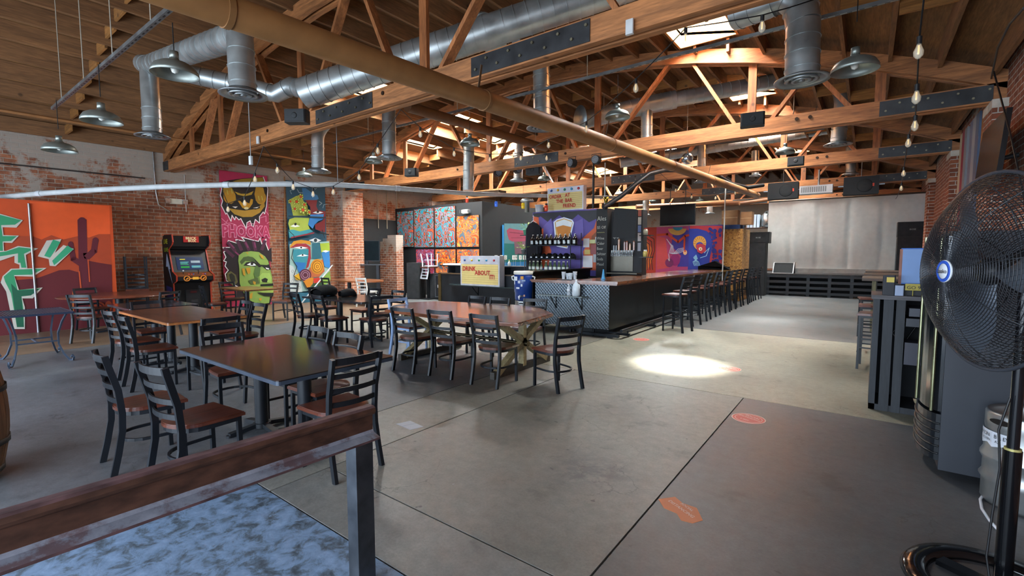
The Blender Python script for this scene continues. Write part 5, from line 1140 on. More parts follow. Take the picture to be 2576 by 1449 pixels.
p.poly([(612, 700), (700, 720), (740, 1020), (612, 1040)], '#c04448'); p.poly([(780, 640), (935, 640), (935, 1010), (820, 1010), (860, 900), (760, 800)], '#3a3290'); p.ell(820, 625, 92, 66, '#c99a4c', a0=0, a1=PI); p.ell(825, 610, 50, 34, '#1f7a98', a0=0, a1=PI)
p.ell(800, 940, 50, 62, '#8a1c64'); p.ell(740, 970, 42, 44, '#6c1c58'); p.line([(620, 690), (720, 680), (830, 760), (900, 700), (935, 690)], 22, '#c0401c'); p.line([(895, 720), (890, 830)], 18, '#c0401c'); p.ell(900, 865, 20, 26, '#e0b080'); p.ell(900, 850, 9, 11, '#c0401c')
for k in range(4): p.line([(715+10*k, 730+k*14), (760+6*k, 800), (740+16*k, 870), (780+10*k, 880), (830+8*k, 830+k*12), (885, 820+k*10)], 6, '#b8b4c8')
p.line([(735, 880), (745, 960), (730, 930)], 8, '#c8b0c0'); p.mb.build('painted_face', mflat, t)
t, p = pan('', 1733, 1818, '#2a3fa4', 'blue and red painted panel with a flower-headed figure, rightmost of three behind the bar')
p.poly([(945, 595), (1280, 595), (1270, 1000), (1145, 1000), (1150, 920), (1180, 800), (1160, 690), (1120, 650), (1030, 625), (945, 625)], '#b43440')
random.seed(4)
for k in range(40):
    x = 1150+random.random()*115; y = 610+random.random()*380
    if x < 1175 and y > 680: x += 40
    p.ell(x, y, 12+random.random()*9, 9+random.random()*9, '#222c86', rot=random.random()*90, n=8)
random.seed(7)
p.ell(1052, 770, 66, 72, '#d6a24c'); p.ell(1052, 800, 40, 40, '#2a3fa4'); p.poly([(1015, 790), (1060, 775), (1110, 790), (1115, 850), (1070, 880), (1030, 860)], '#b83440'); p.ell(1060, 830, 18, 18, '#e0dcc0'); p.ell(1062, 832, 8, 8, '#b8701c')
for k in range(9): a = PI+PI*k/8; p.line([(1052+40*math.cos(a), 775+42*math.sin(a)), (1052+63*math.cos(a), 775+68*math.sin(a))], 4, '#8c5a20')
for k in range(5): p.line([(1015-6*k, 890+k*6), (1030-8*k, 930), (985+14*k, 960), (1000+14*k, 1000)], 6, '#8fc8e0')
p.line([(1100, 870), (1150, 820), (1120, 900), (1060, 920)], 7, '#8fc8e0'); p.mb.build('painted_face', mflat, t)


# cardboard boxes, particle board partition behind
xo0, xo1 = ony(1820, 600, 17.2).x, ony(1868, 600, 17.2).x
mosb, N, L, B = newmat('particle_board'); tc = N.new('ShaderNodeTexCoord'); vz = N.new('ShaderNodeTexVoronoi'); vz.inputs['Scale'].default_value = 22; L.new(tc.outputs['Object'], vz.inputs['Vector'])
r = ramp(N, [(0, '#8a5f2c'), (.35, '#a67a3c'), (.6, '#6f4a20'), (.8, '#b48a4c')], 'LINEAR'); L.new(vz.outputs['Color'], r.inputs[0]); L.new(r.outputs[0], B.inputs['Base Color']); B.inputs['Roughness'].default_value = .8
b = MB('#8a5f2c'); b.box(xo0-.1, xo1, 17.2, 17.25, 0, 2.42); b.box(xo1-.04, xo1, 17.25, 18.4, 0, 2.42); struct(b.build('wall_partition', mosb))
b = MB('#2b3c60'); b.box(xo0-.1, xo1-.1, 17.15, 17.9, 2.42, 2.56); o = b.build('folded_tarp', mcl); tag(o, 'folded blue tarp on top of the particle board partition', 'tarp')
for i, (x, z, w_, h, d_) in enumerate(((xo0+.15, 2.56, .5, .5, 'left'), (xo0+.66, 2.56, .34, .42, 'right'))):
    t = thing('cardboard_box', 'brown cardboard box on the blue tarp above the partition, the %s one' % d_, 'box', (x, 17.5, z)); b = MB('#8f6b48'); b.box(-w_/2, w_/2, -.2, .2, 0, h); b.build('carton', paint(.8), t); b = MB('#b89a70'); b.box(-w_/2, w_/2, -.203, -.2, h*.48, h*.52); b.build('tape', paint(.4), t)
o = MB('#101012'); o.prism([(-.4, -.1), (.4, -.1), (.5, .2), (-.4, .2)], 0, .1); o.ext([(-.42, -.1, .1), (.1, -.1, .28), (.55, -.1, .02)], (0, .25, 0)); q = o.build('black_bag', mcl, None, (-4.0, 16.0, 1.076)); tag(q, 'black bag lying at the far end of the bar top', 'bag')
# ================================================================== stage
SY = 20.45
t = thing('stage', 'low black stage with a slatted timber front and worn deck boards', 'stage', (-1.3, SY, 0))
b = MB('#3c3836')
for i in range(22): b.box(-2.55, 2.6, .0+.16*i, .152+.16*i, .8, .84)
b.build('deck', wood((1, 8, 8), .55, .6, 1.2, 1.5), t)
b = MB('#24272c')
for z in (.12, .32, .53, .74): b.box(-2.5, 2.6, -.03, .0, z-.05, z+.045)
b.build('front_slats', wood((1, 8, 8), .6, .7, 1.25, 1.5), t)
b = MB('#1e2024')
for i in range(8): x = -2.4+.66*i; b.box(x-.05, x+.05, 0, .05, 0, .8)
b.build('front_posts', mblk, t)
b = MB('#0a0a0b'); b.box(-2.5, 2.6, .5, .55, 0, .8); b.box(-2.55, -2.5, 0, 3.5, 0, .8); b.build('backing', paint(.9), t)
t = thing('backdrop_screen', 'wide wrinkled off-white backdrop hanging at the back of the stage', 'screen', (-.9, SY+.75, 0))
xs0, xs1, z0, z1 = -2.32, 2.45, 1.0, 3.62; n1_, n2_ = 80, 6; vs = []; fs = []
for j in range(n2_+1):
    for i in range(n1_+1):
        x = xs0+(xs1-xs0)*i/n1_; z = z0+(z1-z0)*j/n2_; y = .008*math.sin(i*.23)+.003*math.sin(i*.9+j)
        for s_ in (13, 28, 44, 60):
            y += .022*math.exp(-((i-s_)/1.2)**2)
        vs.append((x, y, z))
for j in range(n2_):
    for i in range(n1_): a = j*(n1_+1)+i; fs.append((a, a+1, a+n1_+2, a+n1_+1))
b = MB('#c9c9c4'); b.add(vs, fs, True); b.build('cloth', paint(.9, var=.06), t)
b = MB('#a0a09c'); b.box(xs0+.55, xs1-.5, -.06, .0, .86, 1.02); b.build('gathered_hem', paint(.9), t)
b = MB('#4a3a2c'); b.cyl((xs0, 0, 3.64), (xs1, 0, 3.64), .03); b.build('top_bar', mtx, t)
def pa(label, px, y, z, w, d, h, rz=0, logo='BOSE', g_=None): return spk('loudspeaker', label, (ony(px, 640, y).x, y, z), w, d, h, rz, (logo, '#9aa0a0', 0, .45, .07) if logo else None, g_, '#191b1e')
pa('tall black loudspeaker on the floor at the left side of the stage', 1906, SY-.35, 0, .62, .5, 1.98, 0, None)
pa('wide black speaker cabinet on top of the tall one at the left of the stage', 1909, SY-.35, 1.981, .74, .5, .42, 0, 'BOSE')
pa('tall black loudspeaker standing on the stage at the right', 2287, SY+.3, .84, .7, .5, 1.3, 0, None)
pa('wide black speaker cabinet on top of the one at the right of the stage', 2291, SY+.3, 2.141, .8, .5, .5, 0, 'BOSE')
t = thing('stage_monitor', 'wedge floor monitor with a white frame at the front edge of the stage', 'speaker', (ony(1971, 680, SY+.2).x, SY+.25, .84), R(-4))
b = MB('#0f1012'); b.ext([(-.33, -.15, 0), (-.33, .3, 0), (-.33, .25, .4), (-.33, .03, .4)], (.66, 0, 0)); b.build('cabinet', paint(.8), t)
b = MB('#c2c4c2')
for a_, c_ in (((-.34, -.15, .0), (.34, -.15, .0)), ((-.34, .03, .4), (.34, .03, .4)), ((-.34, -.16, 0), (-.34, .02, .4)), ((.34, -.16, 0), (.34, .02, .4)), ((-.34, .03, .41), (-.34, .25, .41)), ((.34, .03, .41), (.34, .25, .41))): b.bar(a_, c_, .03, .03)
b.build('frame', paint(.5), t)
# speakers and projector hanging above the stage floor
for px, py, lab in ((1969, 480, 'black stage speaker hanging under the roof left of the projector'), (2166, 467, 'black stage speaker hanging under the roof right of the projector')):
    p = ony(px, py, 15.6); t = thing('hanging_speaker', lab, 'speaker', p, R(2)); b = MB('#121417'); b.box(-.38, .38, 0, .35, -.22, .24); b.build('cabinet', paint(.7), t)
    b = MB('#1c1e20'); b.lathe([(.17, 0), (.16, .012), (.06, .004), (.001, .012)], (.08, -.004, 0), 24, (0, -1, 0)); b.build('grille', paint(.8), t); b = MB('#b83a20'); b.box(.22, .28, -.01, 0, -.03, .05); b.build('badge', mflat, t)
    b = MB('#8c9094'); b.bar((-.5, .1, .02), (.5, .1, .02), .03, .03); b.cyl((0, .1, .24), (0, .1, .75), .012, n=6); b.build('bracket', metal(), t)
p = ony(2052, 477, 15.3); t = thing('projector', 'white projector hanging between the two stage speakers', 'projector', p, 0)
b = MB('#b6b8b8'); b.box(-.38, .38, 0, .35, -.1, .12); b.build('body', paint(.4), t); b = MB('#7a7c7c')
for i in range(12): b.box(-.34+.05*i, -.31+.05*i, -.004, 0, -.06, .08)
b.build('vent_grille', mflat, t); b = MB('#c0c2c2'); b.cyl((.05, .15, .12), (.05, .15, .55), .025); b.build('pole', metal(), t)
# ================================================================== right side of the room
# high-top slat tables with stools along the right wall
tz = 1.1
for k, (y, x) in enumerate(((12.3, -.02), (14.6, .0), (17.0, .02))):
    t = thing('high_table', 'high slatted wooden table along the right wall, %s from the camera' % ('nearest', 'second', 'farthest')[k], 'table', (x+.55, y, 0), 0, 'high slatted tables by the right wall')
    b = MB('#5a4636')
    for i in range(7): b.box(-.6, .6, -.62+.18*i, -.46+.18*i, tz-.05, tz)
    b.build('tabletop', wood((1, 8, 8), .5, .6, 1.3, 1.5), t)
    for sx in (-.4, .5): b = MB('#6b6444'); b.bar((sx, -.45, 0), (sx, -.45, tz-.05), .06, .06, (0, 1, 0)); b.build('leg', mtz, t); b = MB('#6b6444'); b.bar((sx, .45, 0), (sx, .45, tz-.05), .06, .06, (0, 1, 0)); b.build('leg', mtz, t)
for k, (x, y) in enumerate(((.13, 8.2), (.12, 9.5), (.1, 11.0))):
    dup(s0, (x, y, 0), R(86+k*5), 'black bar stool with a reddish seat at the high slatted tables, %s from the camera' % ('nearest', 'second', 'farthest')[k], 'stools at the high slatted tables')
# open timber rack with audio gear
t = thing('equipment_rack', 'open black timber rack with audio gear and cables near the right wall', 'rack', (.65, 6.05, 0))
mbw = wood((8, 8, 1), .6, .6, 1.3, 1.6)
for x0_, x1_, y0_, y1_ in ((-.58, -.53, -.04, .5), (-.5, -.42, -.05, .0), (-.4, -.33, -.05, .0), (-.47, -.43, .4, .45), (.5, .56, -.04, .5)): b = MB('#1e2126'); b.box(x0_, x1_, y0_, y1_, 0, 1.14); b.build('upright', mbw, t)
b = MB('#4a4648'); b.box(-.6, .6, -.1, .55, 1.14, 1.18); b.build('top_shelf', mtx, t)
b = MB('#1e2126'); b.box(-.58, -.2, -.04, .5, .0, .06); b.build('bottom_board', mbw, t); b = MB('#15181c'); b.box(-.53, .55, .46, .5, .05, 1.12); b.build('back_board', paint(.8), t)
b = MB('#3a3c44'); b.box(-.3, .1, -.04, .3, .98, 1.06); b.build('disc_player', paint(.5), t)
b = MB('#2b2d34'); b.box(-.32, .1, -.05, .3, .88, .96); b.col('#c0c0c0')
for i in range(4): b.cyl((-.2+.05*i, -.05, .91), (-.2+.05*i, -.065, .91), .014, n=8)
b.build('mixer_unit', paint(.5), t)
b = MB('#2d2d38'); b.box(-.32, .1, -.05, .2, .5, .72); b.col('#c8cacf')
for i in range(5):
    for x in (-.2, -.12): b.box(x, x+.03, -.058, -.05, .535+.035*i, .548+.035*i)
b.col('#6fa0c8').box(-.155, -.13, -.056, -.05, .53, .62); b.build('power_unit', paint(.5), t)
b = MB('#0d0e10'); b.tube([(-.45, .3, 1.05), (-.3, .1, .95), (-.42, .0, .8), (-.3, .05, .62), (-.25, .1, .55), (-.35, .2, .6), (-.2, .25, .9)], .007, 6); b.tube([(.0, .1, .48), (-.05, .1, .3), (-.12, .15, .15), (-.1, .2, .04)], .006, 6); b.build('cable', mblk, t)
b = MB('#0e0f12'); b.tube([(0, 0, .01), (.05, -.08, .012), (.12, -.02, .012), (.05, .05, .012), (.2, .06, .012), (.25, -.04, .012)], .008, 6); q = b.build('black_cable', mblk, None, (.55, 5.85, 0)); tag(q, 'black cable lying on the floor below the audio rack', 'cable')
# things on the rack top
t = thing('framed_board', 'pale blue square board with blue tape edges standing on the audio rack', 'board', (.62, 6.15, 0))
b = MB('#7390bd'); b.box(-.34, .36, -.03, .0, 1.3, 1.64); b.build('face', paint(.6, var=.05), t); b = MB('#2d62b0'); b.box(-.35, .37, -.01, .03, 1.29, 1.65); b.box(-.34, .36, -.032, -.03, 1.292, 1.302); b.build('tape_edge', mflat, t)
b = MB('#8a5a4a'); b.box(-.36, -.34, -.03, .06, 1.29, 1.64); b.build('wood_side', mtz, t); b = MB('#202228'); b.box(-.2, .3, .0, .06, 1.18, 1.3); b.build('stand', mblk, t)
for px, c_, lab, w_, h in ((2235, '#15151c', 'dark box with a yellow label at the left end of the rack top', .1, .2), (2262, '#8f9bb4', 'pale blue-grey pouch on the rack top', .07, .1), (2290, '#a09038', 'yellow licence plate shaped sign under the blue board', .16, .07), (2295, '#1b1b1e', 'flat black case on the rack top', .2, .05)):
    x = ony(px, 740, 5.99).x; b = MB(c_)
    if 'plate' in lab: b.box(-.06, .1, -.012, 0, .055, .12); b.text('GO 960', (-.05, -.013, .068), (1, 0, 0), (0, 0, 1), .045, '#15151a'); b.col(c_).cyl((0, .01, 0), (0, .01, .08), .004, n=5)
    else: b.rbox(-w_/2, w_/2, -.03, .03, 0, h, .01)
    if 'yellow label' in lab: b.col('#c8b050').box(-.02, .04, -.033, -.03, .13, .18)
    nm = 'number_plate' if 'plate' in lab else ('pouch' if 'pouch' in lab else 'equipment_box'); o = b.build(nm, mflat, None, (x+(.02 if 'plate' in lab else 0), 6.02 if 'flat' not in lab else 6.1, 1.181)); tag(o, lab, 'box' if nm == 'equipment_box' else nm.replace('_', ' '))
# drinks fridge with a curved glass front
fx, fy = .5, 4.55
t = thing('drinks_fridge', 'tall black drinks fridge with a curved glass front beside the audio rack', 'fridge', (.75, 4.83, 0))
b = MB('#22262e'); b.box(-.28, .42, -.35, .35, .04, 1.75); b.build('cabinet', paint(.5, var=.08), t)
prof_ = [(-.28-.11*math.cos(a), .33*math.sin(a)) for a in [(-PI/2)+PI*i/14 for i in range(15)]]
b = MB('#16191d'); b.prism([(-.28, -.33)]+prof_+[(-.28, .33)], .1, .44); b.build('lower_grille', paint(.18), t)
for k in range(5): b = MB('#0b0c0e'); b.tube([(x-.003, y, .15+.055*k) for x, y in prof_], .008, 6); b.build('grille_slot', mblk, t)
b = MB('#0d1116'); b.prism([(-.28, -.33)]+[(x*.98, y) for x, y in prof_]+[(-.28, .33)], .46, 1.72); b.build('glass_front', paint(.14, spec=.5, var=.03), t)
for i in (0, 7): b = MB('#8f9070'); x, y = prof_[i] if i else (-.33, -.33); b.cyl((x-.004, y, .46), (x-.004, y, 1.72), .01, n=8); b.build('edge_strip', metal(.25), t)
# keg, cable and fan
t = keg('steel beer keg with a torn white label beside the fan pole', tuple(onz(2574, 1272).xy)+(0,), -.85)
b = MB('#c2c5cc')
for i in range(9):
    a0 = -2.63+.17*i; a1 = a0+.172; z0_ = .385+.012*math.sin(i*2.1); r_ = .2045
    b.add([(r_*math.cos(a0), r_*math.sin(a0), z0_), (r_*math.cos(a1), r_*math.sin(a1), .385+.012*math.sin((i+1)*2.1)), (r_*math.cos(a1), r_*math.sin(a1), .475), (r_*math.cos(a0), r_*math.sin(a0), .475)], [(0, 1, 2, 3)])
lb = b.build('torn_label', mflat, t); b = MB()
for i, ch_ in enumerate('CANYON BREW'):
    a = -2.48+.118*i; b.text(ch_, (.207*math.cos(a), .207*math.sin(a), .437), (-math.sin(a), math.cos(a), 0), (0, 0, 1), .034, '#1c1e24', align='CENTER')
for i, ch_ in enumerate('TUCSON, AZ'):
    a = -2.23+.075*i; b.text(ch_, (.207*math.cos(a), .207*math.sin(a), .41), (-math.sin(a), math.cos(a), 0), (0, 0, 1), .022, '#1c1e24', align='CENTER')
b.build('label_writing', mflat, lb)
b = MB('#b8bcc4'); pts = [onz(*q, .012) for q in ((2478, 1238), (2466, 1256), (2470, 1280), (2490, 1310), (2510, 1332), (2530, 1342))]; b.tube(pts, .008, 8); o = b.build('white_cable', paint(.5)); tag(o, 'white cable lying on the floor in front of the keg', 'cable')
# pedestal fan
FP = at(2488, 683, 2.15); ang = R(203); fn = V((math.cos(ang), math.sin(ang), 0)); ft = V((-fn.y, fn.x, 0)); up = V((0, 0, 1))
t = thing('pedestal_fan', 'large black pedestal fan with a wire cage at the right edge of the picture', 'fan', tuple(at(2566, 900, 2.12).xy)+(0,))
O = V(t.location)
def fp(r_, a, d): return FP-O+(ft*math.cos(a)+up*math.sin(a))*r_+fn*d
mcage = paint(.3, .5, var=0)
def cageprof(u, front):   # u 0..1 from the hub to the rim
    return (.05+.395*u, (.165*(1-u**2.6) if front else -.13*(1-u**3)))
for front in (True, False):
    b = MB('#2a2c30')
    for i in range(38):
        u = .03+.97*(i/37); r_, d = cageprof(u, front); b.tube([fp(r_, 2*PI*k/48, d) for k in range(48)], .002, 4, closed=True)
    for j in range(8):
        b.tube([fp(cageprof(u/8, front)[0], 2*PI*j/8+.2, cageprof(u/8, front)[1]) for u in range(9)], .0028, 5)
    b.build('front_cage' if front else 'rear_cage', mcage, t)
b = MB('#2e3138'); b.tube([fp(.446, 2*PI*k/60, 0) for k in range(60)], .009, 8, closed=True); b.build('cage_rim', mblk, t)
def radial(sp):   # fine radial wires of the spiral part
    pass
b = MB('#34363b')
for j in range(96):
    a = 2*PI*j/96; b.tube([fp(cageprof(u/5, True)[0], a+.55*(u/5), cageprof(u/5, True)[1]+.002) for u in range(6)], .0012, 3)
b.build('spiral_wires', mcage, t)
b = MB('#17181b'); 
b.lathe([(.06, -.02), (.065, .0), (.05, .03), (.001, .04)], FP-O, 20, fn); b.build('blade_hub', mblk, t)
for j in range(3):
    b = MB('#5b626c'); a0 = 2*PI*j/3+.1; vs = []; fs = []
    for i in range(9):
        u = i/8; r_ = .06+.34*u; w_ = .32+.55*math.sin(PI*min(1, u*.85+.1))
        for s_ in (0, .25, .5, .75, 1): a = a0+(s_-.5)*w_; vs.append(fp(r_, a, .03-(s_)*.07))
    for i in range(8):
        for k in range(4): q = i*5+k; fs.append((q, q+1, q+6, q+5))
    b.add(vs, fs, True); b.build('blade', paint(.35, .4), t)
b = MB('#1b1c20'); b.lathe([(.07, -.3), (.09, -.26), (.1, -.12), (.06, -.1)], FP-O, 20, fn); b.cyl(FP-O-fn*.2, (0, 0, FP.z-.02), .035); b.build('motor', mblk, t)
bd = fp(0, 0, .165)
b = MB('#c3c7cc'); b.lathe([(.052, 0), (.052, .01), (.001, .012)], bd, 28, fn); b.col('#1f4aa8').shell([(.05, .0105), (.05, .0125), (.036, .0135), (.036, .0125)], bd, 28, fn)
bb = b.build('badge', mflat, t); b = MB(); b.text('Lasko', bd+fn*.0145-up*.009, ft, up, .028, '#17181c', align='CENTER', wfac=1.05, bold=.01); b.build('badge_writing', mflat, bb)
hub = FP-O-fn*.2
b = MB('#15161a'); b.cyl((0, 0, .7), (0, 0, FP.z-.02), .022); b.col('#b8b070').cyl((.0, 0, .69), (.0, 0, .71), .03); b.build('upper_pole', paint(.15, .3), t)
b = MB('#0e0f12'); b.cyl((0, 0, .02), (0, 0, .7), .033, n=20); b.build('lower_pole', paint(.12, .3), t)
b = MB('#0d0e10'); b.shell([(.36, 0), (.37, .01), (.355, .03), (.29, .035), (.26, .02), (.26, 0)], n=48)
for j in range(3): a = 2*PI*j/3+.5; b.bar((0, 0, .025), (.24*math.cos(a), .24*math.sin(a), .02), .07, .025)
b.cyl((0, 0, 0), (0, 0, .05), .06); b.build('base', paint(.12, .2), t)
b = MB('#101114'); b.tube([(-.03, -.05, .95), (-.06, -.06, .8), (-.045, -.05, .62), (-.06, -.06, .4), (-.07, -.07, .2), (-.05, -.1, .05)], .005, 6); b.build('power_cord', mblk, t)
# right wall: hanging television, painted pictures, boards
t = thing('television', 'dark television seen edge-on high on the right brick wall', 'television', (1.22, 8.75, 0), 0)
b = MB('#0d0e10'); b.ext([(.0, -.75, 2.45), (.0, .72, 2.45), (.06, .72, 3.3), (.06, -.75, 3.3)], (-.05, 0, .0)); b.build('housing', paint(.25), t); b = MB('#26282b'); b.cyl((.02, 0, 2.8), (.26, 0, 2.85), .03); b.build('wall_arm', mblk, t)
for i, (y, w_, z0_, z1_, cs, lab) in enumerate(((12.75, .9, 2.2, 4.05, ('#7a8088', '#8c1c3c', '#b0a890'), 'tall narrow abstract canvas with a magenta stripe on the right wall'), (10.75, .5, 2.0, 4.0, ('#8a5a2c', '#8a5a2c', '#8a5a2c'), 'bare wooden board fixed beside the pilaster on the right wall'), (11.5, .95, 2.2, 4.05, ('#4a5c78', '#8a94a0', '#5a6a88'), 'grey-blue painted canvas right of the magenta one on the right wall'))):
    b = MB(cs[0]); b.box(0, .04, 0, w_/3, z0_, z1_); b.col(cs[1]).box(0, .04, w_/3, 2*w_/3, z0_, z1_); b.col(cs[2]).box(0, .04, 2*w_/3, w_, z0_, z1_); o = b.build('wall_painting' if i != 1 else 'wooden_board', mflat, None, (XR+.09, y, 0)); tag(o, lab, 'painting' if i != 1 else 'board')
# floor stickers and paper
def sticker(label, px, py, r_, rot, txt, torn=False):
    p = onz(px, py); t = thing('floor_sticker', label, 'sticker', (p.x, p.y, .0005), R(rot), 'round floor stickers')
    b = MB('#b04a3c' if not torn else '#b8683c')
    if torn: out = [(-.15, -.06), (-.13, .06), (-.05, .05), (.03, .09), (.1, .05), (.15, .02), (.15, -.06), (.1, -.1), (.03, -.07), (-.05, -.1)]; b.prism(out, 0, .0015)
    else:
        b.lathe([(r_, 0), (r_, .0015), (.001, .0015)], n=32, smooth=False); b.col('#c9b0a6').shell([(r_, .0016), (r_, .002), (r_*.94, .002), (r_*.94, .0016)], n=32); b.shell([(r_*.8, .0016), (r_*.8, .002), (r_*.77, .002), (r_*.77, .0016)], n=32)
    b.build('disc', mflat, t); b = MB()
    for s_, y, h in txt: b.text(s_, (0, y, .0025), (1, 0, 0), (0, 1, 0), h, '#cdb9b0', align='CENTER', depth=0)
    b.build('writing', mflat, t)
tx = (('SOCIAL', .05, .045), ('DISTANCING', .005, .036), ('6 FEET', -.07, .03))
sticker('round red floor sticker on the dark slab, right of the long floor joint', 1883, 1053, .15, -25, tx)
sticker('torn orange floor sticker with white writing nearest the camera', 1716, 1280, .15, -30, (('SOCIAL', .03, .03), ('DISTANCING', -.02, .036)), True)
sticker('round red floor sticker at the right end of the bright sun patch', 1835, 928, .15, -20, tx)
sticker('round pale pink floor sticker before the corner of the bar', 1613, 854, .15, -15, tx)
p = onz(1032, 1070); b = MB('#b9c2cf'); b.prism([(-.12, -.08), (.1, -.06), (.12, .07), (-.1, .06)], 0, .002); b.col('#98a4b8').prism([(-.03, -.07), (-.025, -.07), (.0, .06), (-.005, .06)], .002, .0025); o = b.build('paper_sheet', paint(.2, var=0), None, (p.x, p.y, .0005), R(-10)); tag(o, 'clear plastic sheet lying on the floor right of the rusty rail', 'sheet')

# clutter beyond the stage side: tank, shelves, crates
t = thing('storage_shelf', 'storage shelf crowded with boxes behind the tall speaker beside the stage', 'shelf', (-3.4, 22.6, 0))
for z in (.6, 1.3, 2.0, 2.7): b = MB('#4a3020'); b.box(-1.0, .7, -.25, .25, z-.03, z); b.build('shelf_board', mtx, t)
for x in (-.98, .68): b = MB('#3a3a3c'); b.box(x-.03, x+.03, -.25, .25, 0, 2.9); b.build('upright', mblk, t)
random.seed(11)
for i in range(9):
    x = -4.2+(i % 5)*.33; z = (.6, 1.3, 2.0)[i % 3]; w_ = random.uniform(.1, .14); h = random.uniform(.2, .45); c_ = random.choice(['#7a4a2c', '#8c6a48', '#5c3020', '#9aa0a4', '#3c5a8c'])
    b = MB(c_); b.rbox(-w_, w_, -.15, .15, 0, h, .01); o = b.build('storage_box', paint(.7), None, (x, 22.55, z+.001)); tag(o, 'box on the crowded storage shelf behind the tall stage speaker', 'box', 'boxes on the storage shelf')
random.seed(7)
b = MB('#a9aeb2'); b.lathe([(.32, 0), (.34, .1), (.34, .5), (.2, .68), (.08, .72), (.08, .8), (.001, .8)], n=28); o = b.build('steel_tank', metal(.25), None, (-3.35, 22.6, 2.701)); tag(o, 'shiny steel tank on top of the storage shelf beside the white backdrop', 'tank')
b = MB('#9fb0c0')
for i in range(4): b.box(-.25+.13*i, -.15+.13*i, -.15, .15, 0, .55)
o = b.build('plastic_bottle_crate', paint(.3), None, (-3.98, 22.6, 2.701)); tag(o, 'pale blue crate on top of the storage shelf left of the steel tank', 'crate')
# ================================================================== ducts
mgal = metal(.34, .7, 1.15, 3.5, .72)
GC = '#b2b8b8'
def duct(b, pts, r, rings=.2):
    pts = [V(p) for p in pts]; b.tube(pts, r, 20)
    for a, c in zip(pts, pts[1:]):
        d = c-a; n = int(d.length/rings)
        for i in range(1, n+1):
            p = a+d*(i/(n+.5)); dn = d.normalized(); b.tube([p-dn*.005, p+dn*.005], r+.009, 20)
def bend(p0, pc, p1, n=6):
    p0, pc, p1 = V(p0), V(pc), V(p1); return [p0.lerp(pc, i/n).lerp(pc.lerp(p1, i/n), i/n) for i in range(n+1)]
def diffuser(t, c, r):
    b = MB('#8d9294'); b.shell([(r*.62, .05), (r*1.0, .0), (r*1.0, -.012), (r*.8, .0), (r*.66, .03)], c, 32)
    b.shell([(r*.55, .02), (r*.62, -.01), (r*.5, -.015), (r*.45, .01)], c, 28); b.shell([(r*.32, .01), (r*.38, -.015), (r*.28, -.02), (r*.22, .0)], c, 24); b.lathe([(r*.12, -.02), (r*.12, .01), (.001, .02)], c, 16)
    b.build('diffuser', metal(.3, .8, 1.1, 5, .7), t); b = MB('#0c0c0c'); b.lathe([(r*.6, .06), (.001, .06)], c, 20); b.build('diffuser_throat', mblk, t)
mains = []
def ducting(label, segs, drops):
    t = thing('air_duct', label, 'duct', segs[0][1][0]); o = V(t.location)
    for r, pts in segs: b = MB(GC); duct(b, [V(p)-o for p in pts], r); b.build('duct_run', mgal, t)
    for r, pts, dr in drops:
        b = MB(GC); duct(b, [V(p)-o for p in pts], r); d_ = b.build('drop_duct', mgal, t)
        if dr: diffuser(t, V(pts[-1])-o+V((0, 0, -.03)), dr)
    return t
d1 = at(612, 232, 5.75); d1t = at(603, 88, 5.75); d2 = at(384, 338, 8.1); d2t = at(376, 165, 8.2)
ducting('galvanised ducts with two round outlets at the upper left, before the nearest truss',
        [(.155, [d2t+V((-.3, 0, .1)), d2t, d1t]), (.15, [at(440, 178, 7.9), at(650, 225, 8.3), at(695, 236, 8.3), at(735, 216, 8.2), at(772, 228, 8.0)])],
        [(.15, [d1t, d1], .27), (.14, bend(d2t, d2t+V((.02, -.02, -.25)), d2t.lerp(d2, .5))+[d2], .26)])
bl, br = at(765, 235, 8.0), at(1500, -12, 7.4)
ducting('widest shiny round duct running to the upper middle behind the nearest truss', [(.25, [bl, bl.lerp(br, .33), bl.lerp(br, .66), br]), (.25, [br, br+(br-bl)*.35])],
        [(.2, [at(1245, 110, 7.7), at(1215, 60, 8.4)], 0), (.12, bend(at(835, 300, 9.6), at(800, 322, 9.4), at(799, 350, 9.4))+[at(800, 428, 9.4)], .25)])
ducting('galvanised drop duct with a round outlet left of the brown pipe, behind the second plate', [(.14, [at(978, 230, 9.8), at(978, 285, 9.8)])], [(.14, [at(978, 285, 9.8), at(979, 394, 9.8)], .26)])
ducting('galvanised drop duct with a round outlet below the nearest long steel plate', [(.155, [at(1362, 120, 8.6), at(1362, 165, 8.6)])], [(.155, [at(1362, 165, 8.6), at(1364, 318, 8.6)], .29)])
R0 = at(2017, 195, 5.7); R1 = at(2020, 60, 5.7)
ducting('large galvanised elbow duct with a round outlet at the upper right', [(.19, [R1]+[at(2012, 10, 5.72), at(1975, -12, 5.8), at(1930, 8, 5.95), at(1850, 38, 6.3)])], [(.185, [R1, R0], .3)])
L0, L1 = at(1455, 305, 11.0), at(2055, 185, 10.4)
ducting('long horizontal round duct behind the second truss, right half of the room', [(.2, [L0, at(1640, 262, 10.9), at(1700, 250, 10.8)]), (.165, [at(1700, 250, 10.8), L1, at(2100, 215, 10.6)])],
        [(.13, [at(1627, 270, 10.9), at(1627, 400, 10.9)], .25), (.15, bend(at(2100, 215, 10.6), at(2118, 225, 10.6), at(2118, 260, 10.6))+[at(2108, 360, 10.6)], .28), (.14, [at(1180, 350, 12.2), at(1178, 480, 12.2)], 0)])
M0, M1 = at(1560, 410, 15.5), at(2140, 315, 14.5)
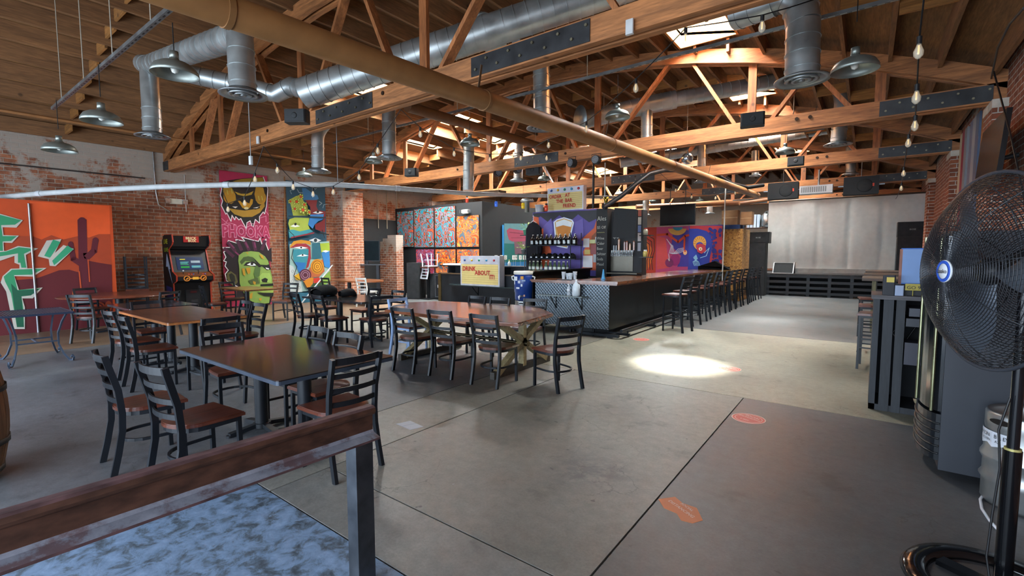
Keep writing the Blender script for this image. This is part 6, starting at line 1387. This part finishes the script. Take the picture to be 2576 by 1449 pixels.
ducting('farther horizontal round duct crossing behind the third truss', [(.16, [M0, M1, at(2165, 345, 14.6)])], [(.13, [at(1765, 350, 15), at(1765, 455, 15)], .24), (.13, [at(2140, 370, 14.8), at(2140, 436, 14.8)], .24), (.13, [at(1306, 360, 13.8), at(1303, 452, 13.8)], .25), (.12, [at(1900, 380, 17), at(1900, 440, 17)], .2), (.12, [at(1625, 505, 19), at(1625, 540, 19)], .2), (.12, [at(1786, 520, 20), at(1786, 535, 20)], .2)])
b = MB('#8b9496'); b.lathe([(.3, 0), (.3, .01), (.001, .01)], (0, 0, 0), 28, (-.5, -.8, -.1)); o = b.build('duct_cap', mgal, None, at(1460, 300, 10.6)); tag(o, 'round grey sheet metal disc behind the second truss', 'duct cap')
# ================================================================== pipes
mpipe = paint(.55, var=.12)
p_ = [V((-3.02-.06*i, .2+.0*i, 0)) for i in range(1)]
pa_, pb_ = at(668, 66, 3.55), at(1905, 492, 17.2)
t = thing('sprinkler_pipe', 'long tan sprinkler pipe running under the trusses from the top left to the stage', 'pipe', pa_); o_ = V(t.location)
mid = [at(510, 6, 2.95), pa_, at(1215, 262, 6.1), at(1537, 373, 9.9), at(1700, 425, 13.1), pb_]
q = [V((m.x, m.y, m.z)) for m in mid]
st, en = q[0], q[-1]; dirv = (en-st)
pts = [st-dirv*.12, st, en]
b = MB('#8c6238'); b.tube([p-o_ for p in pts], .105, 24); b.build('pipe_run', mpipe, t)
for px in (560, 1215, 1537, 1690, 1790):
    best = min((st.lerp(en, i/400) for i in range(401)), key=lambda p: abs((CX+FL*(RM.transposed() @ (p-CP)).x/-(RM.transposed() @ (p-CP)).z)-px))
    b = MB('#7c5630'); dn = dirv.normalized(); b.tube([best-o_-dn*.02, best-o_+dn*.02], .112, 24); b.col('#5d4630').bar(best-o_+V((-.1, 0, .02)), best-o_+V((-.03, 0, .38)), .006, .03); b.build('hanger_strap', mpipe, t)
b = MB('#6d4728'); o_ = at(1025, 268, 8.6); b.tube([V((0, 0, 0)), at(1372, 372, 13.0)-o_], .1, 18); o = b.build('brown_pipe', mpipe, None, o_); tag(o, 'shorter dark brown pipe left of the long tan one, behind the nearest truss', 'pipe')
wp = [at(-30, 505, 9.6), at(0, 496, 9.5), at(100, 487, 9.1), at(250, 477, 8.9), at(400, 470, 8.8), at(570, 465, 8.8), at(715, 463, 8.9), at(850, 465, 9.2), at(1000, 474, 10.0), at(1180, 487, 11.2), at(1290, 491, 12.4), at(1390, 493, 13.4), at(1560, 497, 16)]
t = thing('white_pipe', 'long curving white plastic pipe hung across the left side of the room', 'pipe', wp[5]); b = MB('#adb0b0'); b.tube([p-wp[5] for p in wp], .05, 14); b.build('pipe_run', paint(.65), t)
for i in (2, 5, 8): b = MB('#b9bec2'); d_ = (wp[i+1]-wp[i-1]).normalized(); b.tube([wp[i]-wp[5]-d_*.05, wp[i]-wp[5]+d_*.05], .058, 14); b.build('coupling', paint(.35), t)
for px in (850,): b = MB('#8a8d90'); p = at(px, 465, 9.2)-wp[5]; b.cyl(p, p+V((0, 0, 1.5)), .006, n=5); b.build('hanger_rod', mpipe, t)
b = MB('#70482a'); 
for i, (a_, c_, r_) in enumerate(((at(1600, 520, 21), at(1930, 508, 21), .1), (at(1860, 512, 20), at(2350, 440, 19.5), .08))): b.tube([a_, c_], r_, 12)
o = b.build('crossing_pipes', mpipe); tag(o, 'tan pipes crossing the room above the stage backdrop', 'pipe')
# thin tan pipe along the left roof, conduits
def wire(name, label, cat, pts, r, col, m=None, n=6):
    o_ = V(pts[0]); b = MB(col); b.tube([V(p)-o_ for p in pts], r, n); o = b.build(name, m or mblk, None, o_); tag(o, label, cat); return o
wire('roof_pipe', 'thin tan pipe below the joists above the left brick wall', 'pipe', [V((-13.6, -2, 4.4)), V((-13.6, 12, 4.4))], .035, '#94643a', mpipe)
wire('conduit', 'thin grey conduit bending down the left wall to the emergency light', 'conduit', [V((-14.96, 4.3, 4.3)), V((-14.96, 4.32, 3.2)), V((-14.94, 4.35, 2.9)), V((-14.94, 4.6, 2.72))], .018, '#b0b2b0', metal(.3))
wire('conduit', 'thin grey conduit on the first left pilaster above the emergency light', 'conduit', [V((-14.93, 4.98, 3.75)), V((-14.93, 4.98, 2.75))], .014, '#b0b2b0', metal(.3))
wire('wall_bar', 'thin dark bar fixed level high on the left brick wall', 'bar', [V((-14.97, .4, 3.55)), V((-14.97, 4.1, 3.55))], .016, '#35302e')
wire('black_hose', 'thick black hose sagging from the roof down to the chalkboard column', 'hose', [at(1518, 522, 11.6), at(1560, 495, 11.8), at(1600, 462, 12), at(1632, 438, 12.2), at(1670, 428, 12.6), at(1720, 428, 13.2)], .06, '#25272a', None, 12)
wire('black_hose', 'thick black hose hanging in a loop under the third truss, right of the pipe', 'hose', [at(1800, 438, 15), at(1840, 462, 15.2), at(1880, 472, 15.4), at(1920, 466, 15.6)], .06, '#1d1e20', None, 12)
wire('white_pole', 'thin white pole standing behind the bar beside the blue and red panel', 'pole', [V((ony(1818, 660, 15.5).x, 15.5, .0)), V((ony(1826, 450, 15.5).x, 15.5, 3.75))], .018, '#c9c9c2', mpipe)
wire('conduit', 'white conduit drop on the right brick wall near the fan', 'conduit', [V((XR+.12, 6.6, 4.4)), V((XR+.12, 6.6, 3.2))], .02, '#b8bab8', metal(.3))
b = MB('#a9adb0'); b.box(-.06, .0, -.12, .12, -.08, .08); o = b.build('junction_box', paint(.5), None, (XR+.135, 7.4, 3.1)); tag(o, 'pale grey junction box on the right brick wall', 'box')
for px, x_ in ((950, 0), (972, 0), (998, 0)):
    wire('conduit', 'thin vertical conduit on the brick wall above the television, %s' % {950: 'left one', 972: 'middle one', 998: 'right one'}[px], 'conduit', [onx(px, 480, -15.42), V((-15.42, onx(px, 480, -15.42).y, 2.6))], .02, '#8f8878', mpipe)
# ================================================================== strut channels and pendant lamps
def strut(label, a, c):
    o_ = V(a); b = MB('#9aa0a2'); d = V(c)-o_; b.bar((0, 0, 0), d, .042, .042); b.col('#4c5052')
    n = int(d.length/.12)
    for i in range(n): p = d*((i+.5)/n); u = d.normalized(); b.bar(p-u*.025+V((0, 0, -.022)), p+u*.025+V((0, 0, -.022)), .014, .003)
    t = thing('strut_channel', label, 'channel', o_); b.build('channel', metal(.35, .8, 1.1), t)
    for i in range(4):
        p = d*((i+.5)/4); zt_ = roofz((o_+p).x)-(o_+p).z-.02
        b = MB('#9a9080'); b.cyl(p, p+V((0, 0, zt_)), .006, n=6); b.build('hanger_rod', mpipe, t)
strut('perforated galvanised channel running to the upper left corner above the three left lamps', (-5.1, 1.7, 3.86), (-10.4, 1.7, 3.9))
strut('galvanised channel crossing behind the nearest truss over the middle lamps', (.6, 7.2, 4.54), (-11.3, 7.2, 4.5))
strut('galvanised channel behind the second truss, over the far lamps', (-.3, 12.4, 4.5), (-9.6, 12.4, 4.45))
lp = None
LAMPS = [((440, 180), 105, 'largest barn lamp at the upper left, hanging by a black cord over the nearest ducts', 3.85), ((256, 300), 86, 'middle barn lamp of the three at the left, under the perforated channel', 3.85), ((150, 375), 70, 'barn lamp before the top of the left brick wall, leftmost of all', 3.85),
         ((2150, 170), 104, 'barn lamp with a white bulb at the upper right beside the elbow duct', 4.5), ((940, 405), 45, 'barn lamp in front of the second truss near the left drop duct', 4.5), ((1182, 360), 50, 'barn lamp under the dark brown pipe in the middle', 4.5), ((1553, 292), 63, 'barn lamp right of centre before the second truss, with a bent conduit', 4.5),
         ((1369, 450), 33, 'barn lamp above the ORDER AT THE BAR letter board', 4.45), ((765, 440), 38, 'barn lamp in front of the teal mural top', 4.45), ((1975, 382), 45, 'barn lamp behind the second truss, right of the disco ball', 4.45), ((1558, 488), 24, 'small barn lamp over the beer taps', 4.4), ((1640, 505), 20, 'small far barn lamp above the large television, left', 4.4), ((1760, 505), 20, 'small far barn lamp above the large television, right', 4.4)]
for (px, py), w_, lab, zc in LAMPS:
    loc = at(px, py, FL*.41/w_)
    if lp is None:
        lp = thing('barn_lamp', lab, 'lamp', loc, 0, 'grey metal barn lamps')
        b = MB('#8c928c'); b.shell([(.035, .19), (.04, .12), (.055, .1), (.12, .08), (.17, .05), (.2, 0), (.205, -.035), (.2, -.035), (.195, 0), (.165, .042), (.115, .07), (.05, .09)], n=36); b.lathe([(.04, .12), (.038, .19), (.001, .195)], n=20); b.build('lamp_shade', metal(.38, .75, 1.1, 6, .75), lp)
        b = MB('#d8d8d0'); b.lathe([(.015, .09), (.03, .06), (.035, .02), (.025, -.01), (.001, -.02)], n=16); b.build('bulb', paint(.2), lp)
        l0 = lp
        cordmb = MB('#151515')
        z_ = max(.3, zc-loc.z); b = MB('#151515'); b.cyl((0, 0, .19), (0, 0, z_), .005, n=6); b.build('cord', mblk, lp)
    else:
        n_ = dup(lp, loc, 0, lab)
        for c_ in n_.children:
            if c_.name.startswith('cord'): c_.scale = (1, 1, max(.3, zc-loc.z)/max(.3, 3.85-lp.location.z))
# ================================================================== wall speakers, stage lights, disco ball, boxes on the trusses
def wspk(label, px, py, dep, rz, s=1.):
    t = thing('wall_speaker', label, 'speaker', at(px, py, dep), R(rz), 'black speakers on the trusses')
    b = MB('#1c1d1f'); b.rbox(-.17*s, .17*s, -.08*s, .1*s, -.1*s, .1*s, .03*s); b.build('cabinet', paint(.6), t); b = MB('#2c2e30'); b.rbox(-.15*s, .15*s, -.092*s, -.08*s, -.085*s, .085*s, .004); b.lathe([(.045*s, 0), (.03*s, .006), (.001, .004)], (0, -.092*s, 0), 16, (0, -1, 0)); b.build('grille', paint(.8), t)
    b = MB('#101010'); b.bar((-.03*s, .1*s, .0), (-.03*s, .17*s, .03), .04, .1*s); b.build('bracket', mblk, t)
wspk('black speaker tilted on the nearest truss, left of its middle', 747, 294, 6.9, 35, .95); wspk('black speaker on the second truss near the right side', 1893, 302, 7.7, 10, 1.05)
wspk('black speaker on the second truss at the left, above the swirl paintings', 1035, 434, 12.2, 20, 1.); wspk('black speaker on the third truss, right side', 2002, 406, 11.6, 5, 1.05); wspk('black speaker under the second truss above the beer mural', 1343, 428, 12.4, 10, 1.2)
def slight(label, px, py, dep, rz):
    t = thing('stage_light', label, 'light', at(px, py, dep), R(rz), 'round stage lights'); b = MB('#141518'); b.cyl((0, -.06, 0), (0, .07, 0), .1, n=10); b.build('housing', mblk, t)
    b = MB('#2a2c30'); b.cyl((0, -.066, 0), (0, -.06, 0), .088, n=16); b.col('#9da6b0')
    for i in range(4):
        for j in range(max(1, i*6)): a = 2*PI*j/max(1, i*6); b.cyl((.024*i*math.cos(a), -.068, .024*i*math.sin(a)), (.024*i*math.cos(a), -.064, .024*i*math.sin(a)), .008, n=6)
    b.build('lens_cluster', mblk, t); b = MB('#141518'); b.tube([(-.11, 0, 0), (-.11, 0, .13), (.11, 0, .13), (.11, 0, 0)], .008, 5); b.build('yoke', mblk, t)
slight('left one of the pair of round stage lights under the second truss', 1439, 410, 10.6, -15); slight('right one of the pair of round stage lights, on top of the black pole', 1500, 402, 10.6, 0)
slight('black round stage light left of the pair, seen side-on above the letter board', 1253, 435, 12.5, 60); slight('black stage light seen side-on above the drop duct outlet', 1302, 427, 12.5, 70)
wire('black_pole', 'black pole rising from the mural wall to the second truss', 'pole', [V((ony(1492, 530, 10.95).x, 10.95, 2.75)), V((ony(1492, 530, 10.95).x, 10.95, 3.95))], .03, '#141416', None, 10)
wire('steel_pole', 'thin galvanised pole above the chalkboard column', 'pole', [V((ony(1521, 530, 11.1).x, 11.1, 2.73)), V((ony(1521, 530, 11.1).x, 11.1, 3.9))], .018, '#a0a4a4', mgal, 8)
t = thing('disco_ball', 'small mirrored disco ball hanging before the third truss', 'disco ball', at(1729, 399, 11.2)); b = MB('#b9c2c8'); b.lathe([(max(.001, .135*math.sin(PI*i/16)), -.135*math.cos(PI*i/16)) for i in range(17)], n=28, smooth=False); b.build('mirror_ball', metal(.12, .7, 1.3, 30), t)
b = MB('#9a9a9a'); b.cyl((0, 0, .13), (0, 0, .2), .02, n=8); b.cyl((0, 0, .2), (0, 0, .5), .004, n=5); b.build('hanger', metal(), t)
for lab, px, py, dep, w_ in (('black control box with red lights hung under the second truss, left one', 1840, 352, 10.3, .68), ('black control box with red lights hung under the second truss, right one', 2018, 325, 9.8, .78)):
    t = thing('effects_box', lab, 'light', at(px, py, dep), R(2)); b = MB('#101114'); b.box(-w_/2, w_/2, -.06, .06, -.055, .055); b.build('housing', mblk, t)
    b = MB('#8a8c90')
    for i in range(6): b.c = lin(random.choice(['#b03020', '#9aa0a8', '#60666c'])); b.box(-w_*.4+w_*.14*i, -w_*.4+w_*.14*i+.03, -.064, -.06, -.02, .02)
    b.build('sockets', mflat, t); b = MB('#0c0c0c'); b.tube([(-w_*.3, 0, .05), (-w_*.25, .02, .3), (-w_*.2, 0, .4)], .006, 5); b.tube([(w_*.3, 0, .05), (w_*.28, .02, .3), (w_*.3, 0, .42)], .006, 5); b.build('cord', mblk, t)
for lab, px, py, dep in (('white sensor box on the face of the nearest truss, right of the long plate', 1586, 70, None), ('small white sensor box on the nearest truss at the left', 651, 353, None)):
    p = ony(px, py, TY[0]-.14); b = MB('#c4c6c6'); b.rbox(-.04, .04, -.035, 0, -.07, .07, .01); o = b.build('sensor_box', paint(.4), None, p); tag(o, lab, 'sensor')
p = ony(1336, 101, 5.0); b = MB('#9ca0a0'); b.box(-.06, .06, -.04, .04, 0, .1); o = b.build('junction_box', metal(.35), None, (p.x, 4.72, 4.052)); tag(o, 'small square metal junction box on top of the nearest truss chord', 'box')
# ================================================================== string lights
def strlight(label, pts, bulbs):
    t = thing('string_light', label, 'string light', pts[0]); o_ = V(pts[0])
    fine = []
    for a, c in zip(pts, pts[1:]):
        n = max(2, int((V(c)-V(a)).length/.25)); sag = .02*(V(c)-V(a)).length
        for i in range(n): u = i/n; fine.append(V(a).lerp(V(c), u)-o_-V((0, 0, sag*4*u*(1-u)*.5)))
    fine.append(V(pts[-1])-o_)
    b = MB('#111214'); b.tube(fine, .006, 5); b.build('wire', mblk, t)
    for p in bulbs:
        p = V(p)-o_; b = MB('#151618'); b.cyl(p+V((0, 0, .0)), p+V((0, 0, -.05)), .017, n=8); s_ = b.build('socket', mblk, t)
        b = MB('#e8c890'); b.lathe([(.012, -.05), (.018, -.07), (.03, -.1), (.028, -.13), (.012, -.15), (.001, -.153)], p, 12); b.build('bulb', glass((1, .9, .7), .03, .3), t)
        b = MB('#d8b070'); b.cyl(p+V((0, 0, -.06)), p+V((0, 0, -.12)), .006, n=5); b.build('filament', paint(.4, emit=.5), t)
def S_(lst): return [at(*q) for q in lst]
a_ = S_([(663, 368, 7.4), (641, 435, 7.6), (615, 495, 7.8), (573, 512, 8.2), (560, 480, 8.4)]); strlight('string light hanging before the upside-down gold face', a_, a_[1:4])
a_ = S_([(663, 368, 7.4), (697, 412, 7.6), (737, 455, 7.8), (787, 473, 8.0), (838, 468, 8.0), (903, 430, 7.6), (950, 362, 7.0), (1008, 275, 6.4)]); strlight('string light sagging before the teal mural and rising to the nearest truss', a_, a_[1:7])
a_ = S_([(1008, 275, 6.4), (1057, 320, 7.0), (1142, 372, 8.4), (1232, 388, 9.2), (1310, 385, 9.4), (1375, 385, 9.6)]); strlight('string light from the nearest truss over the middle lamps', a_, a_[1:])
a_ = S_([(1290, 395, 9.2), (1380, 350, 8.0), (1475, 306, 6.6), (1600, 198, 5.2), (1725, 70, 4.4), (1918, 38, 4.2), (2060, -5, 4.2)]); strlight('string light climbing from the centre toward the upper right', a_, a_[1:6])
a_ = S_([(2326, -20, 3.1), (2313, 92, 3.3), (2307, 212, 3.7), (2303, 290, 4.6), (2286, 338, 5.6), (2274, 420, 7.5), (2268, 460, 9), (2253, 500, 14)]); strlight('string light coming straight toward the camera along the right wall', a_, a_[1:7])
a_ = S_([(1640, 415, 13), (1700, 470, 14), (1740, 487, 14), (1800, 490, 15), (1850, 478, 15), (1900, 490, 15.5)]); strlight('string light under the tan pipe before the far trusses', a_, a_[1:5])
for i, (pp_, lab) in enumerate((([(2490, 215, 7.4), (2510, 120, 5), (2540, 60, 4), (2576, 20, 3.6)], 'black cable running up the right brick wall'), ([(2500, 180, 5.6), (2540, 330, 5.2), (2590, 560, 4.8)], 'black cable hanging down the right brick wall'), ([(2228, 262, 8), (2238, 282, 8), (2270, 290, 8), (2310, 262, 8), (2400, 240, 8)], 'black cable looped over the right end plate of the second truss'))):
    wire('loose_cable', lab, 'cable', S_(pp_), .01, '#121214')

p = ony(1222, 490, 10.9); b = MB('#7a6248'); pts = [(-.62, -.25), (-.2, -.32), (.3, -.28), (.66, -.2), (.7, .1), (.4, .26), (-.3, .3), (-.66, .2)]; b.prism(pts, 0, .07); o = b.build('hanging_wood_slab', wood((1, 6, 6), .7, .6, 1.3, 1.5), None, p); tag(o, 'rough wooden slab hanging flat above the black room corner', 'slab')
for x in (-.5, .5): b = MB('#3a3a3a'); b.cyl((x, 0, .07), (x, 0, 3.9-p.z), .005, n=5); b.build('hanger_wire', mblk, o)
p = at(1326, 508, 11.6); b = MB('#b4b8b8'); b.lathe([(.06, -.25), (.06, 0), (.16, 0), (.17, .03), (.12, .08), (.001, .1)], n=24); o = b.build('vent_cap', metal(.35), None, p); tag(o, 'mushroom shaped metal vent cap left of the ORDER letter board', 'vent')
for px, py, dep, l_, lab in ((631, 402, 6.6, .2, 'small white pendant device hanging under the nearest truss at the left'),):
    p = at(px, py, dep); b = MB('#b8bcbc'); b.rbox(-.03, .03, -.02, .02, -.07, .05, .01); b.col('#8a8c8c').cyl((0, 0, .05), (0, 0, 3.78-p.z), .006, n=5); o = b.build('hanging_sensor', paint(.4), None, p); tag(o, lab, 'sensor')
